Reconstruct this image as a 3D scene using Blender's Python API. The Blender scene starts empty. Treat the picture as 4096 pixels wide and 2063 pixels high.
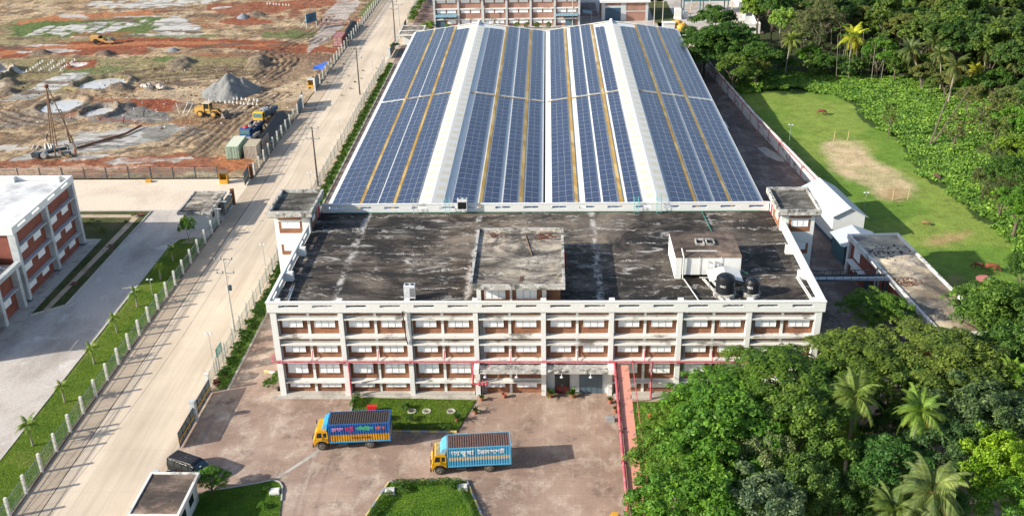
import bpy, math, random
import numpy as np
from mathutils import Matrix, Vector
random.seed(7); rng = np.random.default_rng(7)
S = bpy.context.scene
COL = S.collection
R = math.radians
PI = math.pi

# ---------------------------------------------------------------- objects
def setp(o, label=None, cat=None, group=None, kind=None):
    if label: o['label'] = label
    if cat: o['category'] = cat
    if group: o['group'] = group
    if kind: o['kind'] = kind
    return o

def thing(name, label, cat, loc=(0, 0, 0), rz=0.0, group=None):
    o = bpy.data.objects.new(name, None); COL.objects.link(o)
    o.empty_display_size = .3
    o.location = loc; o.rotation_euler = (0, 0, rz)
    return setp(o, label, cat, group)

def children(o): return [c for c in bpy.data.objects if c.parent == o]

def copy_tree(o, parent=None, kids=None):
    c = o.copy(); COL.objects.link(c)
    if parent: c.parent = parent
    for ch in (KIDS.get(o.name, [])):
        copy_tree(ch, c)
    return c
KIDS = {}

class MB:
    """collects faces, builds one mesh object"""
    def __init__(s): s.v = []; s.f = []; s.m = []; s.M = None; s.mi = 0; s.smooth = False
    def add(s, vs, fs):
        b = len(s.v)
        if s.M is not None: vs = [tuple(s.M @ Vector(v)) for v in vs]
        s.v += [tuple(v) for v in vs]
        s.f += [tuple(b + i for i in f) for f in fs]; s.m += [s.mi] * len(fs)
        return s
    def box(s, x0, x1, y0, y1, z0, z1):
        return s.add([(x0,y0,z0),(x1,y0,z0),(x1,y1,z0),(x0,y1,z0),(x0,y0,z1),(x1,y0,z1),(x1,y1,z1),(x0,y1,z1)],
                     [(0,3,2,1),(4,5,6,7),(0,1,5,4),(1,2,6,5),(2,3,7,6),(3,0,4,7)])
    def quad(s, a, b, c, d): return s.add([a, b, c, d], [(0, 1, 2, 3)])
    def poly(s, pts, z=None):
        if z is not None: pts = [(p[0], p[1], z) for p in pts]
        return s.add(pts, [tuple(range(len(pts)))])
    def prism(s, pts, z0, z1):
        n = len(pts)
        a = sum(pts[i][0]*pts[(i+1)%n][1]-pts[(i+1)%n][0]*pts[i][1] for i in range(n))
        if a < 0: pts = pts[::-1]
        vs = [(p[0],p[1],z0) for p in pts] + [(p[0],p[1],z1) for p in pts]
        return s.add(vs, [tuple(range(n))[::-1], tuple(range(n, 2*n))] + [(i,(i+1)%n,n+(i+1)%n,n+i) for i in range(n)])
    def tube(s, p0, p1, r0, r1=None, n=8, caps=True):
        r1 = r0 if r1 is None else r1
        a = Vector(p0); b = Vector(p1); d = (b-a)
        if d.length < 1e-6: return s
        q = d.to_track_quat('Z', 'Y'); vs = []
        for p, r in ((a, r0), (b, r1)):
            for i in range(n):
                t = 2*PI*i/n; vs.append(tuple(p + q @ Vector((r*math.cos(t), r*math.sin(t), 0))))
        fs = [(i,(i+1)%n,n+(i+1)%n,n+i) for i in range(n)]
        if caps: fs += [tuple(range(n))[::-1], tuple(range(n,2*n))]
        return s.add(vs, fs)
    def path(s, pts, r, n=6):
        for a, b in zip(pts[:-1], pts[1:]): s.tube(a, b, r, None, n)
        return s
    def lathe(s, prof, n=16, c=(0,0,0)):
        vs = []; fs = []
        for r, z in prof:
            for i in range(n):
                t = 2*PI*i/n; vs.append((c[0]+r*math.cos(t), c[1]+r*math.sin(t), c[2]+z))
        for k in range(len(prof)-1):
            for i in range(n):
                fs.append((k*n+i, k*n+(i+1)%n, (k+1)*n+(i+1)%n, (k+1)*n+i))
        fs.append(tuple(range(n))[::-1]); fs.append(tuple(range((len(prof)-1)*n, len(prof)*n)))
        return s.add(vs, fs)
    def ell(s, c, r, n=10, m=6, jit=0, seed=0):
        rr = random.Random(seed); vs = [(c[0],c[1],c[2]-r[2])]
        for j in range(1, m):
            ph = -PI/2 + PI*j/m
            for i in range(n):
                t = 2*PI*i/n; k = 1+rr.uniform(-jit, jit)
                vs.append((c[0]+k*r[0]*math.cos(ph)*math.cos(t), c[1]+k*r[1]*math.cos(ph)*math.sin(t), c[2]+k*r[2]*math.sin(ph)))
        vs.append((c[0],c[1],c[2]+r[2])); L = len(vs)-1
        fs = [(0, 1+(i+1)%n, 1+i) for i in range(n)]
        for j in range(m-2):
            for i in range(n):
                a = 1+j*n; fs.append((a+i, a+(i+1)%n, a+n+(i+1)%n, a+n+i))
        a = 1+(m-2)*n; fs += [(a+i, a+(i+1)%n, L) for i in range(n)]
        return s.add(vs, fs)
    def build(s, name, mats, parent=None, smooth=False, loc=None, rz=None, **p):
        me = bpy.data.meshes.new(name); me.from_pydata(s.v, [], s.f)
        if not isinstance(mats, (list, tuple)): mats = [mats]
        for m in mats: me.materials.append(m)
        if len(mats) > 1: me.polygons.foreach_set('material_index', s.m)
        if smooth: me.polygons.foreach_set('use_smooth', [True]*len(me.polygons))
        me.update()
        o = bpy.data.objects.new(name, me); COL.objects.link(o)
        if parent: o.parent = parent; KIDS.setdefault(parent.name, []).append(o)
        if loc: o.location = loc
        if rz is not None: o.rotation_euler = (0, 0, rz)
        return setp(o, **p)

def npmesh(name, V, F, mats, parent=None, smooth=False, mi=None, **p):
    """V (n,3), F (m,k) arrays"""
    me = bpy.data.meshes.new(name); n = len(V); m, k = F.shape
    me.vertices.add(n); me.vertices.foreach_set('co', V.astype(np.float32).ravel())
    me.loops.add(m*k); me.loops.foreach_set('vertex_index', F.astype(np.int32).ravel())
    me.polygons.add(m); me.polygons.foreach_set('loop_start', (np.arange(m)*k).astype(np.int32))
    me.polygons.foreach_set('loop_total', np.full(m, k, np.int32))
    if not isinstance(mats, (list, tuple)): mats = [mats]
    for x in mats: me.materials.append(x)
    if mi is not None: me.polygons.foreach_set('material_index', mi.astype(np.int32))
    if smooth: me.polygons.foreach_set('use_smooth', np.ones(m, bool))
    me.update(calc_edges=True); me.validate()
    o = bpy.data.objects.new(name, me); COL.objects.link(o)
    if parent: o.parent = parent; KIDS.setdefault(parent.name, []).append(o)
    return setp(o, **p)

# ---------------------------------------------------------------- materials
def new_mat(name):
    m = bpy.data.materials.new(name); m.use_nodes = True
    nt = m.node_tree; b = nt.nodes['Principled BSDF']
    return m, nt, b
def N(nt, t, **kw):
    n = nt.nodes.new(t)
    for k, v in kw.items():
        if k.startswith('i_'): n.inputs[k[2:].replace('_', ' ')].default_value = v
        else: setattr(n, k, v)
    return n
def c4(c): return (c[0], c[1], c[2], 1)
def coords(nt, sc=(1,1,1), rot=(0,0,0), kind='Object'):
    if kind == 'World':
        t = N(nt, 'ShaderNodeNewGeometry').outputs['Position']
    else:
        t = N(nt, 'ShaderNodeTexCoord').outputs[kind]
    mp = N(nt, 'ShaderNodeMapping'); mp.inputs['Scale'].default_value = sc; mp.inputs['Rotation'].default_value = rot
    nt.links.new(t, mp.inputs['Vector']); return mp.outputs['Vector']
def noise(nt, vec, scale, detail=4, rough=.55, dist=0.0, out='Fac'):
    n = N(nt, 'ShaderNodeTexNoise'); n.inputs['Scale'].default_value = scale; n.inputs['Detail'].default_value = detail
    n.inputs['Roughness'].default_value = rough; n.inputs['Distortion'].default_value = dist
    nt.links.new(vec, n.inputs['Vector']); return n.outputs[out]
def ramp(nt, fac, stops, interp='LINEAR'):
    r = N(nt, 'ShaderNodeValToRGB'); e = r.color_ramp.elements; r.color_ramp.interpolation = interp
    while len(e) < len(stops): e.new(.5)
    for i, (p, c) in enumerate(stops):
        e[i].position = p; e[i].color = c4(c) if hasattr(c, '__len__') else (c, c, c, 1)
    nt.links.new(fac, r.inputs['Fac']); return r.outputs['Color']
def mix(nt, fac, a, b, mode='MIX'):
    m = N(nt, 'ShaderNodeMix', data_type='RGBA', blend_type=mode)
    for i, v in ((0, fac), (6, a), (7, b)):
        if hasattr(v, 'is_linked') or isinstance(v, bpy.types.NodeSocket): nt.links.new(v, m.inputs[i])
        elif i == 0: m.inputs[0].default_value = v
        else: m.inputs[i].default_value = c4(v)
    return m.outputs[2]
def math_(nt, op, a, b=None, c=None):
    m = N(nt, 'ShaderNodeMath', operation=op)
    for i, v in enumerate((a, b, c)):
        if v is None: continue
        if isinstance(v, bpy.types.NodeSocket): nt.links.new(v, m.inputs[i])
        else: m.inputs[i].default_value = v
    return m.outputs[0]
def bump(nt, b, h, strength=.3, dist=.05):
    n = N(nt, 'ShaderNodeBump'); n.inputs['Strength'].default_value = strength; n.inputs['Distance'].default_value = dist
    nt.links.new(h, n.inputs['Height']); nt.links.new(n.outputs['Normal'], b.inputs['Normal'])
def setc(nt, b, col): nt.links.new(col, b.inputs['Base Color'])

def plain(name, c, rough=.6, metal=0.0, var=.12, scale=3.0, kind='Object', c2=None, bmp=0.0, spec=.5):
    """solid paint / metal / plastic with slight wear"""
    m, nt, b = new_mat(name)
    v = coords(nt, kind=kind)
    c2 = c2 or tuple(x*(1-var*2.2) for x in c)
    f = noise(nt, v, scale, 5, .6)
    setc(nt, b, ramp(nt, f, [(.3, c2), (.62, c)]))
    b.inputs['Roughness'].default_value = rough; b.inputs['Metallic'].default_value = metal
    b.inputs['Specular IOR Level'].default_value = spec
    if bmp: bump(nt, b, noise(nt, v, scale*4, 3), bmp, .03)
    return m

def stained(name, base, dark, light, s=.25, rough=.85, streak=None, dk=(.35,.5), lt=(.62,.72), kind='World', dirty=1.0):
    """weathered concrete: base with dark stains and pale patches"""
    m, nt, b = new_mat(name)
    v = coords(nt, kind=kind); vs = coords(nt, streak or (1,1,1), kind=kind)
    col = mix(nt, ramp(nt, noise(nt, vs, s, 8, .65, .3), [(dk[0], 1.0*dirty), (dk[1], 0.0)]), base, dark)
    col = mix(nt, ramp(nt, noise(nt, v, s*2.3, 8, .7), [(lt[0], 0), (lt[1], 1)]), col, light)
    fine = ramp(nt, noise(nt, v, s*30, 3, .6), [(.25, .8), (.75, 1.15)])
    col = mix(nt, 1.0, col, fine, 'MULTIPLY')
    setc(nt, b, col); b.inputs['Roughness'].default_value = rough
    bump(nt, b, noise(nt, v, s*20, 4), .25, .03)
    return m

M = {}
M['white'] = stained('white_paint', (.71,.72,.70), (.48,.48,.46), (.76,.76,.75), s=.35, rough=.6, dk=(.22,.38))
M['white_dirty'] = stained('weathered_white_paint', (.70,.69,.65), (.20,.19,.17), (.78,.78,.76), s=.55, rough=.7, streak=(.6,.6,2), dk=(.36,.46))
M['grey_paint'] = stained('grey_paint', (.50,.53,.54), (.36,.38,.39), (.58,.6,.6), s=.3, rough=.6)
M['shutter'] = plain('white_shutter', (.86,.87,.88), .5, var=.03, scale=1)
M['dark'] = plain('dark_void', (.012,.012,.014), .8)
M['steel_dark'] = plain('dark_steel', (.05,.08,.10), .5, .3)
M['galv'] = plain('galvanised_steel', (.45,.47,.48), .45, .4)
M['pvc'] = plain('pvc_pipe', (.62,.62,.60), .5)
M['red_pipe'] = plain('red_pipe', (.40,.05,.07), .5, c2=(.50,.16,.20), scale=1.6)
M['red_door'] = plain('red_door', (.62,.02,.025), .5)
M['bluegrey'] = plain('blue_grey_metal', (.06,.12,.17), .55, c2=(.09,.16,.2))
M['gate_blue'] = plain('blue_gate_metal', (.07,.13,.18), .5, c2=(.10,.17,.22))
M['gate_yellow'] = plain('yellow_gate_stripe', (.66,.36,.04), .5)
M['green_pipe'] = plain('green_pipe', (.02,.17,.11), .5)
M['teal_steel'] = plain('teal_ladder_paint', (.12,.42,.42), .5)
M['wood'] = plain('weathered_wood', (.20,.13,.08), .8)
M['tyre'] = plain('tyre_rubber', (.035,.033,.03), .85, c2=(.11,.09,.07))
M['rim'] = plain('wheel_rim', (.16,.14,.11), .6)
M['glass'] = plain('dark_glass', (.02,.03,.035), .08, var=.02)
M['pot'] = plain('terracotta', (.36,.12,.07), .8)
M['black_plastic'] = plain('black_plastic', (.012,.013,.016), .35)
M['concrete_post'] = stained('precast_concrete', (.66,.65,.60), (.42,.40,.36), (.72,.72,.69), s=1.2, rough=.8, kind='Object')
M['rust'] = plain('rusty_iron', (.16,.06,.03), .8, scale=6)
M['brick_red'] = plain('red_brick_rubble', (.20,.06,.035), .9, scale=5)
M['skin'] = plain('skin', (.16,.08,.05), .6)
M['hair'] = plain('hair', (.01,.009,.008), .6)
M['orange'] = plain('orange_plastic', (.75,.10,.03), .5)
M['lamp'] = plain('lamp_housing', (.72,.74,.76), .3)

# ---------------------------------------------------------------- camera, sun, sky
cam = bpy.data.cameras.new('camera'); camo = bpy.data.objects.new('camera', cam); COL.objects.link(camo)
cam.sensor_width = 36; cam.lens = 36*4070.09/4096; cam.clip_end = 2000; cam.clip_start = .5
A_ = Vector((0.99935765, 0.03060371, -0.01864692)); B_ = Vector((0.0035015, 0.4344511, 0.90068862)); C_ = Vector((-0.03566559, 0.90017535, -0.43406487))
mw = Matrix.Identity(4)
for i in range(3): mw[i][0] = A_[i]; mw[i][1] = B_[i]; mw[i][2] = -C_[i]
mw.translation = (0.5698, -98.0894, 64.7795)
camo.matrix_world = mw; S.camera = camo

EL = R(25.5); SH = Vector((.943, .333, 0)).normalized()
sun = bpy.data.lights.new('sun', 'SUN'); suno = bpy.data.objects.new('sun', sun); COL.objects.link(suno)
sun.energy = 5.0; sun.angle = R(.55); sun.color = (1, .925, .80)
d = Vector((SH.x*math.cos(EL), SH.y*math.cos(EL), -math.sin(EL)))
suno.rotation_euler = d.to_track_quat('-Z', 'Y').to_euler(); suno.location = (-60, -60, 90)
w = bpy.data.worlds.new('World'); S.world = w; w.use_nodes = True
nt = w.node_tree; bg = nt.nodes['Background']
sky = nt.nodes.new('ShaderNodeTexSky'); sky.sky_type = 'NISHITA'; sky.sun_disc = False
sky.sun_elevation = EL; sky.sun_rotation = math.atan2(-SH.x, -SH.y) % (2*PI); sky.air_density = 1.0; sky.dust_density = 1.5; sky.ozone_density = 1
nt.links.new(sky.outputs[0], bg.inputs[0]); bg.inputs[1].default_value = .125
S.view_settings.view_transform = 'Standard'; S.view_settings.look = 'None'; S.view_settings.exposure = .66; S.view_settings.gamma = 1
S.cycles.max_bounces = 6; S.cycles.diffuse_bounces = 3; S.cycles.glossy_bounces = 2; S.cycles.transparent_max_bounces = 6
S.cycles.use_denoising = True
S.render.resolution_x = 1024; S.render.resolution_y = 515

# ---------------------------------------------------------------- numpy noise / geometry helpers
def vnoise(x, y, seed=0):
    r = np.random.default_rng(seed); T = r.random((256, 256))
    xi = np.floor(x).astype(int); yi = np.floor(y).astype(int); fx = x-xi; fy = y-yi
    fx = fx*fx*(3-2*fx); fy = fy*fy*(3-2*fy)
    g = lambda a, b: T[a % 256, b % 256]
    return (g(xi,yi)*(1-fx)+g(xi+1,yi)*fx)*(1-fy)+(g(xi,yi+1)*(1-fx)+g(xi+1,yi+1)*fx)*fy
def fbm(x, y, seed=0, o=5):
    s = 0; a = .5; t = 0
    for k in range(o): s = s+a*vnoise(x*2**k, y*2**k, seed+k); t += a; a *= .55
    return s/t
def inpoly(X, Y, P):
    c = np.zeros(X.shape, bool); n = len(P); j = n-1
    for i in range(n):
        xi, yi = P[i]; xj, yj = P[j]
        c ^= ((yi > Y) != (yj > Y)) & (X < (xj-xi)*(Y-yi)/((yj-yi) or 1e-9)+xi)
        j = i
    return c
def polydist(X, Y, P):
    D = np.full(X.shape, 1e9)
    for (a, b), (c, d) in zip(P[:-1], P[1:]):
        vx, vy = c-a, d-b; L = vx*vx+vy*vy+1e-9
        t = np.clip(((X-a)*vx+(Y-b)*vy)/L, 0, 1)
        D = np.minimum(D, np.hypot(X-a-t*vx, Y-b-t*vy))
    return D
def smooth(e0, e1, x):
    t = np.clip((x-e0)/(e1-e0), 0, 1); return t*t*(3-2*t)

# ---------------------------------------------------------------- ground materials
def grass_mat(name, a, b_, c, s=.35):
    m, nt, b = new_mat(name); v = coords(nt, kind='World')
    col = ramp(nt, noise(nt, v, s, 7, .7, .4), [(.32, a), (.5, b_), (.68, c)])
    f = ramp(nt, noise(nt, v, 5, 5, .8), [(.3, .55), (.7, 1.35)])
    setc(nt, b, mix(nt, 1.0, col, f, 'MULTIPLY')); b.inputs['Roughness'].default_value = .9
    b.inputs['Specular IOR Level'].default_value = .2
    bump(nt, b, noise(nt, v, 6, 5, .8), 1.0, .25); return m
M['lawn'] = grass_mat('lawn_grass', (.07,.15,.02), (.11,.21,.025), (.17,.24,.045))
M['lawn_dry'] = grass_mat('verge_grass', (.09,.16,.025), (.14,.22,.03), (.25,.25,.08), .22)
M['lawn_dull'] = grass_mat('dull_grass', (.05,.075,.022), (.085,.10,.03), (.16,.13,.07), .3)
M['far_ground'] = grass_mat('far_ground_grass', (.03,.06,.015), (.06,.09,.02), (.14,.13,.06), .05)

def road_mat():
    m, nt, b = new_mat('road_concrete'); v = coords(nt, kind='World'); vs = coords(nt, (1, .07, 1), kind='World')
    col = ramp(nt, noise(nt, vs, .55, 6, .6), [(.3, (.50,.41,.31)), (.5, (.60,.50,.385)), (.7, (.66,.56,.44))])
    big = ramp(nt, noise(nt, v, .07, 5, .6), [(.35, .86), (.65, 1.08)])
    col = mix(nt, 1.0, col, big, 'MULTIPLY')
    fine = ramp(nt, noise(nt, v, 6, 4, .7), [(.3, .90), (.7, 1.07)])
    col = mix(nt, 1.0, col, fine, 'MULTIPLY')
    sp = N(nt, 'ShaderNodeSeparateXYZ'); nt.links.new(v, sp.inputs[0])
    jx = math_(nt, 'ABSOLUTE', math_(nt, 'SUBTRACT', math_(nt, 'FRACT', math_(nt, 'DIVIDE', sp.outputs[0], 1.75)), .5))
    jy = math_(nt, 'ABSOLUTE', math_(nt, 'SUBTRACT', math_(nt, 'FRACT', math_(nt, 'DIVIDE', sp.outputs[1], 7.0)), .5))
    jl = math_(nt, 'MAXIMUM', ramp(nt, jx, [(0, .55), (.018, 0)]), ramp(nt, jy, [(0, .35), (.006, 0)]))
    col = mix(nt, jl, col, (.30,.23,.16))
    tr = noise(nt, coords(nt, (1, .03, 1), kind='World'), 1.6, 4, .5)
    col = mix(nt, ramp(nt, tr, [(.55, 0), (.7, .35)]), col, (.40,.30,.20))
    setc(nt, b, col); b.inputs['Roughness'].default_value = .9; bump(nt, b, noise(nt, v, 9, 4), .2, .02); return m
M['road'] = road_mat()
def brick_pave():
    m, nt, b = new_mat('block_paving'); v = coords(nt, kind='World')
    bt = N(nt, 'ShaderNodeTexBrick'); nt.links.new(v, bt.inputs['Vector'])
    bt.inputs['Scale'].default_value = 1.2; bt.inputs['Mortar Size'].default_value = .035
    bt.inputs['Color1'].default_value = (.50,.40,.30,1); bt.inputs['Color2'].default_value = (.56,.46,.345,1); bt.inputs['Mortar'].default_value = (.36,.28,.20,1)
    col = mix(nt, 1.0, bt.outputs['Color'], ramp(nt, noise(nt, v, .25, 6, .6), [(.3, .82), (.7, 1.12)]), 'MULTIPLY')
    setc(nt, b, col); b.inputs['Roughness'].default_value = .9; return m
M['paving'] = brick_pave()
M['yard'] = stained('yard_concrete', (.50,.455,.41), (.33,.29,.255), (.60,.57,.53), s=.11, dk=(.36,.52), lt=(.55,.68), streak=(1,.5,1))
M['sand_path'] = stained('sandy_path', (.48,.38,.27), (.33,.25,.17), (.56,.47,.36), s=.5)
M['side_road'] = stained('pale_side_road', (.68,.58,.46), (.58,.48,.37), (.72,.63,.52), s=.09)
M['apron'] = stained('concrete_apron', (.46,.43,.38), (.28,.25,.22), (.58,.55,.5), s=.5)
def court_mat(name, a, bb, c, pale, grime):
    m, nt, b = new_mat(name); v = coords(nt, kind='World')
    col = ramp(nt, noise(nt, v, .12, 8, .62, .5), [(.32, a), (.5, bb), (.66, c)])
    n2 = noise(nt, coords(nt, (1, .7, 1), kind='World'), .30, 11, .82, .25)
    col = mix(nt, ramp(nt, n2, [(.49, 0), (.64, .7)]), col, pale)
    n3 = noise(nt, v, .22, 9, .78)
    col = mix(nt, ramp(nt, n3, [(.34, .75), (.45, 0)]), col, grime)
    wv = N(nt, 'ShaderNodeTexWave'); wv.wave_type = 'BANDS'; wv.bands_direction = 'X'; wv.inputs['Scale'].default_value = 1.9
    wv.inputs['Distortion'].default_value = 1.2; wv.inputs['Detail'].default_value = 3; nt.links.new(v, wv.inputs['Vector'])
    col = mix(nt, 1.0, col, ramp(nt, wv.outputs['Fac'], [(0, .93), (1, 1.04)]), 'MULTIPLY')
    col = mix(nt, 1.0, col, ramp(nt, noise(nt, v, 4, 5, .75), [(.3, .86), (.7, 1.12)]), 'MULTIPLY')
    vj = coords(nt, kind='World'); bt = N(nt, 'ShaderNodeTexBrick'); nt.links.new(vj, bt.inputs['Vector'])
    bt.offset = 0; bt.inputs['Scale'].default_value = .17; bt.inputs['Mortar Size'].default_value = .006; bt.inputs['Mortar Smooth'].default_value = .6
    bt.inputs['Color1'].default_value = (1,1,1,1); bt.inputs['Color2'].default_value = (.97,.97,.97,1); bt.inputs['Mortar'].default_value = (1.25,1.2,1.15,1)
    col = mix(nt, .8, col, bt.outputs['Color'], 'MULTIPLY')
    setc(nt, b, col); b.inputs['Roughness'].default_value = .85; bump(nt, b, noise(nt, v, 8, 4), .2, .02); return m
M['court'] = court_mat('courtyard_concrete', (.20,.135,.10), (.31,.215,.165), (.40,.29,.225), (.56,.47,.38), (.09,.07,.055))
M['court_dark'] = court_mat('dark_yard_concrete', (.10,.07,.06), (.17,.12,.10), (.24,.175,.145), (.42,.36,.31), (.05,.042,.038))  # darker brown mix of the courtyard concrete

# ---------------------------------------------------------------- flat ground sheets
def sheet(name, rects=None, polys=None, mat=None, z=0.0, kind='structure', **p):
    b = MB()
    for (x0, x1, y0, y1) in (rects or []): b.quad((x0,y0,z),(x1,y0,z),(x1,y1,z),(x0,y1,z))
    for P in (polys or []):
        a = sum(P[i][0]*P[(i+1)%len(P)][1]-P[(i+1)%len(P)][0]*P[i][1] for i in range(len(P)))
        b.poly(P if a > 0 else P[::-1], z)
    return b.build(name, mat, kind=kind, **p)
sheet('ground', [(-900,-196,-300,1200), (60,900,-300,18), (-196,900,248,1200), (-196,60,-300,-24)], mat=M['far_ground'], z=-.9)
sheet('road', [(-49.15,-39.0,-45,250)], mat=M['road'], z=0.0)
sheet('road_shoulder', [(-51.75,-49.25,-45,250)], mat=M['paving'], z=0.0)
sheet('drain_slot', [(-49.25,-49.15,-45,250)], mat=M['dark'], z=-.05)
sheet('side_road', [(-196,-51.75,54.9,68.9)], mat=M['side_road'], z=.004)
sheet('left_yard', [(-196,-57.3,-45,54.9)], mat=M['yard'], z=0)
sheet('left_yard_edge', [(-57.3,-51.75,38,54.9)], mat=M['yard'], z=0)
sheet('courtyard', [(-39.0,45.2,-46,0.9)], mat=M['court'], z=-.004)
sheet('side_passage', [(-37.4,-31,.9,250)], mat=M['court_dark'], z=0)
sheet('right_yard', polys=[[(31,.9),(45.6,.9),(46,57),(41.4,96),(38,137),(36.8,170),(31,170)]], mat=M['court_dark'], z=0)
sheet('verge_base', [(-39.02,-36.9,.9,250)], mat=M['sand_path'], z=-.03)
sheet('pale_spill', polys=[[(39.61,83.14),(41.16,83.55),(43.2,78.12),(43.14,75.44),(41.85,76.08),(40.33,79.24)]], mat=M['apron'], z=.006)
sheet('rear_yard', [(-31,36,27,250), (31,57.5,172.4,250), (31,36.8,170,172.4)], mat=M['yard'], z=-.008)
# paler stretch of the passage in front corner
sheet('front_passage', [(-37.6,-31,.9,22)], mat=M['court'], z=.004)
sheet('driveway_patch', polys=[[(-27.42,-15.25),(-27.01,-15.24),(-23.38,-10.54),(-23.91,-10.4)]], mat=M['apron'], z=.008)
# building apron
sheet('building_apron', [(-31,-7.6,-.75,.1),(8,31,-.75,.1)], mat=M['apron'], z=.006)
sheet('left_building_apron', [(-71,-68.7,0,43.5)], mat=M['apron'], z=.02)
# lawns
sheet('verge_lawn', polys=[[(-57.2,-45),(-51.95,-45),(-51.95,43.5),(-54.2,43.7),(-56.2,43.2),(-57.2,40)]], mat=M['lawn_dry'], z=.06)
sheet('bare_earth', polys=[[(-55.9,41.5),(-52.8,41.8),(-53,43.4),(-55,43.4)]], mat=M['sand_path'], z=.066)
sheet('building_lawn', polys=[[(-68.7,19.3),(-65.2,22),(-64.9,54.3),(-78,54.3),(-78,43.6),(-68.7,43.6)]], mat=M['lawn_dull'], z=.05)
sheet('garden_path', polys=[[(-67.6,20.5),(-66.8,20.8),(-65.9,52.9),(-78,53.2),(-78,51.9),(-67.0,51.7)]], mat=M['sand_path'], z=.06)
sheet('passage_verge', [(-38.3,-36.9,1.3,146)], mat=M['lawn'], z=.1)

def kerb_line(name, P, w=.15, h=.14, mats=None, stripe=None, closed=False, z0=0.0):
    """raised kerb following P; with stripe = length of the painted blocks"""
    b = MB(); Q = P+[P[0]] if closed else P; k = 0
    for a, c in zip(Q[:-1], Q[1:]):
        a = Vector((a[0], a[1])); c = Vector((c[0], c[1])); L = (c-a).length; u = (c-a)/L; nn = Vector((-u.y, u.x))
        n = max(1, round(L/stripe)) if stripe else 1
        for i in range(n):
            p = a+u*L*i/n; q = a+u*L*(i+1)/n-u*.01; b.mi = k % 2; k += 1
            b.prism([tuple(p-nn*w/2), tuple(q-nn*w/2), tuple(q+nn*w/2), tuple(p+nn*w/2)], z0, z0+h)
    return b.build(name, mats, kind='structure')
M['kerb'] = plain('kerb_concrete', (.50,.48,.44), .9)
M['kerb_y'] = plain('kerb_yellow', (.62,.50,.22), .8, var=.1)
M['kerb_w'] = plain('kerb_white', (.60,.60,.58), .8, var=.1)
M['kerb_b'] = plain('kerb_dark', (.30,.34,.40), .8, var=.1)
kerb_line('verge_kerb', [(-57.25,-45),(-57.25,40),(-56.3,43.25),(-54.2,43.8)], mats=[M['kerb'],M['kerb']], stripe=3)
kerb_line('lawn_kerb', [(-68.7,19.1),(-65.1,21.9),(-64.75,54.4),(-78,54.5)], mats=[M['kerb'],M['kerb']], stripe=3)
kerb_line('passage_kerb', [(-36.85,1.2),(-36.85,146)], mats=[M['kerb'],M['apron']], stripe=2.5, w=.2)
kerb_line('fence_footing', [(-51.85,-45),(-51.85,50)], mats=[M['court_dark'],M['court_dark']], w=.16, h=.2)
kerb_line('fence_footing', [(-51.85,69),(-51.85,113)], mats=[M['court_dark'],M['court_dark']], w=.16, h=.2)
kerb_line('fence_footing', [(-51.85,123),(-51.85,240)], mats=[M['court_dark'],M['court_dark']], w=.16, h=.2)

BED1 = [(-21.77,-0.5),(-7.73,-1.03),(-9.42,-7.18),(-21.4,-6.87)]
BED2 = [(-15.57,-15.84),(-7.75,-15.56),(-5.98,-20.7),(-4.23,-25.92),(-18.51,-26.06),(-17.05,-20.94)]
BED3 = [(-34.16,-23.5),(-34.58,-18.16),(-33.73,-17.38),(-31.99,-17.01),(-29.06,-16.15),(-27.5,-15.61),(-26.73,-15.88),(-26.24,-16.65),(-25.84,-18.79),(-25.05,-23.42)]
BED4 = [(8.3,-1.3),(34,-1.3),(36,-45),(11,-45)]
for nm, P, mt in (('front_lawn', BED1, 'lawn_dry'), ('island_lawn', BED2, 'lawn'), ('corner_lawn', BED3, 'lawn'), ('tree_lawn', BED4, 'lawn')):
    sheet(nm, polys=[P], mat=M[mt], z=.08)
kerb_line('striped_kerb', [BED1[2], BED1[3], BED1[0]], mats=[M['kerb_y'], M['kerb_b']], stripe=1.0, w=.18, h=.2)
kerb_line('striped_kerb', [BED2[5], BED2[0], BED2[1], BED2[2], BED2[3]], mats=[M['kerb_y'], M['kerb_b']], stripe=1.0, w=.18, h=.2)
kerb_line('corner_kerb', BED3[1:-1], mats=[M['kerb'], M['kerb']], stripe=1.5, w=.15, h=.15)
kerb_line('striped_kerb', [(-33.55,5.03),(-32.14,4.59)], mats=[M['kerb_y'], M['kerb_w']], stripe=.9, w=.2, h=.25)

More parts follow.
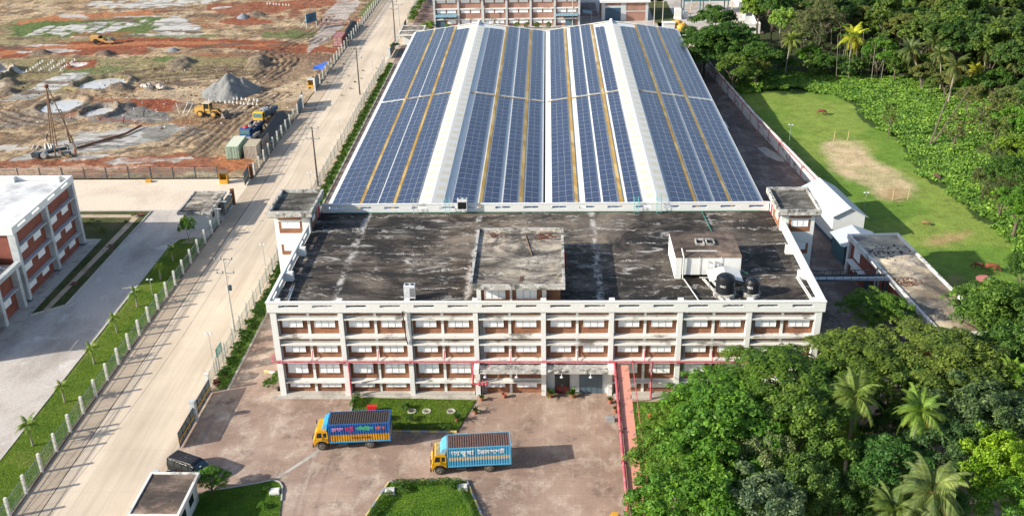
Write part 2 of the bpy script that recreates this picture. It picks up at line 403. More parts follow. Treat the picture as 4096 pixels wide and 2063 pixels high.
# ---------------------------------------------------------------- construction terrain with painted soil zones
def earthwork():
    xs = np.arange(-196, -51.7, .42); ys = np.concatenate([np.arange(69.4, 150, .42), np.arange(150, 250, .62)])
    X, Y = np.meshgrid(xs, ys); n = X.size; sh = X.shape
    wx = (fbm(X/3.2, Y/3.2, 3)-.5)*6; wy = (fbm(X/3.2, Y/3.2, 13)-.5)*6
    XW, YW = X+wx, Y+wy
    nz = fbm(X/9, Y/9, 21); n2 = fbm(X/2.1, Y/4.0, 31); n3 = fbm(X/.9, Y/.9, 41, 3)
    C = np.empty(sh+(3,)); base = np.array((.34,.215,.11)); pale = np.array((.52,.38,.225)); drk = np.array((.15,.095,.055))
    t = smooth(.44, .56, nz)[..., None]; C[:] = base*(1-t)+pale*t
    t = smooth(.52, .62, n2)[..., None]; C[:] = C*(1-t*.8)+drk*t*.8
    n4 = fbm(X/5.5+.4*Y/5, Y/1.6, 71); t = smooth(.55, .64, n4)[..., None]; C[:] = C*(1-t*.6)+np.array((.22,.14,.08))*t*.6; t = smooth(.42, .34, n4)[..., None]; C[:] = C*(1-t*.5)+np.array((.58,.47,.32))*t*.5
    Wt = np.zeros(sh); H = (fbm(X/7, Y/7, 51)-.5)*.9+(fbm(X/1.5, Y/1.5, 61)-.5)*.45
    H *= smooth(0, 5, -51.8-X)*smooth(0, 3, Y-69.2)
    def zone(P, col, a=1.0, wet=0, flat=0, warp=1.0, streak=None):
        m = inpoly(X+wx*warp, Y+wy*warp, P).astype(float)*a
        if streak is not None: m *= smooth(*streak, n2)
        k = m[..., None]; C[:] = C*(1-k)+np.array(col)*(.82+.36*n3[..., None])*k
        Wt[:] = Wt*(1-m)+wet*m; H[:] = H*(1-m*flat)
    RED = (.28,.065,.02); ORG = (.45,.165,.06); GRS = (.10,.16,.03); GT = (.25,.22,.09); GREY = (.20,.18,.15); WET = (.58,.54,.48); LIGHT = (.56,.43,.28)
    zone([(-139.24,153.91),(-88.45,155.78),(-66.82,150.99),(-69.07,136.5),(-97.23,132.39),(-109.57,121.54),(-125.08,125.17)], GT, .75)
    zone([(-159.56,195.15),(-156.07,202.82),(-115.24,203.3),(-97.4,191.95),(-95.97,172.94),(-146.5,168.64)], GT, .7)
    zone([(-148.7,177.66),(-155.41,193.92),(-143.26,198.44),(-125.45,198.54),(-112.42,202.07),(-110.02,191.59),(-118.67,180.87),(-134.47,178.37)], GRS, .95)
    zone([(-144.55,178.84),(-143.63,191.3),(-128.62,194.58),(-113.27,201.05),(-112.27,194.75),(-121.9,183.39),(-127.59,175.31),(-138.45,182.29)], WET, 1, .9, 1, .8, (.40,.46))
    zone([(-110.5,183.79),(-113.37,197.9),(-110.72,204.13),(-104.62,196.4),(-96.45,186.95),(-97.8,182.22),(-104.01,180.63)], WET, 1, .8, 1, .6)
    zone([(-108,180.83),(-94.1,181.09),(-94.04,173.75),(-101.31,175.89),(-107.24,177.08)], (.66,.62,.55), .8, .2)
    zone([(-131.44,179.15),(-122.32,175.97),(-113.23,178.29),(-108.84,191.53),(-112.84,189.74),(-118.86,181.35)], GRS, .9)
    zone([(-111.96,171.9),(-102.62,173.25),(-91.83,173.65),(-88.74,178.04),(-103.69,179.69),(-111.07,175.44)], GRS, .6)
    zone([(-154.28,199.02),(-146.61,206.09),(-120.08,210.15),(-112.96,210.88),(-112.69,206.42),(-126.69,201.78),(-148.4,196.63),(-155.41,193.92)], ORG, .9)
    zone([(-147.77,223.38),(-132.62,227.35),(-102.5,225.52),(-105.84,219.7),(-127.21,212.81),(-139.11,214.64)], WET, 1, .8, 1, 1, (.38,.5))
    zone([(-105.11,217.3),(-96.3,221.51),(-83.82,221.96),(-63.35,226.8),(-62.64,215.98),(-76.79,207.72),(-90.92,201.98),(-99.16,205.67)], RED, .8)
    zone([(-95.07,193.85),(-90.32,199.82),(-82.87,198.37),(-77.78,191.94),(-87.47,189.45)], RED, .9)
    zone([(-80.19,206.81),(-61.59,210.2),(-60.97,200.35),(-70.54,195.64),(-79.55,199.24)], RED, .6, streak=(.4,.55))
    zone([(-144.99,165.57),(-134.19,170.27),(-116.34,174.78),(-94.33,174.66),(-71.39,170.05),(-52.72,161.56),(-52.78,156.28),(-68.73,158.97),(-86.75,163.88),(-109.02,164.01),(-131.31,159.18),(-138.85,153.12)], RED, .95, warp=.5)
    zone([(-143.3,162.15),(-133,167.61),(-114.94,171.15),(-93.2,171.05),(-70.55,166.55),(-61.46,163.61),(-69.73,163.13),(-91.97,167.08),(-111.23,167.08),(-132.14,163.33),(-140.84,157.15)], ORG, 1, flat=.8, warp=.12)
    zone([(-130.99,160.8),(-109.02,164.01),(-100.6,161.15),(-103.08,156.39),(-120.46,158.32)], RED, .9)
    zone([(-120.42,146.3),(-120.89,150.85),(-113.56,152.88),(-111.78,146.71),(-115.4,143.9)], RED, .95, warp=.4)
    zone([(-118.83,147.74),(-118.13,150.36),(-114.52,150.22),(-115.3,147.22)], (.8,.76,.72), .95, warp=.3)
    zone([(-99.39,150.38),(-100.17,155.47),(-97.07,156.94),(-94.67,152.89),(-95.14,148.31)], GRS, .9)
    zone([(-117.28,142.52),(-112.28,145.99),(-101.88,144.85),(-104.63,139.19),(-112.25,138.77)], GRS, .65)
    zone([(-121.22,117.34),(-119.72,125.63),(-116.11,136.46),(-114.46,141.69),(-109.78,138.68),(-110,131.16),(-111.62,124.1),(-116.46,118.7)], (.42,.41,.37), .95, .5, .6)
    zone([(-119.59,124.35),(-118.47,133.13),(-116.33,140.33),(-114.46,141.69),(-111.65,137.34),(-111.67,126.32),(-116.01,123.61)], WET, 1, .9, 1, .6, (.35,.42))
    zone([(-117.6,109.98),(-103.18,112.99),(-89.16,115.48),(-79.79,106.16),(-81.32,100.88),(-97.63,103.94),(-112.23,99.08)], GREY, .7, .2)
    zone([(-99.34,103.99),(-96.76,114.54),(-90.05,115.51),(-80.74,108.94),(-77.57,102.08),(-87.55,99.74)], (.19,.18,.16), .85, .4, warp=.7)
    zone([(-100.1,79.1),(-98.15,84.78),(-93.58,92.39),(-86.56,97.17),(-81.42,98.81),(-73.61,100.16),(-71.96,97.56),(-74.96,91.96),(-80.19,86.67),(-88.15,83.22),(-95.15,81.6),(-97.59,78.62)], (.40,.38,.33), 1, .7, .8, .7)
    zone([(-90.08,85.97),(-86.27,92.22),(-79.5,95.74),(-80.89,88.54),(-86.37,84.53)], WET, .9, .9, 1, .6)
    zone([(-81.96,95.8),(-75.89,102.04),(-67.32,98.45),(-68.53,91.8),(-75.33,88.41)], GREY, .7, .35, .3, 1, (.38,.5))
    zone([(-91.85,115.56),(-91.62,118.53),(-85.52,117.75),(-77.55,114.55),(-76.61,111.07),(-81.42,108.4),(-85.7,110.77)], RED, 1, warp=.4)
    zone([(-78.02,103.42),(-74.81,103.87),(-71.27,100.61),(-73.94,98.62),(-77.79,100.26)], (.30,.14,.06), .8, warp=.6)
    zone([(-102.83,80.01),(-93.39,79.39),(-79.97,79.98),(-66.97,81.89),(-57.37,80.17),(-54.44,74.86),(-57.81,71.29),(-76.62,71.23),(-96.94,68.06)], RED, .8)
    zone([(-100.21,74.69),(-91.86,75.98),(-76.57,76.94),(-69.52,75.97),(-84.97,73.79),(-98.2,70.62)], (.55,.34,.22), .85)
    zone([(-60.59,79.59),(-54.52,80.76),(-52.97,74.83),(-56.2,73.26),(-60.35,74.97)], ORG, .9)
    zone([(-68.26,85.95),(-64.79,95.37),(-63.23,114.12),(-56.8,122.32),(-53.1,119.75),(-55.28,102.81),(-57.02,90.34),(-60.4,80.24)], (.36,.26,.15), .85, warp=.5)
    zone([(-72.08,108.69),(-66.59,113.64),(-61.28,127.86),(-55.86,132.62),(-51.36,124.33),(-53.88,113.26),(-62.73,115.57),(-64.41,105.73)], LIGHT, .9, warp=.8)
    zone([(-93.93,123.52),(-80.99,131.83),(-71.14,117.3),(-77.18,113.96),(-91.39,119.13)], LIGHT, .65)
    zone([(-64.52,226.26),(-58.24,222.83),(-57.47,214.52),(-57.41,200.15),(-56.99,184.98),(-57.69,171.18),(-61.01,156.63),(-63.79,185.32),(-65.61,205.99)], (.50,.42,.36), 1, .55, .7, .4)
    zone([(-73.94,155.18),(-65.91,147.17),(-57.72,150.63),(-55.64,136.01),(-61.28,127.86),(-67.73,131.36),(-69.95,143.63)], (.30,.20,.12), .85, .1, .2)
    zone([(-83.4,159.6),(-68.93,159.79),(-52.41,154.29),(-54.1,147.45),(-67.2,152.55),(-79.92,154.64)], (.24,.13,.08), .8)
    zone([(-77.57,177.51),(-69.74,181.79),(-62.43,178.63),(-62.58,174.08),(-69.42,170.84),(-75.31,172.88)], GRS, .75)
    zone([(-55.04,200.03),(-55.06,210.96),(-54.19,225.01),(-51.74,221.23),(-51.83,201.98),(-52.93,195.73)], GRS, .8, warp=.2)
    zone([(-55.95,191.82),(-54.27,198.93),(-52.58,195.72),(-53.13,188.68),(-55.07,186.82)], (.45,.20,.09), .9, warp=.3)
    q_ = random.Random(31)
    for k_ in range(95):
        ax, ay = q_.uniform(-150, -58), q_.uniform(74, 225); a_ = q_.uniform(-.5, .5); rx, ry = q_.uniform(2.5, 9), q_.uniform(.7, 2.2)
        if -82 < ax < -60 and 112 < ay < 132: continue
        Pq = [(ax+rx*math.cos(t)*math.cos(a_)-ry*math.sin(t)*math.sin(a_), ay+rx*math.cos(t)*math.sin(a_)+ry*math.sin(t)*math.cos(a_)) for t in [PI*j/7 for j in range(14)]]
        if k_ % 3 == 0: zone(Pq, (.14,.085,.05), .85, .1, 0, .9)
        elif k_ % 3 == 1: zone(Pq, (.33,.10,.035), .6, 0, 0, .9)
        elif ay < 130 or k_ % 2: zone(Pq, (.55,.51,.45), .9, .75, .9, .7)
    for (cx, cy, rx, ry, hb) in PITS:
        r = np.hypot((X+wx*.25-cx)/rx, (Y+wy*.25-cy)/ry)
        H[:] = np.where(r < 1.0, -1.1*smooth(1.02, .8, r)+H*.2, H)
        ring = np.exp(-((r-1.22)/.16)**2)*(.6+.8*n3); H += ring*hb
        k = (np.clip(ring, 0, 1)*.75)[..., None]; C[:] = C*(1-k)+np.array((.24,.19,.14))*k
    for P, wd, pitch, dp in TRACKS:
        D = polydist(XW*.3+X*.7, YW*.3+Y*.7, P); inm = smooth(wd, wd*.75, D)
        g = .5+.5*np.cos(D*2*PI/(pitch*1.55)); H -= inm*g*dp*1.4
        k = (inm*smooth(.35, .85, g)*.85)[..., None]; C[:] = C*(1-k)+np.array((.15,.095,.06))*k
    for (cx, cy, r0, h) in HEAPS:
        r = np.hypot(X-cx+wx*.3, Y-cy+wy*.3)/r0; m = smooth(1, .25, r); H += m*h*(.7+.6*n3); k = (smooth(1, .7, r)*.8)[..., None]
        C[:] = C*(1-k)+np.array((.23,.18,.13))*k
    # dark ruts and wet streaks through the grey slurry
    st = smooth(.55, .62, fbm(X/6+Y/14, Y/1.1, 83))*Wt; k = (st*.8)[..., None]; C[:] = C*(1-k)+np.array((.12,.105,.09))*k; Wt[:] = Wt*(1-st*.7)
    near = 1
    V = np.stack([X.ravel(), Y.ravel(), (H*near+.02).ravel()], 1)
    ii = np.arange(n).reshape(sh); F = np.stack([ii[:-1,:-1], ii[:-1,1:], ii[1:,1:], ii[1:,:-1]], -1).reshape(-1, 4)
    m, nt, b = new_mat('site_soil'); v = coords(nt, kind='World')
    at = N(nt, 'ShaderNodeAttribute', attribute_name='soil'); aw = N(nt, 'ShaderNodeAttribute', attribute_name='wet')
    f = ramp(nt, noise(nt, v, 1.1, 8, .78), [(.32, .26), (.5, .95), (.68, 1.5)])
    f3 = ramp(nt, noise(nt, v, 4.5, 6, .85), [(.34, .5), (.66, 1.45)]); f = mix(nt, 1.0, f, f3, 'MULTIPLY')
    f2 = ramp(nt, noise(nt, coords(nt, (.35,1,1), (0,0,.3), 'World'), 2.4, 5, .7), [(.3, .75), (.7, 1.2)])
    ff = mix(nt, 1.0, f, f2, 'MULTIPLY')
    ff = mix(nt, math_(nt, 'MULTIPLY', aw.outputs['Fac'], .7), ff, (1,1,1))
    col = mix(nt, 1.0, at.outputs['Color'], ff, 'MULTIPLY')
    setc(nt, b, col)
    mr = N(nt, 'ShaderNodeMapRange'); nt.links.new(aw.outputs['Fac'], mr.inputs[0]); mr.inputs[3].default_value = .92; mr.inputs[4].default_value = .28
    nt.links.new(mr.outputs[0], b.inputs['Roughness'])
    bn = N(nt, 'ShaderNodeBump'); bn.inputs['Distance'].default_value = .6
    nt.links.new(math_(nt, 'SUBTRACT', 1.0, aw.outputs['Fac']), bn.inputs['Strength']); nt.links.new(noise(nt, v, 1.7, 8, .75), bn.inputs['Height']); nt.links.new(bn.outputs[0], b.inputs['Normal'])
    o = npmesh('terrain', V, F, m, smooth=True, kind='structure')
    a = o.data.color_attributes.new('soil', 'FLOAT_COLOR', 'POINT'); cc = np.ones((n, 4), np.float32); cc[:, :3] = C.reshape(-1, 3); a.data.foreach_set('color', cc.ravel())
    a = o.data.attributes.new('wet', 'FLOAT', 'POINT'); a.data.foreach_set('value', Wt.ravel().astype(np.float32))
def ellipse_px(c, l, t):  # centre, left end, far end on the ground
    return (c[0], c[1], math.hypot(l[0]-c[0], l[1]-c[1]), math.hypot(t[0]-c[0], t[1]-c[1]))
PITS = [ellipse_px((-103.21,130.27),(-108.37,130.44),(-105.25,135.39))+(.75,), ellipse_px((-105.49,113.63),(-109.88,113.76),(-107.58,118.42))+(.6,), ellipse_px((-95.29,108.24),(-98.43,108.33),(-96.66,111.65))+(.8,), ellipse_px((-133.18,138.82),(-136.18,138.93),(-135.73,143.94))+(1.5,)]
TRACKS = [([(-71.22,87.85),(-67.94,100.53),(-64.83,113.59),(-60.66,121.52)], 2.4, 1.1, .18), ([(-65.64,82.53),(-63.88,97.86),(-61.75,111.77),(-57.87,121.12)], 2.2, 1.0, .18),
          ([(-71.05,129.83),(-66.27,132.99),(-64.58,141.62),(-64.8,150.91),(-68.54,158.15)], 5.0, 1.0, .3), ([(-73.96,159.19),(-64.11,156.76),(-53.05,152.36)], 3.0, 1.2, .2),
          ([(-67.81,163.89),(-65.47,172.42),(-63.2,182.42),(-63.34,200.48)], 2.2, 1.1, .15), ([(-72.91,155.14),(-67.42,162.2),(-61.11,166.98),(-59.67,173.04)], 2.4, 1.2, .2),
          ([(-117.6,109.98),(-109.67,104.27),(-103.29,101.45)], 4, 1.4, .25), ([(-91.59,140.84),(-82.29,142.29),(-69.99,140.04)], 6, 1.8, .12), ([(-93.05,133.93),(-80.45,136.22),(-70.99,136.57)], 5, 1.6, .12)]
HEAPS = [(-70.63,145.49)+(3.6, 1.5), (-71.7,150.42)+(3.2,1.3), (-91.13,148.91)+(4.0,1.2), (-89.59,143.65)+(4,.8), (-97.45,125.53)+(3,1.1), (-91.19,111.49)+(3,.9), (-78.02,111.68)+(3,.6), (-131.31,159.18)+(3,1.0), (-114.25,158.46)+(3,1.0), (-125.58,130.04)+(4,1.5), (-86.09,201.71)+(4,1.0), (-123.35,123.53)+(3,1.0)]
earthwork()
def water_mat():
    m, nt, b = new_mat('muddy_water'); v = coords(nt, kind='World')
    setc(nt, b, ramp(nt, noise(nt, v, .2, 3), [(.3, (.50,.50,.49)), (.7, (.60,.59,.56))]))
    b.inputs['Roughness'].default_value = .12; bump(nt, b, noise(nt, v, 2, 2), .04, .02); return m
M['water'] = water_mat()
for (cx, cy, rx, ry, hb) in PITS:
    P = [(cx+rx*1.0*math.cos(t)*(1+.07*math.sin(3*t+cx)), cy+ry*1.0*math.sin(t)*(1+.07*math.sin(5*t))) for t in [2*PI*i/40 for i in range(40)]]
    MB().poly(P, -.12).build('water', M['water'], kind='structure')

# gravel-grey sheet of the playing field and undergrowth
def field():
    xs = np.concatenate([np.arange(34, 76, .5), np.arange(76, 330, 1.5)]); ys = np.concatenate([np.arange(-60, 20, 1.5), np.arange(20, 110, .5), np.arange(110, 250, 1.5)]); X, Y = np.meshgrid(xs, ys); sh = X.shape
    wx = (fbm(X/5, Y/5, 103)-.5)*7; wy = (fbm(X/5, Y/5, 113)-.5)*7
    # finer grid near the pitch handled by noise in the shader
    C = np.zeros(sh+(3,)); C[:] = (.145,.25,.035)
    t = smooth(.42,.6, fbm(X/11, Y/11, 5))[..., None]; C[:] = C*(1-t)+np.array((.22,.30,.055))*t
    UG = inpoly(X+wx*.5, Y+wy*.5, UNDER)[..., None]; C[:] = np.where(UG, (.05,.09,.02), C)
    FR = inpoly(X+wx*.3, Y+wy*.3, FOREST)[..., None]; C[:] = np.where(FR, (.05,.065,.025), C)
    for P, col in (([(51.88,84.42),(54.96,87.28),(59.04,85.82),(58.98,77.8),(60.71,71.7),(62.41,64.11),(59.59,58.34),(56.19,57.71),(53.97,64.8),(50.83,70.9)], (.60,.46,.28)),
                   ([(57.12,42.15),(60.64,43.84),(64.72,45.26),(61.8,42.11),(57.92,39.35)], (.42,.28,.14)), ([(55.03,29.28),(57.63,30.48),(57.08,27.46),(54.74,26.88)], (.30,.24,.10)),
                   ([(58.18,63.28),(60.9,61.45),(57.37,56.35),(55.4,59.44)], (.42,.30,.15))):
        m = 0
        for q in range(9): m = m+inpoly(X+wx*.3+(q % 3-1)*.9+(fbm(X/1.5, Y/1.5, 200+q)-.5)*2.5, Y+wy*.3+(q//3-1)*.9+(fbm(X/1.5, Y/1.5, 220+q)-.5)*2.5, P)/9.
        m = (np.clip(m*1.15, 0, 1)*(.7+.3*smooth(.4,.55,fbm(X/4, Y/4, 240))))[..., None]; C[:] = C*(1-m)+np.array(col)*m
    H = (fbm(X/8, Y/8, 9)-.5)*.35+.02
    WX = np.interp(Y, [-60, 57, 62, 96, 137, 172], [46.0, 46.0, 45.3, 41.5, 38.1, 36.9]); H = np.where((X < WX+.3) | ((X < 58.5) & (Y > 171.5)), -.3, H)
    V = np.stack([X.ravel(), Y.ravel(), H.ravel()], 1); n = X.size
    ii = np.arange(n).reshape(sh); F = np.stack([ii[:-1,:-1], ii[:-1,1:], ii[1:,1:], ii[1:,:-1]], -1).reshape(-1, 4)
    m, nt, b = new_mat('field_grass'); v = coords(nt, kind='World')
    at = N(nt, 'ShaderNodeAttribute', attribute_name='soil')
    f = ramp(nt, noise(nt, v, .45, 8, .75), [(.28, .62), (.5, 1), (.72, 1.3)])
    col = mix(nt, 1.0, at.outputs['Color'], f, 'MULTIPLY')
    col = mix(nt, 1.0, col, ramp(nt, noise(nt, coords(nt, (.6,1.6,1), kind='World'), 3, 5, .8), [(.3, .7), (.7, 1.25)]), 'MULTIPLY')
    setc(nt, b, col); b.inputs['Roughness'].default_value = .9; b.inputs['Specular IOR Level'].default_value = .2
    bump(nt, b, noise(nt, v, 3, 6, .8), .8, .3)
    o = npmesh('field', V, F, m, smooth=True, kind='structure')
    a = o.data.color_attributes.new('soil', 'FLOAT_COLOR', 'POINT'); cc = np.ones((n, 4), np.float32); cc[:, :3] = C.reshape(-1, 3); a.data.foreach_set('color', cc.ravel())
UNDER = [(36.25,124.56),(42.81,119.1),(52.64,118.79),(62.23,116.1),(64.74,109.73),(63.59,99.62),(66.17,88.62),(65.19,70.64),(66.82,57.9),(68.23,48.22),(68.75,35.49),(76.26,36.75),(117.31,126.51),(89.85,122.74),(75.03,131.28),(48.85,135.62),(37.16,130.99)]
FOREST = [(41.25,241.99),(33.06,158.64),(37.83,129.32),(48.23,132.25),(74.56,129.65),(81.42,115.49),(82.37,101.69),(86.25,80.4),(96.12,80.19),(213.22,230.27)]
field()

# ================================================================ FACTORY BUILDING
def brick_mat(name, c1, c2, c3):
    m, nt, b = new_mat(name)
    t = N(nt, 'ShaderNodeNewGeometry'); sx = N(nt, 'ShaderNodeSeparateXYZ'); nt.links.new(t.outputs['Position'], sx.inputs[0])
    cb = N(nt, 'ShaderNodeCombineXYZ'); nt.links.new(math_(nt, 'ADD', sx.outputs[0], sx.outputs[1]), cb.inputs[0]); nt.links.new(sx.outputs[2], cb.inputs[1])
    bt = N(nt, 'ShaderNodeTexBrick'); nt.links.new(cb.outputs[0], bt.inputs['Vector']); bt.inputs['Scale'].default_value = 1
    bt.inputs['Brick Width'].default_value = .26; bt.inputs['Row Height'].default_value = .085; bt.inputs['Mortar Size'].default_value = .012; bt.inputs['Bias'].default_value = -.1
    bt.inputs['Color1'].default_value = c4(c1); bt.inputs['Color2'].default_value = c4(c2); bt.inputs['Mortar'].default_value = c4(c3)
    v = coords(nt, kind='World')
    col = mix(nt, 1.0, bt.outputs['Color'], ramp(nt, noise(nt, v, .5, 6, .7), [(.3, (.72,.70,.70)), (.7, (1.2,1.15,1.05))]), 'MULTIPLY')
    col = mix(nt, ramp(nt, noise(nt, v, 1.3, 5, .7), [(.60, 0), (.72, .6)]), col, (.10,.07,.05))
    setc(nt, b, col); b.inputs['Roughness'].default_value = .85; bump(nt, b, bt.outputs['Fac'], -.4, .01); return m
M['brick'] = brick_mat('brown_brick', (.35,.145,.072), (.22,.088,.046), (.14,.09,.065))
M['brick2'] = brick_mat('red_brick', (.30,.075,.045), (.22,.06,.04), (.13,.07,.055))
M['brick3'] = brick_mat('pale_red_brick', (.38,.20,.15), (.33,.17,.13), (.30,.22,.19))
def roof_mat(name, dark, mid, brown, pale, lines=True, s=.13, thr=(.40,.60)):
    m, nt, b = new_mat(name); v = coords(nt, kind='World')
    vx = coords(nt, (.45, 1, 1), kind='World')
    col = ramp(nt, noise(nt, vx, s, 10, .72, 1.2), [(.43, dark), (.49, brown), (.54, tuple(x*.75 for x in mid)), (.60, mid)])
    n1 = noise(nt, v, .38, 10, .78, 1.5); col = mix(nt, ramp(nt, n1, [(.53, 0), (.61, .8)]), col, mid)
    n0 = noise(nt, coords(nt, (.7,1,1), kind='World'), .3, 10, .75, .8); col = mix(nt, ramp(nt, n0, [(.40, .85), (.47, 0)]), col, dark)
    col = mix(nt, 1.0, col, ramp(nt, noise(nt, v, .085, 6, .65, .8), [(.38, (.45,.42,.38)), (.5, (1,1,1)), (.62, (1.9,1.8,1.65))]), 'MULTIPLY')
    if lines:
        # crusty pale seams running across the slab, broken up
        dv = noise(nt, coords(nt, (.6,.6,1), kind='World'), .5, 5, .7)
        sp = N(nt, 'ShaderNodeSeparateXYZ'); nt.links.new(N(nt, 'ShaderNodeNewGeometry').outputs['Position'], sp.inputs[0])
        y2 = math_(nt, 'ADD', sp.outputs[1], math_(nt, 'MULTIPLY', dv, 5.5))
        fr = math_(nt, 'ABSOLUTE', math_(nt, 'SUBTRACT', math_(nt, 'FRACT', math_(nt, 'DIVIDE', y2, 2.35)), .5))
        br = noise(nt, coords(nt, (.16, 1.1, 1), kind='World'), .75, 6, .7, .6)
        ln = math_(nt, 'MULTIPLY', ramp(nt, fr, [(0, 1), (.035, .9), (.075, 0)]), ramp(nt, br, [(.515, 0), (.58, .85)]))
        ln = math_(nt, 'MULTIPLY', ln, ramp(nt, noise(nt, v, 3, 4, .8), [(.3, .35), (.55, 1)]))
        x2 = math_(nt, 'ADD', sp.outputs[0], math_(nt, 'MULTIPLY', noise(nt, v, .6, 6, .8), 2.2))
        fx = math_(nt, 'ABSOLUTE', math_(nt, 'SUBTRACT', math_(nt, 'FRACT', math_(nt, 'DIVIDE', x2, 15.0)), .5))
        lx = math_(nt, 'MULTIPLY', ramp(nt, fx, [(0, .8), (.015, .5), (.035, 0)]), ramp(nt, noise(nt, v, .5, 6, .8), [(.47, 0), (.56, 1)]))
        ln = math_(nt, 'MAXIMUM', ln, lx)
        pt = ramp(nt, noise(nt, coords(nt, (.5,1.3,1), kind='World'), .42, 10, .82, 1.0), [(.56, 0), (.64, .9)])
        ln = math_(nt, 'MAXIMUM', ln, math_(nt, 'MULTIPLY', pt, .75))
        col = mix(nt, ln, col, pale)
    col = mix(nt, 1.0, col, ramp(nt, noise(nt, v, 5, 5, .8), [(.3, .65), (.7, 1.35)]), 'MULTIPLY')
    setc(nt, b, col); b.inputs['Roughness'].default_value = .8
    bump(nt, b, noise(nt, v, 6, 5), .3, .03); return m
M['roof'] = roof_mat('mouldy_roof_slab', (.010,.009,.008), (.12,.10,.08), (.038,.028,.020), (.60,.575,.53))
M['roof_grey'] = roof_mat('worn_grey_roof_slab', (.045,.04,.035), (.36,.32,.26), (.17,.145,.12), (.62,.57,.49), s=.2)
M['roof_brown'] = roof_mat('brown_roof_slab', (.055,.042,.034), (.20,.15,.12), (.12,.085,.065), (.32,.29,.26), lines=False, s=.3)
M['roof_moss'] = roof_mat('blackened_roof_slab', (.03,.03,.027), (.24,.23,.20), (.10,.095,.08), (.45,.43,.4), lines=False, s=.35)
M['stone_crust'] = stained('lichen_stained_edge', (.42,.41,.38), (.10,.10,.09), (.62,.61,.58), s=.9, dk=(.42,.52), lt=(.52,.62))

FAC = thing('factory_building', 'three storey factory with white frame, brick panels and blackened flat roof', 'building')
ZS = [0, 4.6, 7.82, 11.0]
CX_ = [-30+7.5*i for i in range(9)]
LED = {1.70: 1, 9.92: 3, 6.68: 2}
def window(x0, x1, z0, z1, y, parent, seed, open_=0, face=None, n=3):
    """louvred white shutter window: frame > panes; face = None faces -Y"""
    r = random.Random(seed); f = MB()
    f.box(x0, x1, y-.05, y-.01, z0, z0+.05).box(x0, x1, y-.05, y-.01, z1-.05, z1)
    for k in range(n+1):
        x = x0+(x1-x0)*k/n; xa = min(max(x-.03, x0), x1-.05); f.box(xa, xa+.05, y-.052, y-.008, z0+.05, z1-.05)
    wn = f.build('window', M['white'], parent)
    s = MB(); dk = MB()
    for k in range(n):
        a = x0+(x1-x0)*k/n+.05; c = x0+(x1-x0)*(k+1)/n-.05; m_ = max(3, int((z1-z0)/.13))
        op = r.random() < .18
        for j in range(m_):
            za = z0+.06+(z1-z0-.12)*j/m_; zb = z0+.06+(z1-z0-.12)*(j+1)/m_
            if op and r.random() < .3: continue
            s.quad((a, y-.03, za), (c, y-.03, za), (c, y-.012, zb-.01), (a, y-.012, zb-.01))
    s.quad((x0+.03, y-.004, z0+.03), (x1-.03, y-.004, z0+.03), (x1-.03, y-.004, z1-.03), (x0+.03, y-.004, z1-.03)); s.m[-1] = 1
    s.build('pane', [M['shutter'], M['shutter']], wn)
    return wn
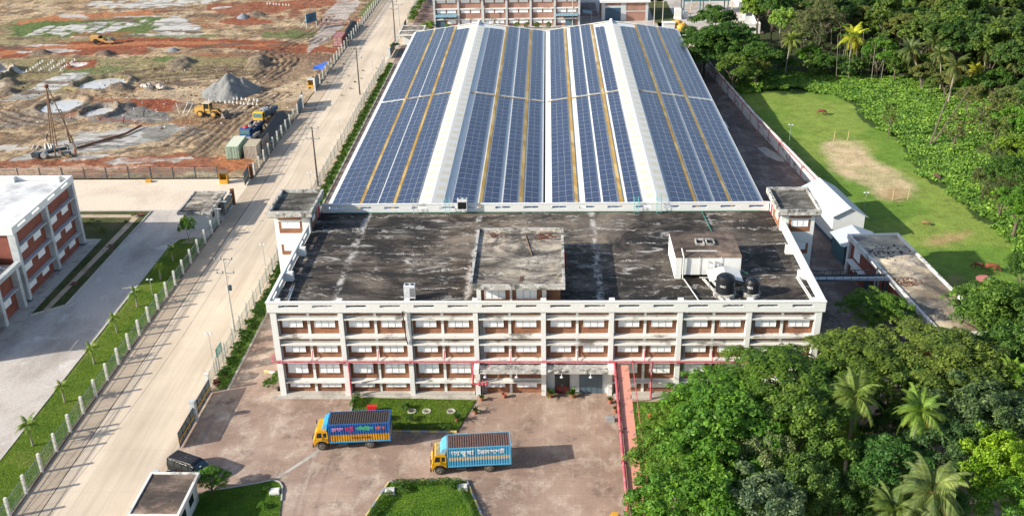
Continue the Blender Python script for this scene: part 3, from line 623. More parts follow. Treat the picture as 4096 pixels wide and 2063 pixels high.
def frontage():
    fr = MB(); bk = MB(); led = MB()
    WY = .68
    for i in range(8):
        fr = MB(); bk = MB()
        x0 = CX_[i]+.27; x1 = CX_[i+1]-.27; xm = (x0+x1)/2
        ent = (i == 4)
        zbands = [(ZS[0], 1.62), (1.80, 4.3), (4.74, 6.6), (6.76, 7.35), (7.84, 9.84), (10.0, 10.6)]
        for (a, b_) in zbands:
            if ent and b_ <= 4.4: continue
            for (p, q) in ((x0, xm-.15), (xm+.15, x1)):
                bk.box(p, q, WY, WY+.2, a, b_)
        if not ent: fr.box(xm-.15, xm+.15, WY-.12, WY+.18, .0, 4.3)
        fr.box(xm-.15, xm+.15, WY-.12, WY+.18, 4.74, 7.35); fr.box(xm-.15, xm+.15, WY-.12, WY+.18, 7.84, 10.6)
        bk.build('brick_wall', M['brick'], FAC); fr.build('mullion_frame', M['white'], FAC)
    for i, x in enumerate(CX_):
        c = MB(); w = .27 if 0 < i < 8 else .34
        c.box(x-w, x+w, 0, .9, 0, 10.9); 
        if i in (0, 8): c.box(x-w-.02, x+w+.02, .9, 1.6, 0, 10.9)
        c.build('column', M['white'], FAC)
    sl = MB()
    for i in range(8):
        x0 = CX_[i]+.274; x1 = CX_[i+1]-.274
        for (a, b_, y0) in ((4.32, 4.72, .02), (7.38, 7.5, .03), (7.5, 7.82, .01), (10.62, 10.9, .25)):
            if b_ == 7.5: continue
            sl.box(x0, x1, y0, .89, a, b_)
    sl.build('floor_beam', M['white_dirty'], FAC)
    for i in range(8):
        x0 = CX_[i]+.276; x1 = CX_[i+1]-.276
        for z in (1.62, 6.60, 9.84):
            if z == 1.62 and i == 4: continue
            MB().box(x0, x1, .04, .84, z, z+.15).box(x0, x1, .60, .86, z+.15, z+.32).build('sunshade_ledge', M['white_dirty'], FAC)
    k = 0
    for i in range(8):
        x0 = CX_[i]+.27; x1 = CX_[i+1]-.27; xm = (x0+x1)/2
        for (p, q) in ((x0, xm-.15), (xm+.15, x1)):
            c = (p+q)/2
            for (a, b_) in ((.95, 1.62), (2.85, 4.05), (5.62, 6.60), (8.85, 9.84)):
                k += 1
                if i == 4 and b_ < 5: continue
                if i == 3 and a == 2.85: continue
                window(c-1.15, c+1.15, a-.08, b_, WY-.2, FAC, k)
    # plinth + roof slab + parapets
    MB().box(-30.0, -7.9, .02, .62, .0, .22).build('plinth', M['apron'], FAC); MB().box(7.9, 30.0, .02, .62, 0, .22).build('plinth', M['apron'], FAC)
    MB().box(-30.2, 30.2, .9, 28.0, 10.6, 11.02).build('roof', M['roof'], FAC)
    b = MB(); b.box(-30.2, -30.0, 1.6, 27.9, 0, 10.6).box(30.0, 30.2, 1.6, 27.9, 0, 10.6).box(-30, 30, 27.7, 27.9, 0, 10.6)
    b.build('outer_wall', M['white'], FAC)
    inner = MB().box(-29.9, 29.9, .9, 1.0, 0, 10.6).build('inner_wall', M['dark'], FAC)
    pf = MB(); pf.box(-30.6, 30.6, -.12, .16, 10.92, 11.5).box(-30.6, 30.6, -.12, .16, 11.84, 12.1).box(-30.66, 30.66, -.17, .2, 12.1, 12.22)
    xs = [-30+3.75*(i+.5) for i in range(16)]; e = -30.6
    for x in xs: pf.box(e, x-1.12, -.12, .16, 11.5, 11.84); e = x+1.12
    pf.box(e, 30.6, -.12, .16, 11.5, 11.84)
    pf.build('parapet', M['white'], FAC)
    pr = MB(); pr.box(-29.9, 29.9, 27.6, 27.85, 11.02, 11.5).box(-29.9, 29.9, 27.6, 27.85, 11.85, 12.15).box(-29.95, 29.95, 27.55, 27.9, 12.15, 12.25); e = -29.9
    for x in [-28+3.75*i for i in range(16)]:
        if x > 28.8: break
        pr.box(e, x-1.0, 27.6, 27.85, 11.5, 11.85); e = x+1.0
    pr.box(e, 29.9, 27.6, 27.85, 11.5, 11.85); pr.build('parapet', M['white'], FAC)
    for s in (-1, 1):
        ps = MB(); xa, xb = sorted((s*30.58, s*30.3)); ps.box(xa, xb, .16, 21, 10.92, 11.5).box(xa, xb, .16, 21, 11.85, 12.1).box(xa-.05, xb+.05, .2, 21, 12.1, 12.22); e = .16
        for y in (2.6, 5.6, 9.6, 12.6, 16.4, 18.6):
            ps.box(xa, xb, e, y-.9, 11.5, 11.85); e = y+.9
        ps.box(xa, xb, e, 21, 11.5, 11.85); ps.build('parapet', M['white'], FAC)
        for y in (7.6, 14.4):
            xa, xb = sorted((s*30.28, s*29.3)); MB().box(xa, xb, y-.3, y+.3, 11.02, 12.1).build('parapet_pier', M['white'], FAC)
    for x in CX_[1:-1]+[-29.4, 29.6]:
        MB().box(x-.3, x+.3, .17, .65, 11.02, 12.32).build('parapet_pier', M['white'], FAC)
    # entrance canopy over two bays and the glazed entrance
    cn = MB(); cn.box(-7.78, 7.78, -1.65, 0, 4.05, 4.2); cn.box(-7.78, 7.78, -1.75, -1.6, 4.0, 4.5)
    cn.build('canopy', M['stone_crust'], FAC)
    for x in (-7.5, 0, 7.5):
        cm = MB(); cm.box(x-.3, x+.3, -1.8, -.002, 3.95, 4.62); cm.build('canopy_beam', M['white'], FAC)
    ra = MB()
    for z in (4.62, 4.82): ra.tube((-7.2, -1.5, z), (7.2, -1.5, z), .02, n=5)
    for x in np.arange(-7, 7.3, 1.2): ra.tube((x, -1.5, 4.5), (x, -1.5, 4.82), .02, n=5)
    ra.build('canopy_rail', M['galv'], FAC)
    en = MB(); en.box(.27, 7.23, .55, .8, 0, 3.75); en.build('entrance_wall', M['grey_paint'], FAC)
    MB().box(.27, 4.2, .5, .78, 3.76, 4.04).build('brick_wall', M['brick'], FAC)
    dr = MB().box(1.25, 2.95, .47, .54, .02, 2.95).build('door', M['steel_dark'], FAC)
    MB().box(1.33, 2.07, .44, .469, .1, 2.45).box(2.13, 2.87, .44, .469, .1, 2.45).box(1.33, 2.87, .44, .469, 2.55, 2.88).build('glass', M['glass'], dr)
    MB().box(1.33, 2.07, .43, .439, .1, 1.05).box(2.13, 2.87, .43, .439, .1, 1.05).build('kick_panel', plain('maroon_panel', (.07,.008,.012), .4), dr)
    MB().box(2.0, 2.03, .38, .43, 1.0, 1.3).box(2.17, 2.2, .38, .43, 1.0, 1.3).build('handle', M['galv'], dr)
    g = MB().box(4.05, 6.65, .47, .54, .02, 3.9).build('door', plain('slate_blue_door', (.10,.15,.185), .45), FAC)
    b = MB()
    for x in (4.05, 4.7, 5.35, 6.0, 6.6): b.box(x, x+.05, .44, .469, .02, 3.9)
    b.build('door_frame', M['bluegrey'], g)
    for (x, w) in ((-6.5, 0), (-3, 0), (2, 0), (5.2, 0)):
        l = MB(); l.tube((x, -1.76, 4.0), (x, -2.1, 3.95), .03, n=6).lathe([(.04, .12), (.2, 0), (.16, -.03)], 10, (x, -2.15, 3.85)); l.build('canopy_lamp', M['lamp'], FAC)
    # rainwater pipes beside the columns
    for x, nn in ((-30+.45, 1), (-22.5+.42, 1), (-15+.42, 1), (-7.5+.45, 4), (7.5+.4, 1), (15+.45, 3), (22.5+.42, 2)):
        p = MB()
        for j in range(nn): p.tube((x+j*.17, .38+.06*j, .1), (x+j*.17, .38+.06*j, 10.6), .055, n=6)
        p.build('rainwater_pipe', M['galv'], FAC)
    p = MB(); p.path([(-15.5,-.22,11.1),(-15.4,-.2,9.2),(-15.3,-.22,7.7),(-15.2,-.1,6.9)], .07, 7); p.build('black_drain_pipe', M['black_plastic'], FAC)
frontage()

def tower(x0, x1, y0, y1, side):
    t = MB(); t.box(x0, x1, y0, y1, 0, 13.3); t.build('stair_tower', M['white'], FAC)
    b = MB()
    xa = x0+.55 if side < 0 else x0+1.0; xb = x1-1.0 if side < 0 else x1-.5
    for z in (11.0, 7.8, 4.6, 1.4):
        b.box(xa, xb, y0-.012, y0, z-.1 if z > 10 else z, z+1.55 if z > 10 else z+1.5)
    b.box(xa, xb, y0-.012, y0, 12.75, 13.05)
    fx = x1 if side < 0 else x0-.012
    b.box(fx, fx+.012, y0+.6, y1-1.9, 11.05, 13.0)
    b.build('brick_wall', M['brick'], FAC)
    for k, z in enumerate((11.6, 8.4, 5.2)): window(xa+.35, xb-.3, z, z+.95, y0-.014, FAC, 300+k+side)
    d = MB(); fx = x1+.014 if side < 0 else x0-.05; d.box(fx, fx+.04, y0+1.5, y0+3.1, 11.8, 12.9); d.build('side_shutter', M['shutter'], FAC)
    d = MB(); d.box(fx, fx+.05, y1-1.6, y1-.75, 11.05, 13.0); d.build('door', M['red_door'], FAC)
    r = MB(); X0, X1, Y0, Y1 = x0-.55, x1+.55, y0-.65, y1+.5
    r.box(X0, X1, Y0, Y1, 13.3, 13.75); rf = r.build('roof', M['roof_moss'], FAC)
    e = MB(); w = .28
    e.box(X0-.03, X1+.03, Y0-.03, Y0+w, 13.42, 14.15).box(X0-.03, X1+.03, Y1-w, Y1+.03, 13.42, 14.15).box(X0-.03, X0+w, Y0+w, Y1-w, 13.42, 14.15).box(X1-w, X1+.03, Y0+w, Y1-w, 13.42, 14.15)
    e.build('roof_edge', M['stone_crust'], rf)
tower(-34.8, -30.2, 21.3, 27.9, -1)
tower(30.05, 34.3, 21.1, 27.7, 1)

def penthouse():
    x0, x1, y0, y1 = -7.35, .3, 1.6, 14.6
    t = MB(); t.box(x0, x1, y0, y1, 11.02, 13.55); t.build('penthouse_wall', M['brick'], FAC)
    c = MB()
    for x in (x0, x1-.4): c.box(x-.03, x+.45, y0-.12, y0+.3, 11.02, 13.55)
    c.box(x0+.42, x1-.38, y0-.1, y0, 13.0, 13.55).box(-3.7, -3.45, y0-.1, y0-.001, 11.02, 13.0); c.build('penthouse_frame', M['white'], FAC)
    MB().box(x1+.1, 1.9, y0+.3, y1, 11.02, 13.3).build('penthouse_wall', M['brick'], FAC)
    window(-6.5, -4.2, 11.7, 12.9, y0-.01, FAC, 801); window(-3.0, -.7, 11.7, 12.9, y0-.01, FAC, 802)
    r = MB(); r.box(-8.0, 2.35, .3, 15.2, 13.56, 13.95); rf = r.build('roof', M['roof_grey'], FAC)
    e = MB(); e.box(-8.05, 2.4, .25, .5, 13.5, 14.1).box(-8.05, 2.4, 14.95, 15.25, 13.5, 14.22).box(-8.05, -7.75, .5, 14.95, 13.5, 14.22).box(2.1, 2.4, .5, 14.95, 13.5, 14.1)
    e.build('roof_edge', M['stone_crust'], rf)
    MB().box(1.92, 2.0, 9.6, 10.8, 11.05, 13.2).build('door', M['red_door'], FAC)
    MB().box(2.0, 2.7, 10.5, 10.56, 11.05, 13.1).build('door', M['red_door'], FAC)
penthouse()
def tankroom():
    x0, x1, y0, y1 = 15.2, 22.7, 7.7, 14.6
    b = MB(); b.box(x0+.7, x1, y0, y1, 11.55, 13.75).box(x0, x0+.7, y0-.05, y1, 11.02, 13.75).box(x1-.35, x1, y0, y0+.35, 11.02, 11.55).box(x1-.35, x1, y1-.35, y1, 11.02, 11.55)
    b.build('tank_room', M['white'], FAC)
    MB().box(x0-.03, x1+.03, y0-.08, y1+.05, 13.75, 13.9).build('roof', M['roof_brown'], FAC)
    for x in (18.4, 19.6):
        h = MB(); h.box(x-.5, x+.5, 10.6, 10.75, 13.9, 14.15).box(x-.5, x+.5, 11.95, 12.1, 13.9, 14.15).box(x-.5, x-.38, 10.75, 11.95, 13.9, 14.15).box(x+.38, x+.5, 10.75, 11.95, 13.9, 14.15)
        hh = h.build('roof_hatch', M['stone_crust'], FAC); MB().box(x-.38, x+.38, 10.75, 11.95, 13.9, 13.93).build('opening', M['dark'], hh)
    p = MB(); p.path([(16.1,7.5,11.1),(16.1,7.45,13.9),(15.9,8.2,14.7)], .09, 8).path([(16.4,8.2,14.35),(19.9,8.2,14.35)], .07, 8)
    for x in (17.9, 20.4): p.path([(x,7.6,11.6),(x,7.6,13.9)], .03, 6)
    for x in (18.9, 19.6): p.path([(x-.25,7.55,13.3),(x,7.4,13.45),(x,7.4,12.2)], .09, 8)
    p.build('water_pipe', M['pvc'], FAC)
    # long pipes across the deck
    p = MB()
    for (a, c) in (((16.2,7.2,11.25),(17.4,.9,11.25)), ((18.35,7.2,11.25),(20.0,.9,11.25)), ((18.55,7.2,11.25),(20.2,.9,11.25)), ((19.2,7.2,11.25),(20.7,.9,11.25)), ((19.4,7.2,11.25),(20.9,.9,11.25)), ((18.0,7.25,11.4),(19.7,7.25,11.4))): p.tube(a, c, .07, n=8)
    for s in ((-29.0,5.3,-28.7,.6), (-28.8,5.6,-28.5,.6), (29.1,7.4,29.55,.8), (29.3,7.6,29.75,.8)): p.tube((s[0],s[1],11.35),(s[2],s[3],11.35), .08, n=8)
    p.build('deck_pipe', M['pvc'], FAC)
    l = MB(); l.box(18.9, 20.2, 5.0, 7.45, 12.3, 12.33); 
    s = MB(); xm = 20.6
    for (xa, za, xb, zb) in ((18.7, 12.25, xm, 12.75), (xm, 12.75, 22.5, 12.2)):
        n = 12
        for k in range(n):
            a = k/n; c = (k+1)/n; zoff = .05*(k % 2)
            s.quad((xa+(xb-xa)*0, 4.6+2.9*a, za+zoff), (xb, 4.6+2.9*a, zb+zoff), (xb, 4.6+2.9*c, zb+.05-zoff), (xa, 4.6+2.9*c, za+.05-zoff))
    s.build('lean_to_roof', M['sheet_white'], FAC)
    q = MB()
    for x in (18.8, 22.3):
        for y in (4.8,): q.tube((x, y, 11.02), (x, y, 12.2), .04, n=6)
    q.build('lean_to_post', M['green_pipe'], FAC)
    g = MB(); g.path([(-28,27.3,11.12),(29,27.3,11.12)], .06, 6); g.path([(21,27.3,11.14),(21.7,14.7,11.14)], .06, 6); g.path([(22.75,7.5,11.9),(23.5,7.4,11.9),(23.6,7.4,11.1)], .05, 6)
    g.build('green_water_pipe', M['green_pipe'], FAC)
def sheet_mat(name, c, pitch, axis='X', rough=.4, stain=(.5,.5,.48)):
    m, nt, b = new_mat(name); v = coords(nt, kind='World')
    wv = N(nt, 'ShaderNodeTexWave'); wv.bands_direction = axis; wv.inputs['Scale'].default_value = 2*PI/pitch/20*1.0; nt.links.new(v, wv.inputs['Vector'])
    col = mix(nt, ramp(nt, noise(nt, v, .3, 6, .7), [(.35, .5), (.55, 0)]), c, stain)
    col = mix(nt, 1.0, col, ramp(nt, wv.outputs['Fac'], [(0, .86), (.5, 1.03), (1, .98)]), 'MULTIPLY')
    setc(nt, b, col); b.inputs['Roughness'].default_value = rough; bump(nt, b, wv.outputs['Fac'], .5, .06); return m
M['sheet_white'] = sheet_mat('white_corrugated_sheet', (.80,.81,.80), .3, 'Y')
M['sheet_pale'] = sheet_mat('pale_roof_sheet', (.50,.54,.58), .5, 'Y', stain=(.42,.46,.5))
tankroom()
# red sprinkler main along the first floor slab
rp = MB(); y = -.45; z = 4.78
rp.path([(-30.6, 1.4, z), (-31.0, .6, z), (-30.6, y, z), (30.7, y, z)], .10, 10)
rp.path([(-22.0, y, z), (-22.0, -.5, .1)], .11, 8); rp.path([(12.1, y, z), (12.1, -.6, .1)], .11, 8)
rp.path([(-8.0, y, z), (-8.0, -.5, 1.9), (-6.6, -.5, 1.9)], .11, 8)
for x in CX_: rp.box(x-.15, x+.15, y, .05, z-.25, z-.1)
for x in (-26.2, -18.7, -11.2, -3.7, 3.8, 11.3, 18.8, 26.3): rp.path([(x, y, z), (x+.02, .35, z+.4), (x+.02, .5, z+.9)], .05, 6)
rp.path([(-5.9,y,z),(-6.3,-1.2,4.4)], .05, 6)
for x in (-7.3, -6.9, -6.5): rp.lathe([(.2,-.08),(.2,.08)], 8, (x, -.62, 1.95)); rp.path([(x, -.5, 1.6), (x, -.5, 2.4)], .07, 6)
setp(rp.build('sprinkler_pipe', M['red_pipe']), 'long red sprinkler main fixed across the factory front at first floor', 'pipe')

# ---- rooftop equipment
def ac_unit(loc, label, w=1.0, d=.8, h=1.75, back=False, rz=0):
    t = thing('air_conditioner', label, 'air conditioner', loc, rz, 'outdoor air conditioning units')
    MB().box(-w/2, w/2, -d/2, d/2, .25, h).build('cabinet', M['lamp'], t)
    g = MB(); g.box(.02, w/2-.05, -d/2-.012, -d/2, .45, h-.25) if not back else g.box(-w/2+.08, w/2-.08, -d/2-.012, -d/2, .4, h-.35)
    g.build('grille', M['black_plastic'] if back else M['grille'], t)
    for x in (-w/4, w/4): MB().lathe([(.2, 0), (.22, .06), (.17, .06), (.16, .02)], 14, (x, 0, h)).build('fan', M['steel_dark'], t)
    l = MB()
    for x in (-w/2+.05, w/2-.05):
        for y in (-d/2+.05, d/2-.05): l.tube((x, y, 0), (x, y, .25), .03, n=5)
    l.build('stand', M['galv'], t)
M['grille'] = plain('vent_grille', (.25,.26,.26), .6, scale=30, var=.25)
ac_unit((-15.0, 2.9, 11.02), 'grey twin-fan air conditioner on the black roof behind the front parapet', 1.25, .8, 1.8)
ac_unit((-10.9, 27.2, 11.4), 'air conditioner with black coil raised by the rear parapet, solar panels behind', 1.3, .8, 1.75, True)

def water_tank(loc, r, h, label, txt):
    t = thing('water_tank', label, 'water tank', loc, 0, 'black plastic water tanks')
    MB().lathe([(r*1.22, 0), (r*1.22, .5)], 24).build('plinth', M['stone_crust'], t)
    pr = [(r, .5)]; n = 11
    for k in range(n):
        z = .55+(h-.3)*k/n; pr += [(r, z), (r*1.02, z+.02), (r*1.02, z+.08), (r, z+.1)]
    pr += [(r, .5+h-.25), (r*.75, .5+h), (r*.3, .5+h+.12), (r*.3, .5+h+.18)]
    b = MB().lathe(pr, 26); b.build('drum', M['black_plastic'], t, smooth=False)
    q = MB()
    for a in (.3, 1.9, 3.4, 5.0): 
        c, s = math.cos(a), math.sin(a); q.add([(c*.2-s*.12,s*.2+c*.12,.5+h+.16),(c*.2+s*.12,s*.2-c*.12,.5+h+.16),(c*r*1.05+s*.14,s*r*1.05-c*.14,.5+h-.2),(c*r*1.05-s*.14,s*r*1.05+c*.14,.5+h-.2)], [(0,1,2,3)])
    q.build('lid_strap', M['black_plastic'], t)
    for (s_, a) in txt:
        for i, ch in enumerate(s_):
            al = a+(i-(len(s_)-1)/2)*.26/r*.62
            text_obj(ch, 'lettering', .34, M['white'], t, (r*1.035*math.cos(al), r*1.035*math.sin(al), .5+h*.52), (PI/2, 0, al+PI/2))
    return t
BN = [None]
def text_obj(s, name, size, mat, parent=None, loc=(0,0,0), rot=(PI/2,0,0), bengali=False, bold=0.0, sx=1.0, **p):
    c = bpy.data.curves.new(name, 'FONT'); c.body = s; c.size = size; c.align_x = 'CENTER'; c.align_y = 'CENTER'; c.extrude = .004; c.offset = bold
    tmp = bpy.data.objects.new(name, c); COL.objects.link(tmp); bpy.context.view_layer.update()
    me = bpy.data.meshes.new_from_object(tmp.evaluated_get(bpy.context.evaluated_depsgraph_get())); bpy.data.objects.remove(tmp); me.name = name
    me.materials.clear(); me.materials.append(mat)
    o = bpy.data.objects.new(name, me); COL.objects.link(o); o.location = loc; o.rotation_euler = rot; o.scale = (sx, 1, 1)
    if parent: o.parent = parent; KIDS.setdefault(parent.name, []).append(o)
    return setp(o, **p)
water_tank((20.3, 3.6, 11.02), 1.02, 2.0, 'larger black ribbed water tank on the roof below the small lean-to', [('GAZI', -PI/2-.4), ('GAZI', -.35)])
water_tank((23.3, 3.5, 11.02), .78, 1.55, 'smaller black water tank on a mossy round base, nearer the right parapet', [('GAZI', -PI/2-.5)])

def ladder(loc, label, h=2.2, mat='teal_steel', w=.6):
    t = thing('roof_ladder', label, 'ladder', loc)
    b = MB()
    for x in (-w/2, w/2): b.path([(x, -.35, 0), (x, 0, h), (x, .6, h), (x, .7, h-1.0)], .03, 6)
    b.build('rail', M[mat], t); r = MB()
    for k in range(6): r.tube((-w/2, -.35+.35*k/6, .2+k*.33), (w/2, -.35+.35*k/6, .2+k*.33), .022, n=5)
    r.build('rung', M[mat], t)
ladder((-12.9, 27.3, 11.02), 'pale teal access ladder over the rear parapet beside the air conditioner')
ladder((-17.2, 27.35, 11.02), 'faded steel ladder over the rear parapet in front of the left ridge cover', 2.0, 'galv')
ladder((12.3, 27.35, 11.02), 'faded teal ladder over the rear parapet in front of the right ridge cover', 2.0)
ladder((15.3, 27.3, 11.02), 'blue-green ladder over the rear parapet behind the rooftop tank room', 2.3)
def rubble(name, label, c, r, n, mat, seed, cat='rubble', sz=.12):
    rr = random.Random(seed); b = MB()
    for _ in range(n):
        a = rr.random()*2*PI; q = r*rr.random()**.7; x = c[0]+q*math.cos(a)*1.5; y = c[1]+q*math.sin(a); s = sz*rr.uniform(.5, 1.3)
        b.M = Matrix.Translation((x, y, c[2]+s*.5)) @ Matrix.Rotation(rr.random()*3, 4, 'Z') @ Matrix.Rotation(rr.uniform(-.4,.4), 4, 'X'); b.box(-s, s, -s*.6, s*.6, -s*.5, s*.5)
    b.build(name, mat, label=label, cat=cat, kind='stuff')
rubble('brick_rubble', 'loose red brick rubble on the roof corner beside the red door', (.1, 13.2, 13.96), .9, 60, M['brick_red'], 5, sz=.08)
rubble('brick_rubble', 'thin scatter of brick bits on the far left of the roof box', (-5.5, 13.8, 13.96), 1.0, 26, M['brick_red'], 6, sz=.07)
setp(MB().tube((-2.2,13.6,14.0),(-1.3,7.8,14.0), .06, n=6).build('timber_pole', M['wood']), 'dark pole lying across the raised central roof', 'pole')
lad = MB()
for y in (1.2, 1.5): lad.tube((-2.6+(y-1.2)*.8, 1.3, 14.0), (-2.5+(y-1.2)*.8, 2.6, 14.02), .03, n=5)
for k in range(6): lad.tube((-2.58, 1.4+k*.2, 14.02), (-2.35, 1.4+k*.2, 14.02), .02, n=5)
setp(lad.build('short_ladder', M['rust']), 'short rusty ladder lying flat near the front edge of the raised roof', 'ladder')

# ================================================================ SHED WITH SOLAR ROOF
SHED = thing('warehouse_shed', 'long double-gabled white shed behind the factory, roof covered in panels', 'shed', (0, 87, 0))
ZE, ZR, Y0s, Y1s = 7.8, 10.05, 30.2, 144.6
W2 = 15.7
def SZ(x):  # roof height at world x
    a = abs(abs(x)-W2); return ZR-(ZR-ZE)*a/W2
def shed():
    def L(P): return [(p[0], p[1]-87, p[2]) for p in P]
    r = MB()
    for (xa, xb) in ((-31.4, -W2), (-W2, -.14), (.14, W2), (W2, 31.4)):
        r.add(L([(xa, Y0s, SZ(xa)), (xb, Y0s, SZ(xb)), (xb, Y1s, SZ(xb)), (xa, Y1s, SZ(xa))]), [(0,1,2,3)])
    r.build('roof', M['sheet_roof'], SHED)
    b = MB(); b.box(-31.2, -31.0, Y0s+.3-87, Y1s-.3-87, 0, ZE-.1).box(31.0, 31.2, Y0s+.3-87, Y1s-.3-87, 0, ZE-.1)
    for yy in (Y0s+.3, Y1s-.5):
        b.add(L([(-31, yy, 0), (31, yy, 0), (31, yy, ZE-.1), (W2, yy, ZR-.15), (0, yy, ZE-.1), (-W2, yy, ZR-.15), (-31, yy, ZE-.1)]), [tuple(range(7))])
    b.build('wall', M['grey_paint'], SHED)
    MB().box(-.14, .14, Y0s-87, Y1s-87, ZE-.45, ZE-.3).build('valley_gutter', M['dark'], SHED)
    g = MB(); 
    for s in (-1, 1): xa, xb = sorted((s*31.38, s*31.62)); g.box(xa, xb, Y0s-87, Y1s-87, ZE-.25, ZE-.06)
    g.build('eave_gutter', M['white'], SHED)
    # raised ridge covers with translucent patches
    for s in (-1, 1):
        c = MB(); x = s*W2
        for (a, z0, bb, z1) in ((x-1.75, ZR+.12, x, ZR+.42), (x, ZR+.42, x+1.65, ZR+.14)):
            c.add(L([(a, Y0s, z0), (bb, Y0s, z1), (bb, Y1s-4.5, z1), (a, Y1s-4.5, z0)]), [(0,1,2,3)])
        c.add(L([(x-1.75, Y0s, ZR-.3), (x-1.75, Y0s, ZR+.12), (x-1.75, Y1s-4.5, ZR+.12), (x-1.75, Y1s-4.5, ZR-.3)]), [(0,3,2,1)])
        c.add(L([(x+1.65, Y0s, ZR-.3), (x+1.65, Y0s, ZR+.14), (x+1.65, Y1s-4.5, ZR+.14), (x+1.65, Y1s-4.5, ZR-.3)]), [(0,1,2,3)])
        c.add(L([(x-1.75, Y1s-4.5, ZR-.3), (x-1.75, Y1s-4.5, ZR+.12), (x, Y1s-4.5, ZR+.42), (x+1.65, Y1s-4.5, ZR+.14), (x+1.65, Y1s-4.5, ZR-.3)]), [(0,1,2,3,4)])
        k = c; k.mi = 1; y = Y0s+1
        while y < Y1s-7:
            for (a, b_) in ((-1.5, -.35), (.45, 1.45)):
                f = lambda q: ZR+.42-(.30 if q < 0 else .28)*abs(q)/(1.75 if q < 0 else 1.65)+.008
                k.add(L([(x+a, y, f(a)), (x+b_, y, f(b_)), (x+b_, y+1.5, f(b_)), (x+a, y+1.5, f(a))]), [(0,1,2,3)])
            y += 3.1
        cv = c.build('ridge_cover', [M['sheet_ridge'], M['skylight']], SHED)
        cap = MB(); cap.tube((x, Y1s-4.6-87, ZR+.22), (x, Y1s+.15-87, ZR+.1), .28, .3, 8); cap.build('ridge_cap', M['white'], cv)
        cap = MB(); cap.ell((x, Y1s+.1-87, ZR+.25), (.4,.3,.35)); cap.build('ridge_knob', M['white'], cv)
    e = MB()
    for (xa, xb) in ((-31.4, -W2), (-W2, 0), (0, W2), (W2, 31.4)):
        for (dy, dz, w) in ((0, .12, .3), ):
            za, zb = (SZ(xa) if xa else ZE), (SZ(xb) if xb else ZE)
            e.add(L([(xa, Y1s, za+dz), (xb, Y1s, zb+dz), (xb, Y1s+w, zb+dz), (xa, Y1s+w, za+dz), (xa, Y1s, za-.3), (xb, Y1s, zb-.3), (xb, Y1s+w, zb-.3), (xa, Y1s+w, za-.3)]), [(0,1,2,3),(0,4,5,1),(3,2,6,7)])
    e.build('gable_trim', M['white'], SHED)
    e = MB()
    for (xa, xb) in ((-28, -W2-.5), (-W2+.5, -.3), (.3, W2-.5), (W2+.5, 28)):
        e.add(L([(xa, Y1s-.7, SZ(xa)+.06), (xb, Y1s-.7, SZ(xb)+.06), (xb, Y1s-.25, SZ(xb)+.06), (xa, Y1s-.25, SZ(xa)+.06)]), [(0,1,2,3)])
    e.build('trim_stripe', M['walk'], SHED)
    # walkway boards
    for (xa, xb) in WALK:
        wk = MB(); wk.add(L([(xa, Y0s+.4, SZ(xa)+.14), (xb, Y0s+.4, SZ(xb)+.14), (xb, Y1s-1, SZ(xb)+.14), (xa, Y1s-1, SZ(xa)+.14), (xa, Y0s+.4, SZ(xa)+.02), (xb, Y0s+.4, SZ(xb)+.02), (xb, Y1s-1, SZ(xb)+.02), (xa, Y1s-1, SZ(xa)+.02)]), [(0,1,2,3),(0,3,7,4),(1,5,6,2),(0,4,5,1)])
        wk.build('walkway_board', M['walk'], SHED)
        cd = MB(); xe = xa-.16 if xa > 0 else xb+.16
        for q in (0, .1): cd.tube((xe+q*(1 if xa < 0 else -1), Y0s+.4-87, SZ(xe)+.1), (xe+q*(1 if xa < 0 else -1), 110-87, SZ(xe)+.1), .03, n=5)
        cd.build('cable_conduit', M['red_pipe'] if False else M['galv'], SHED)
    for (xa, xb) in CROSS:
        wk = MB(); wk.add(L([(xa, 87.05, SZ(xa)+.13), (xb, 87.05, SZ(xb)+.13), (xb, 87.6, SZ(xb)+.13), (xa, 87.6, SZ(xa)+.13), (xa, 87.05, SZ(xa)+.02), (xb, 87.05, SZ(xb)+.02), (xb, 87.6, SZ(xb)+.02), (xa, 87.6, SZ(xa)+.02)]), [(0,1,2,3),(0,4,5,1)])
        wk.build('cross_walkway', M['walk'], SHED)
def walk_mat():
    m, nt, b = new_mat('ochre_walkway_boards'); v = coords(nt, (1, .33, 1), kind='World')
    n = N(nt, 'ShaderNodeTexVoronoi'); n.voronoi_dimensions = '1D'
    sp = N(nt, 'ShaderNodeSeparateXYZ'); nt.links.new(N(nt, 'ShaderNodeNewGeometry').outputs['Position'], sp.inputs[0])
    nt.links.new(math_(nt, 'ADD', sp.outputs[1], math_(nt, 'MULTIPLY', sp.outputs[0], 3)), n.inputs['W']); n.inputs['Scale'].default_value = .35
    col = ramp(nt, n.outputs['Color'], [(.2, (.33,.20,.04)), (.5, (.42,.27,.07)), (.8, (.50,.37,.15))])
    setc(nt, b, mix(nt, 1.0, col, ramp(nt, noise(nt, v, 2, 5), [(.3, .85), (.7, 1.1)]), 'MULTIPLY')); b.inputs['Roughness'].default_value = .7; return m
M['walk'] = walk_mat()
M['sheet_roof'] = sheet_mat('white_roof_sheet', (.78,.79,.78), .45, 'Y', .35, stain=(.66,.66,.62))
M['sheet_ridge'] = sheet_mat('white_ridge_sheet', (.70,.695,.66), .45, 'Y', .45, stain=(.70,.68,.60))
M['skylight'] = sheet_mat('yellowed_skylight_sheet', (.66,.60,.45), .45, 'Y', .4, stain=(.69,.67,.58))
W_ = W2
def xd(side, ridge, d): return ridge+side*d
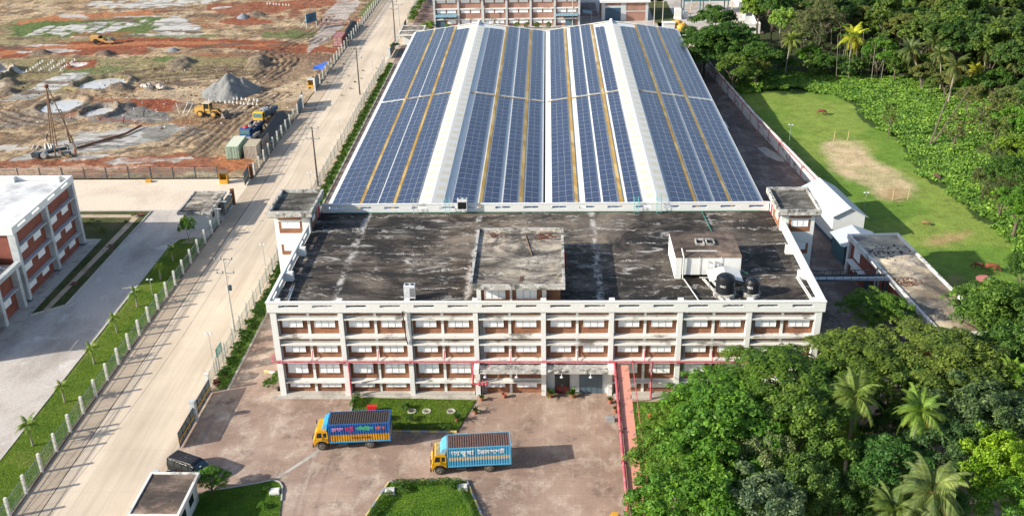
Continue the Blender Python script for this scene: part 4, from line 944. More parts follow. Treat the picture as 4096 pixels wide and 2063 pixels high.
# ranges of distance d below each ridge: (first panel edge, columns)
OUT_COLS = [(2.15, 3), (5.95, 2), (8.4, 2), (11.0, 2), (13.15, 2)]
OUT_WALK = [(5.35, 5.75), (10.47, 10.87)]
INL_COLS = [(2.75, 3), (7.1, 2), (9.75, 2), (12.85, 2)]; INL_WALK = [(6.45, 6.9), (12.15, 12.6)]
INR_COLS = [(2.0, 2), (5.3, 2), (7.8, 2), (11.5, 3)]; INR_WALK = [(4.55, 5.0), (10.8, 11.25)]
OUTR_COLS = [(2.75, 3), (6.95, 2), (9.35, 2), (11.9, 2), (14.05-.0, 0)]
WALK = []; CROSS = []
LAY = [(-1, -W2, OUT_COLS, OUT_WALK, 'left slope of the left gable'), (1, -W2, INL_COLS, INL_WALK, 'right slope of the left gable'),
       (-1, W2, INR_COLS, INR_WALK, 'left slope of the right gable'), (1, W2, OUT_COLS, OUT_WALK, 'right slope of the right gable')]
for s, rx, cols, wk, lab in LAY:
    for a, b_ in wk: WALK.append(tuple(sorted((rx+s*a, rx+s*b_))))
    CROSS.append(tuple(sorted((rx+s*1.9, rx+s*(15.2 if lab[-4:] and rx*s < 0 else 10.4)))))
shed()
def pv_mat():
    m, nt, b = new_mat('blue_solar_cells'); tc = N(nt, 'ShaderNodeTexCoord'); v = tc.outputs['Object']
    sp = N(nt, 'ShaderNodeSeparateXYZ'); nt.links.new(v, sp.inputs[0])
    def lines(o, pitch, w):
        fr = math_(nt, 'ABSOLUTE', math_(nt, 'SUBTRACT', math_(nt, 'FRACT', math_(nt, 'ADD', math_(nt, 'DIVIDE', o, pitch), .5)), .5))
        return math_(nt, 'LESS_THAN', fr, w)
    l = math_(nt, 'MAXIMUM', lines(sp.outputs[0], .165, .05), lines(sp.outputs[1], .165, .05))
    oi = N(nt, 'ShaderNodeObjectInfo')
    wn = N(nt, 'ShaderNodeNewGeometry')
    c0 = ramp(nt, oi.outputs['Random'], [(0, (.014,.024,.070)), (.5, (.016,.028,.080)), (1, (.020,.034,.092))])
    c0 = mix(nt, ramp(nt, noise(nt, wn.outputs['Position'], .07, 5, .6), [(.4, 0), (.7, .35)]), c0, (.03,.055,.12))
    c0 = mix(nt, ramp(nt, noise(nt, wn.outputs['Position'], 1.7, 4, .7), [(.5, 0), (.75, .3)]), c0, (.06,.08,.12))
    setc(nt, b, mix(nt, math_(nt, 'MULTIPLY', l, .45), c0, (.20,.25,.34)))
    b.inputs['Roughness'].default_value = .25; b.inputs['Specular IOR Level'].default_value = .35
    return m
M['pv'] = pv_mat(); M['frame'] = plain('panel_frame_aluminium', (.46,.50,.55), .4, .0, var=.02)
pw, pl = 1.0, 2.035
def panel_mesh():
    b = MB(); b.mi = 0; b.box(-pw/2, pw/2, -pl/2, pl/2, 0, .04)
    b.mi = 1; e = .02; z = .044
    b.quad((-pw/2+e, -pl/2+e, z), (pw/2-e, -pl/2+e, z), (pw/2-e, -.012, z), (-pw/2+e, -.012, z))
    b.quad((-pw/2+e, .012, z), (pw/2-e, .012, z), (pw/2-e, pl/2-e, z), (-pw/2+e, pl/2-e, z))
    o = b.build('solar_panel', [M['frame'], M['pv']]); me = o.data; bpy.data.objects.remove(o); return me
PM = panel_mesh()
NTH = ['first', 'second', 'third', 'fourth', 'fifth']
for s, rx, cols, wk, lab in LAY:
    slope = math.atan2(ZR-ZE, W2)
    for ci, (d0, n) in enumerate(cols):
        for blk, (ya, nr) in (('near', (31.2, 27)), ('far', (88.2, 27))):
            dc = d0+n*(pw+.03)/2; xc = rx+s*dc
            pos = 'ridge' if ci == 0 else ('eave' if ci == len(cols)-1 and s*rx > 0 else ('valley' if ci == len(cols)-1 else None))
            lb = ('strip of blue panels next to the %s, %s half, %s' % (pos, blk, lab)) if pos else ('%s strip of blue panels from the ridge, %s half, %s' % (NTH[ci], blk, lab))
            t = thing('solar_array', lb, 'solar panels', (xc, ya, SZ(xc)+.12), 0, 'solar panel strips on the shed roof')
            t.rotation_euler = (0, slope if s > 0 else -slope, 0)
            nrr = nr-(2 if (blk == 'far' and ci == 0) else 0)
            for j in range(nrr):
                for i in range(n):
                    if blk == 'near' and ya+2.075*(j+.5) > 86.5: continue
                    o = bpy.data.objects.new('solar_panel', PM); COL.objects.link(o); o.parent = t
                    o.location = ((i-(n-1)/2)*(pw+.035), 2.075*(j+.5), 0)

# ================================================================ FENCES
def mesh_mat(name, c, a):
    m, nt, b = new_mat(name); nt.nodes.remove(b); o = nt.nodes['Material Output']
    d = N(nt, 'ShaderNodeBsdfDiffuse'); d.inputs[0].default_value = c4(c); t = N(nt, 'ShaderNodeBsdfTransparent'); mx = N(nt, 'ShaderNodeMixShader'); mx.inputs[0].default_value = a
    nt.links.new(t.outputs[0], mx.inputs[1]); nt.links.new(d.outputs[0], mx.inputs[2]); nt.links.new(mx.outputs[0], o.inputs[0]); return m
M['chainlink'] = mesh_mat('chain_link_wire', (.22,.30,.27), .24)
def post_fence(label, x0, y0, x1, y1, step, h=2.35, w=.15, mat='concrete_post', rails=(.5, 1.9), group='chain-link fences', arm=False, thin=False, mesh='chainlink', n_thin=0):
    L = math.hypot(x1-x0, y1-y0); n = int(L/step); ang = math.atan2(y1-y0, x1-x0)
    t = thing('chain_link_fence', label, 'fence', (x0, y0, 0), ang, group); pm = None
    for i in range(n+1):
        if pm is None:
            b = MB().box(-w, w, -w*.8, w*.8, 0, h)
            if arm: b.path([(0, 0, h), (0, .1, h+.15), (0, .42, h+.4)], .02, 4)
            o = b.build('post', M[mat], t); pm = o.data
        else:
            o = bpy.data.objects.new('post', pm); COL.objects.link(o); o.parent = t
        o.location = (i*step, 0, 0)
    b = MB()
    for z in rails: b.tube((0, .05, z), (n*step, .05, z), .03, n=4)
    b.build('rail', M['galv'], t)
    b = MB()
    for i in range(int(n*step/1.75)): b.tube((i*1.75+.9, .04, .1), (i*1.75+.9, .04, h-.35), .02, n=4)
    b.build('stay_bar', M['steel_dark'], t)
    MB().quad((0, 0, .15), (n*step, 0, .15), (n*step, 0, h-.3), (0, 0, h-.3)).build('wire_mesh', M[mesh], t)
    return t
post_fence('white concrete-post mesh fence between the left grass verge and the road', -51.85, -31.9, -51.85, 52, 3.5)
post_fence('white-post mesh fence beside the shipping containers and dark pipe stack', -51.8, 70.5, -51.8, 106.2, 3.5)
post_fence('long white-post mesh fence along the road from the blue tarpaulin to the far top', -51.7, 128.4, -51.6, 238, 3.5)
post_fence('dark steel-post mesh fence between the pale side road and the red earth', -190, 69.2, -57.5, 69.2, 4.0, 2.2, .08, 'steel_dark', (1.0, 2.0))
post_fence('slim steel-post fence with angled brackets beside the clipped bushes', -39.05, 1.2, -39.0, 145, 3.4, 2.3, .07, 'galv', (.6, 1.6), arm=True)
post_fence('far slim-post fence beyond the small gatehouse', -39.0, 190, -39.0, 236, 3.5, 2.4, .1, 'galv', (.6, 1.6), arm=True)

def gate(name, label, x, y, L, h=2.3, ang=PI/2, stripe=True, open_bars=False, grp='blue-grey metal gates'):
    t = thing(name, label, 'gate', (x, y, 0), ang, grp)
    b = MB(); e = .06
    b.box(0, L, -.03, .03, .12, .22).box(0, L, -.03, .03, h-.1, h)
    k = max(2, int(L/1.2))
    for i in range(k+1): b.box(L*i/k-(0 if i == 0 else .05), L*i/k+(.05 if i < k else 0), -.031, .031, .22, h-.1)
    b.build('gate_frame', M['steel_dark'], t)
    MB().box(.02, L-.02, -.012, .012, .2, h-.08).build('gate_panel', M['gate_mesh'] if open_bars else M['gate_blue'], t)
    if stripe: MB().box(.03, L-.03, -.075, -.04, h*.42, h*.42+.2).box(.03, L-.03, .04, .075, h*.42, h*.42+.2).build('stripe_panel', M['gate_yellow'], t)
    return t
M['gate_mesh'] = mesh_mat('gate_infill', (.08,.12,.14), .72)
def gpost(label, x, y, h=2.6, mat='grey_paint', w=.28, name='gate_post'):
    b = MB().box(-w, w, -w, w, 0, h).box(-w-.04, w+.04, -w-.04, w+.04, h, h+.08)
    o = b.build(name, M[mat], loc=(x, y, 0)); setp(o, label, 'gate post', 'gate posts'); return o
gate('metal_gate', 'near leaf of the grey gate with yellow band beside the black van', -38.75, -10.2, 4.9, 1.95, PI/2-.02, open_bars=True)
gate('metal_gate', 'second leaf of the grey gate with yellow band, between two grey posts', -38.75, -5.0, 5.4, 1.95, PI/2-.02, open_bars=True)
gpost('grey gate post between the two yellow-banded gate leaves', -38.7, -5.15); gpost('grey gate post at the planter end of the striped gate', -38.95, .75, 2.4, 'concrete_post', .2)
gpost('short grey gate post beside the near guardhouse roof', -38.7, -17.0, 2.1)
gate('metal_gate', 'short open gate leaf behind the near guardhouse', -38.3, -16.9, 1.6, 1.9, .5, False, True)
gate('metal_gate', 'dark blue gate with orange band beside the left guardhouse', -51.9, 52.4, 4.6, 2.5, PI/2)
gpost('rust-red gate post beside the dark blue gate', -51.85, 57.3, 2.6, 'rust', .26)
gate('metal_gate', 'blue gate leaf with orange band at the corner of the red earth site', -52.15, 65.4, 3.6, 2.4, PI/2+.05)
gpost('rust-red gate post at the corner of the construction fence', -51.95, 69.3, 2.5, 'rust', .24)
gate('metal_gate', 'blue-grey gate leaf at the end of the fence nearest the pipe stack', -51.8, 106.4, 3.0, 2.6, PI/2, False)
gate('metal_gate', 'open blue-grey gate leaf jutting into the site entrance', -52.0, 110.4, 3.4, 2.9, PI/2+.12, False)
gate('metal_gate', 'blue-grey gate leaf by the yellow hut at the site entrance', -51.85, 123.3, 4.2, 2.7, PI/2, False)
for k, (y, l) in enumerate(((109.6, 'pale gate post near the open site gate, nearer one'), (110.3, 'pale gate post near the open site gate, farther one'), (122.9, 'tall pale gate post beside the yellow hut'))): gpost(l, -51.75, y, 2.8, 'concrete_post', .2)
gate('metal_gate', 'teal gate beside the far gatehouse and shed eave', -38.7, 151.5, 8.5, 2.2, PI/2, True)
gate('metal_gate', 'small teal gate beyond the far gatehouse', -38.8, 180.0, 5.0, 2.2, PI/2, False)
gpost('grey post with box at the far gatehouse corner', -38.3, 162.4, 2.7); gpost('grey post at the near end of the teal gate', -38.8, 151.0, 2.5)

# ================================================================ LEFT OFFICE BLOCK
def office():
    t = thing('office_building', 'grey-framed three storey block with white flat roof at the left edge', 'building', (-70.4, 41.9, 0))
    X = -.75; ys = [-.35, -9.25, -18.6]
    b = MB(); b.box(-40, X-.1, -18.6, -.2, 0, 10.2).build('wall', M['brick2'], t)
    for y in ys: MB().box(-1.0, 0, y-.32, y+.32, .25, 10.0).build('column', M['grey_paint'], t); MB().box(-1.0, .04, y-.36, y+.36, 0, .25).build('column_base', M['bluegrey'], t)
    for k in range(2):
        ya, yb = ys[k+1]+.33, ys[k]-.33
        for z in (2.2, 5.0, 7.8): MB().box(X-.09, -.12, ya, yb, z, z+.14).build('sunshade_ledge', M['grey_paint'], t)
        for z0 in (.9, 3.6, 6.4):
            for j, c in enumerate((ya+(yb-ya)*.27, ya+(yb-ya)*.73)):
                s = MB().box(X-.085, X-.03, c-1.05, c+1.05, z0, z0+1.3); wn = s.build('window', M['white'], t)
                g = MB()
                for q in range(3):
                    for m_ in range(4): g.box(X-.029, X-.02, c-1.0+q*.68, c-1.0+q*.68+.62, z0+.05+m_*.3, z0+.32+m_*.3)
                g.build('pane', M['shutter'], wn)
    MB().box(-39.9, X, -18.5, -.25, 10.2, 10.35).build('roof', M['roof_white'], t)
    e = MB(); e.box(-.45, -.1, -19, .3, 10.0, 10.5).box(-.45, -.1, -19, .3, 10.85, 11.1); yy = -19
    for c in (-16.3, -12.1, -7.2, -2.8): e.box(-.45, -.1, yy, c-1.1, 10.5, 10.85); yy = c+1.1
    e.box(-.45, -.1, yy, .3, 10.5, 10.85); e.box(-40, -.45, 0, .3, 10.0, 11.1).box(-40, -.45, -19, -18.7, 10.0, 11.1)
    for x in (-9, -2.2): e.box(x-.4, x+.4, -.7, 0, 10.2, 11.15)
    e.build('parapet', M['white'], t)
    # lower wing with blue gutter box in front
    w = MB(); w.box(-40, X-.1, -36, -19.01, 0, 5.6).build('wing_wall', M['brick2'], t)
    for y in (-20.3, -25.6, -31.5): MB().box(-1.0, .05, y-.35, y+.35, 0, 5.8).build('column', M['grey_paint'], t)
    MB().box(X-.09, -.1, -25.2, -20.7, 3.0, 3.12).build('sunshade_ledge', M['grey_paint'], t)
    wn = MB().box(X-.085, X-.03, -24.3, -22.1, 1.5, 2.7).build('window', M['white'], t); g = MB()
    for q in range(3): g.box(X-.029, X-.02, -24.25+q*.72, -23.6+q*.72, 1.55, 2.65)
    g.build('pane', M['shutter'], wn)
    MB().box(-.5, .15, -36, -19.3, 5.8, 6.4).build('wing_parapet', M['grey_paint'], t)
    MB().box(-40, -.5, -36, -19.2, 5.6, 5.75).build('wing_deck', M['apron'], t)
    r = MB(); r.box(-40, -3.0, -34, -19.1, 5.8, 6.9); r.build('gutter_box', M['blue_sheet'], t)
    r = MB(); r.add([(-40,-34.2,8.2),(-2.6,-34.2,7.0),(-2.6,-19.02,7.0),(-40,-19.02,8.2),(-40,-34.2,8.15),(-2.6,-34.2,6.91),(-2.6,-19.02,6.91),(-40,-19.02,8.15)], [(0,1,2,3),(0,4,5,1),(1,5,6,2)]); r.build('wing_roof', M['sheet_white'], t)
    p = MB().path([(-2.7,-20.6,6.9),(-2.2,-20.6,6.7),(-2.0,-20.6,5.9),(-1.4,-20.6,5.85)], .12, 8); p.build('downpipe', M['white'], t)
    MB().box(-2.99, -2.9, -31, -26, 6.0, 6.7).build('clear_panel', M['pvc'], t)
M['roof_white'] = stained('white_roof_coating', (.68,.69,.69), (.42,.43,.44), (.72,.72,.72), s=.22, dk=(.36,.52))
M['blue_sheet'] = plain('blue_sheet', (.03,.09,.18), .5)
office()
ac = MB().box(-.5,.5,-.3,.3,0,.4); ac.tube((-.2,0,.4),(-.2,0,.9),.05)
setp(ac.build('roof_winch', M['rust'], loc=(-77.5, 24.4, 10.36)), 'small rusty red gear on the white roof edge of the left block', 'machine')

# ================================================================ GUARD HOUSES
def guardhouse(label, x0, x1, y0, y1, h, inset=(.9, .5, .2, .4), roof='roof_grey', wall='grey_paint', win='E', edge='stone_crust'):
    t = thing('guardhouse', label, 'guardhouse', ((x0+x1)/2, (y0+y1)/2, 0)); cx, cy = (x0+x1)/2, (y0+y1)/2
    a, b_, c, d = x0-cx, x1-cx, y0-cy, y1-cy
    MB().box(a+inset[0], b_-inset[1], c+inset[2], d-inset[3], 0, h-.45).build('wall', M[wall], t)
    r = MB().box(a, b_, c, d, h-.45, h-.12).build('roof', M[roof], t); w = .22
    MB().box(a-.03, b_+.03, c-.03, c+w, h-.4, h).box(a-.03, b_+.03, d-w, d+.03, h-.4, h).box(a-.03, a+w, c+w, d-w, h-.4, h).box(b_-w, b_+.03, c+w, d-w, h-.4, h).build('roof_edge', M[edge], r)
    xw = b_-inset[1]
    for yy in (c+(d-c)*.3, c+(d-c)*.65):
        f = MB().box(xw, xw+.04, yy-.7, yy+.7, 1.0, 2.1).build('window', M['white'], t); MB().box(xw+.04, xw+.05, yy-.62, yy+.62, 1.08, 2.02).build('pane', M['glass'], f)
    yw = c+inset[2]; f = MB().box(xw-1.6, xw-.4, yw-.04, yw, 1.2, 2.1).build('window', M['white'], t) if win == 'S' else None
    if f: MB().box(xw-1.52, xw-.48, yw-.05, yw-.04, 1.27, 2.03).build('pane', M['glass'], f)
    return t
guardhouse('grey guardhouse with mottled flat roof beside the dark blue gate', -57.5, -52.25, 46.7, 55.6, 3.05)
lm = MB()
guardhouse('near guardhouse with white-edged brown roof at the bottom edge beside the van', -38.5, -33.65, -24.8, -18.4, 3.2, (.4, .4, .3, .4), 'roof_brown', 'white', edge='white_dirty')
guardhouse('white gatehouse with divided flat roof between the road and the far shed corner', -38.05, -31.9, 162.9, 173.2, 3.1, (.8, .4, 1.6, .4), 'roof_grey', 'white', 'S', edge='white_dirty')
MB().box(-38, -32, 166.9, 167.2, 3.0, 3.15).build('roof_divider', M['white_dirty'], None, label='white upstand across the far gatehouse roof', cat='roof divider')
for i, (x, y) in enumerate(((-51.7, 48.2), (-51.7, 51.2), (-51.7, 54.2))):
    b = MB().tube((-.6, 0, 3.0), (.15, 0, 3.0), .03).box(.1, .75, -.06, .06, 2.95, 3.05)
    setp(b.build('wall_light', M['lamp'], loc=(x, y, 0)), 'white strip light sticking out from the left guardhouse roof', 'light', 'strip lights on the guardhouse roof')

# ================================================================ REAR BUILDINGS
def rear_block():
    t = thing('rear_factory', 'white framed brick factory with blue door canopies behind the shed roof', 'building', (-30.7, 184, 0))
    MB().box(.2, 39.9, .6, 30, 0, 8.2).build('wall', M['brick3'], t)
    for i in range(7):
        x = i*6.66; MB().box(x-.28, x+.28, 0, .62, 0, 8.2).build('column', M['grey_paint'], t)
    for i in range(6):
        x0, x1 = i*6.66+.3, (i+1)*6.66-.3
        for z in (1.85, 4.75): MB().box(x0, x1, .1, .59, z, z+.3).build('floor_beam', M['white_dirty'], t)
        for z in (.75, 3.7, 6.5):
            for c in (x0+(x1-x0)*.27, x0+(x1-x0)*.73):
                if z == .75 and ((i == 0 and c < x0+3) or (i == 5 and c > x0+3)): continue
                f = MB().box(c-1.2, c+1.2, .5, .59, z, z+1.15).build('window', M['shutter'], t)
    MB().box(-.4, 40.4, -.3, .6, 7.45, 8.3).build('parapet', M['white'], t)
    MB().box(0, 40, .6, 30, 8.2, 8.3).build('roof', M['roof_grey'], t)
    for (a, b_, dx) in ((.3, 6.3, 1.2), (33.6, 39.7, 37.2)):
        c = MB(); n = 16
        for k in range(n): x = a+(b_-a)*k/n; c.add([(x, .5, 3.45+.05*(k % 2)), (x+(b_-a)/n, .5, 3.5-.05*(k % 2)), (x+(b_-a)/n, -1.3, 3.0-.05*(k % 2)), (x, -1.3, 2.95+.05*(k % 2))], [(0,1,2,3)])
        c.build('door_canopy', M['blue_pale'], t)
        MB().box(dx-1.0, dx+1.6, .45, .58, .02, 2.7).build('door', M['bluegrey'], t)
M['blue_pale'] = plain('faded_blue_sheet', (.18,.32,.40), .5)
rear_block()
def rear_small():
    t = thing('workshop_building', 'single storey brick workshop with big blue door beyond the right ridge', 'building', (15.7, 189, 0))
    MB().box(0, 13, .1, 12, 0, 5.2).build('wall', M['brick3'], t)
    f = MB(); f.box(0, 1.0, 0, .5, 0, 5.0).box(5.4, 6.9, 0, .5, 0, 5.0).box(12.3, 13, 0, .5, 0, 5.0).box(1.0, 5.4, 0, .5, 3.7, 4.3).box(6.9, 12.3, 0, .5, 2.55, 2.8); f.build('wall_frame', M['grey_paint'], t)
    MB().box(1.0, 5.4, .02, .09, 0, 3.7).build('door', plain('blue_roller_door', (.035,.085,.15), .5), t)
    r = MB().box(-.5, 13.5, -.6, 12.5, 5.2, 5.7).build('roof', M['white'], t); MB().box(4.2, 4.8, .4, 1.2, 5.7, 6.1).build('roof_vent', M['galv'], r)
rear_small()
setp(MB().box(10.2, 15.0, 196, 214, 0, .1).build('awning_floor', M['court_dark']), kind='structure')
t = thing('lean_to_awning', 'small blue awning on the right end of the rear factory', 'awning', (10.4, 186.5, 0)); MB().add([(0,0,3.0),(2.6,0,2.7),(2.6,4,2.7),(0,4,3.0)], [(0,1,2,3)]).build('awning_sheet', M['blue_pale'], t); MB().tube((2.4,.2,0),(2.4,.2,2.7),.05).tube((2.4,3.8,0),(2.4,3.8,2.7),.05).build('awning_post', M['galv'], t)
# steel platform building, tanks and boundary at the upper right
t = thing('steel_platform', 'teal steel platform with stair and brick deck behind the dark tree', 'platform', (39.5, 196, 0))
b = MB()
for x in (0, 5.5, 12.5): b.box(x-.15, x+.15, -.15, .15, 0, 5.0).box(x-.15, x+.15, 5.85, 6.15, 0, 5.0)
b.box(-.2, 13, -.2, .2, 3.8, 4.2).box(-.2, 13, 5.8, 6.2, 3.8, 4.2); b.build('steel_frame', plain('teal_steel', (.06,.15,.16), .5), t)
MB().box(4.5, 13, .2, 6, 4.25, 4.4).build('deck', M['brick_deck'] if 'brick_deck' in M else M['brick3'], t)
b = MB()
for k in range(10): b.box(1+k*.35, 1.4+k*.35, 1, 2, .3+k*.38, .36+k*.38)
b.build('stair', M['gate_yellow'], t)
for (x, y, l) in ((37.2, 191, 'white plant box with grey skirt beside the small lawn'), (39.6, 192.5, 'small grey switch cabinet next to the white plant box')):
    b = MB().box(-.9 if x < 38 else -.6, .9 if x < 38 else .6, -1.0, 1.0, 0, 2.9 if x < 38 else 1.7); b.box(-1.0 if x < 38 else -.65, 1.0 if x < 38 else .65, -1.1, 1.1, 0, .5); setp(b.build('plant_cabinet', M['white'], loc=(x, y, 0)), l, 'cabinet')
sheet('rear_lawn', [(30.5, 36.6, 186, 215)], mat=M['lawn_dull'], z=.03)
b = MB()
for i, (dx, dy, dz, r) in enumerate(((0,0,.9,1.3),(.4,1.6,.9,1.4),(.9,-1.4,.8,1.2),(-.3,2.8,.8,1.2),(1.6,0,.7,1.2))): b.ell((dx, dy, dz), (r, r*1.1, r*.9), 12, 7, .12, i)
setp(b.build('tarpaulin_heap', plain('yellow_tarpaulin', (.70,.40,.06), .5), smooth=True, loc=(35.6, 178.3, 0)), 'lumpy heap under yellow tarpaulin at the far right corner of the shed', 'tarpaulin')
b = MB().box(-1.6, 1.6, -1, 1, 0, 2).box(-1.8, 1.8, -1.2, 1.2, 2, 2.15); setp(b.build('small_shed', M['white'], loc=(33.2, 177.6, 0)), 'small white hut beside the yellow tarpaulin heap', 'hut')
t = thing('shipping_container', 'cream ribbed container beside the white corner wall', 'container', (50.2, 177.5, 0), 0, 'shipping containers')
def corrug(b, x0, x1, z0, z1, y, n, d=.05, axis='y'):
    """ribbed panel in the plane y (or x): outward rib depth d"""
    p = (x1-x0)/n; vs = []; 
    for k in range(n):
        for (u, o) in ((0, 0), (.3, 0), (.45, d), (.85, d), (1.0, 0)): vs.append((x0+(k+u)*p, o))
    for (u0, o0), (u1, o1) in zip(vs[:-1], vs[1:]):
        if abs(u1-u0) < 1e-6: continue
        if axis == 'y': q = [(u0, y+o0, z0), (u1, y+o1, z0), (u1, y+o1, z1), (u0, y+o0, z1)]
        elif axis == 'x': q = [(y+o0, u0, z0), (y+o1, u1, z0), (y+o1, u1, z1), (y+o0, u0, z1)]
        else: q = [(u0, z0, y+o0), (u1, z0, y+o1), (u1, z1, y+o1), (u0, z1, y+o0)]
        b.add(q, [(0, 1, 2, 3)])
    return b
def container(t, L, W, H, mat, roofmat, z0=.12, door=True, doormat=None):
    b = MB(); b.box(-W/2+.06, W/2-.06, -L/2+.06, L/2-.06, z0, z0+H-.08)
    for s in (-1, 1):
        corrug(b, -L/2+.1, L/2-.1, z0+.15, z0+H-.12, s*(W/2-.05), int(L/.28), s*.04, 'x')
        for y in (-L/2, L/2-.12): b.box(s*W/2-(.12 if s > 0 else 0), s*W/2+(0 if s > 0 else .12), y, y+.12, z0, z0+H)
        b.box(s*W/2-(.1 if s > 0 else 0), s*W/2+(0 if s > 0 else .1), -L/2+.12, L/2-.12, z0, z0+.15); b.box(s*W/2-(.08 if s > 0 else 0), s*W/2+(0 if s > 0 else .08), -L/2+.12, L/2-.12, z0+H-.1, z0+H)
    corrug(b, -W/2+.12, W/2-.12, z0+.1, z0+H-.1, L/2-.06, 8, .04)
    b.build('container_wall', mat, t)
    MB().box(-W/2+.08, W/2-.08, -L/2+.08, L/2-.08, z0+H-.075, z0+H-.02).build('container_roof', roofmat, t)
    if door:
        for s in (-1, 1):
            d = MB(); xa, xb = sorted((s*.03, s*(W/2-.13))); d.box(xa, xb, -L/2-.01, -L/2+.04, z0+.12, z0+H-.12)
            for zz in (.2, .85, 1.5, 2.1): d.box(xa+.06, xb-.06, -L/2-.035, -L/2-.011, z0+zz, z0+zz+.28)
            dd = d.build('door', doormat or mat, t); r = MB()
            for q in (.3, .75): r.tube((xa+(xb-xa)*q, -L/2-.06, z0+.12), (xa+(xb-xa)*q, -L/2-.06, z0+H-.12), .02, n=5)
            r.build('lock_bar', M['galv'], dd)
    else:
        f = MB(); corrug(f, -W/2+.12, W/2-.12, z0+.1, z0+H-.1, -L/2+.06, 8, -.05); f.build('end_wall', mat, t)
container(t, 2.4, 6.0, 2.5, plain('cream_ribbed_steel', (.50,.44,.30), .6), M['white'], door=False)
t = thing('boundary_wall', 'white corner wall around the cream container', 'wall', (48, 172.5, 0)); MB().box(0, 8.8, 0, .25, 0, 2.6).build('wall_panel', M['white'], t); MB().box(8.55, 8.8, .25, 44, 0, 2.8).build('wall_panel', M['white_dirty'], t); MB().box(8.85, 9.8, -.2, 44, 0, .4).build('drain_channel', M['court_dark'], t)
t = thing('watch_post', 'small white watch post with pyramid roof on the boundary wall', 'watch post', (55.5, 183.5, 0))
MB().box(-1.2, 1.2, -1.2, 1.2, 0, 4.0).build('wall', M['grey_paint'], t); MB().add([(-1.5,-1.5,4),(1.5,-1.5,4),(1.5,1.5,4),(-1.5,1.5,4),(0,0,5.0)], [(0,1,4),(1,2,4),(2,3,4),(3,0,4),(3,2,1,0)]).build('roof', M['white'], t)
MB().box(-.8, .8, -1.22, -1.2, 2.5, 3.4).build('window', M['glass'], t)

# ================================================================ RIGHT BOUNDARY WALL, SHEDS AND ANNEX
WP = [(45.9, 57.5), (45.2, 62), (41.3, 96), (37.9, 137), (36.6, 168)]
t = thing('boundary_wall', 'long white boundary wall curving behind the shed beside the green field', 'wall', (45, 60, 0))
b = MB(); hw = 2.55
for (a, c) in zip(WP[:-1], WP[1:]):
    a = Vector(a)-Vector((45, 60)); c = Vector(c)-Vector((45, 60)); u = (c-a).normalized(); nn = Vector((-u.y, u.x))*.13
    b.prism([tuple(a-nn), tuple(c-nn), tuple(c+nn), tuple(a+nn)], 0, hw)
b.build('wall_panel', M['white_dirty'], t)
b = MB()
for (a, c) in zip(WP[:-1], WP[1:]):
    a = Vector(a)-Vector((45, 60)); c = Vector(c)-Vector((45, 60)); u = (c-a).normalized(); nn = Vector((-u.y, u.x))*.3
    b.prism([tuple(a+nn*-1.3), tuple(c+nn*-1.3), tuple(c+nn*-.5), tuple(a+nn*-.5)], 0, .45)
b.build('wall_foot', M['bluegrey'], t)
t = thing('wall_pipe', 'red pipe running along the inside top of the long white boundary wall', 'pipe', (45, 60, 0)); b = MB()
for (a, c) in zip(WP[:-1], WP[1:]): b.tube((a[0]-45-.32, a[1]-60, 2.25), (c[0]-45-.32, c[1]-60, 2.25), .09, n=6)
b.build('pipe_run', M['red_pipe'], t)
for k, y in enumerate(range(62, 165, 6)):
    for (a, c) in zip(WP[:-1], WP[1:]):
        if a[1] <= y <= c[1]: x = a[0]+(c[0]-a[0])*(y-a[1])/(c[1]-a[1])
    MB().tube((x-45-.34, y-60, 0), (x-45-.34, y-60, 2.25), .06, n=6).build('pipe_leg', M['red_pipe'], t)
bt = None
for k in range(30):
    y = 61+k*3.4
    for (a, c) in zip(WP[:-1], WP[1:]):
        if a[1] <= y <= c[1]: x = a[0]+(c[0]-a[0])*(y-a[1])/(c[1]-a[1])
    if bt is None: bt = MB().path([(0,0,0),(0,0,.35),(-.35,.05,.7)], .03, 5).path([(0,0,.35),(.3,0,.6)], .025, 5).build('wire_bracket', M['rust'])
    else: bt = bt.copy(); COL.objects.link(bt)
    bt.location = (x, y, hw-.02); setp(bt, 'rusty barbed-wire bracket on top of the long white boundary wall', 'bracket', 'brackets along the boundary wall')

def gable_hall(name, label, x0, x1, y0, y1, he, hr, skew, wallm, roofm, foot=None, axis='y'):
    t = thing(name, label, 'shed', (x0, y0, 0)); w = x1-x0; L = y1-y0
    f = lambda u, v: (u+skew*v/L, v)
    V = []; 
    for v in (0, L):
        for (u, z) in ((0, 0), (w, 0), (w, he), (w/2, hr), (0, he)): p = f(u, v); V.append((p[0], p[1], z))
    MB().add(V, [(0,1,2,3,4), (9,8,7,6,5), (0,5,6,1), (1,6,7,2), (0,4,9,5)]).build('wall', wallm, t)
    o = .35; r = MB(); V = []
    for v in (-o, L+o):
        for (u, z) in ((-o, he-.12), (w/2, hr+.06), (w+o, he-.12), (w+o, he-.04), (w/2, hr+.14), (-o, he-.04)): p = f(u, v); V.append((p[0], p[1], z))
    r.add(V, [(5,4,10,11), (4,3,9,10), (0,6,7,1), (1,7,8,2), (0,1,4,5), (1,2,3,4), (6,11,10,7), (7,10,9,8), (0,5,11,6), (2,8,9,3)]).build('roof', roofm, t)
    if foot: 
        q = MB(); a = f(0,0); c = f(w,0); d = f(w,L); e = f(0,L); q.prism([(a[0]-.03,a[1]-.03),(c[0]+.03,c[1]-.03),(d[0]+.03,d[1]),(e[0]-.03,e[1])], 0, .55); q.build('wall_foot', foot, t)
    return t
t = gable_hall('store_shed', 'white shed with pale grey gable roof against the boundary wall', 42.7, 47.3, 41.3, 53.0, 4.2, 5.5, -1.6, M['white'], M['sheet_pale'], M['bluegrey'])
b = MB(); 
for k in range(9): b.box(-1.55+.02*0-.10*0, -1.5, 0, .01, 0, .01)
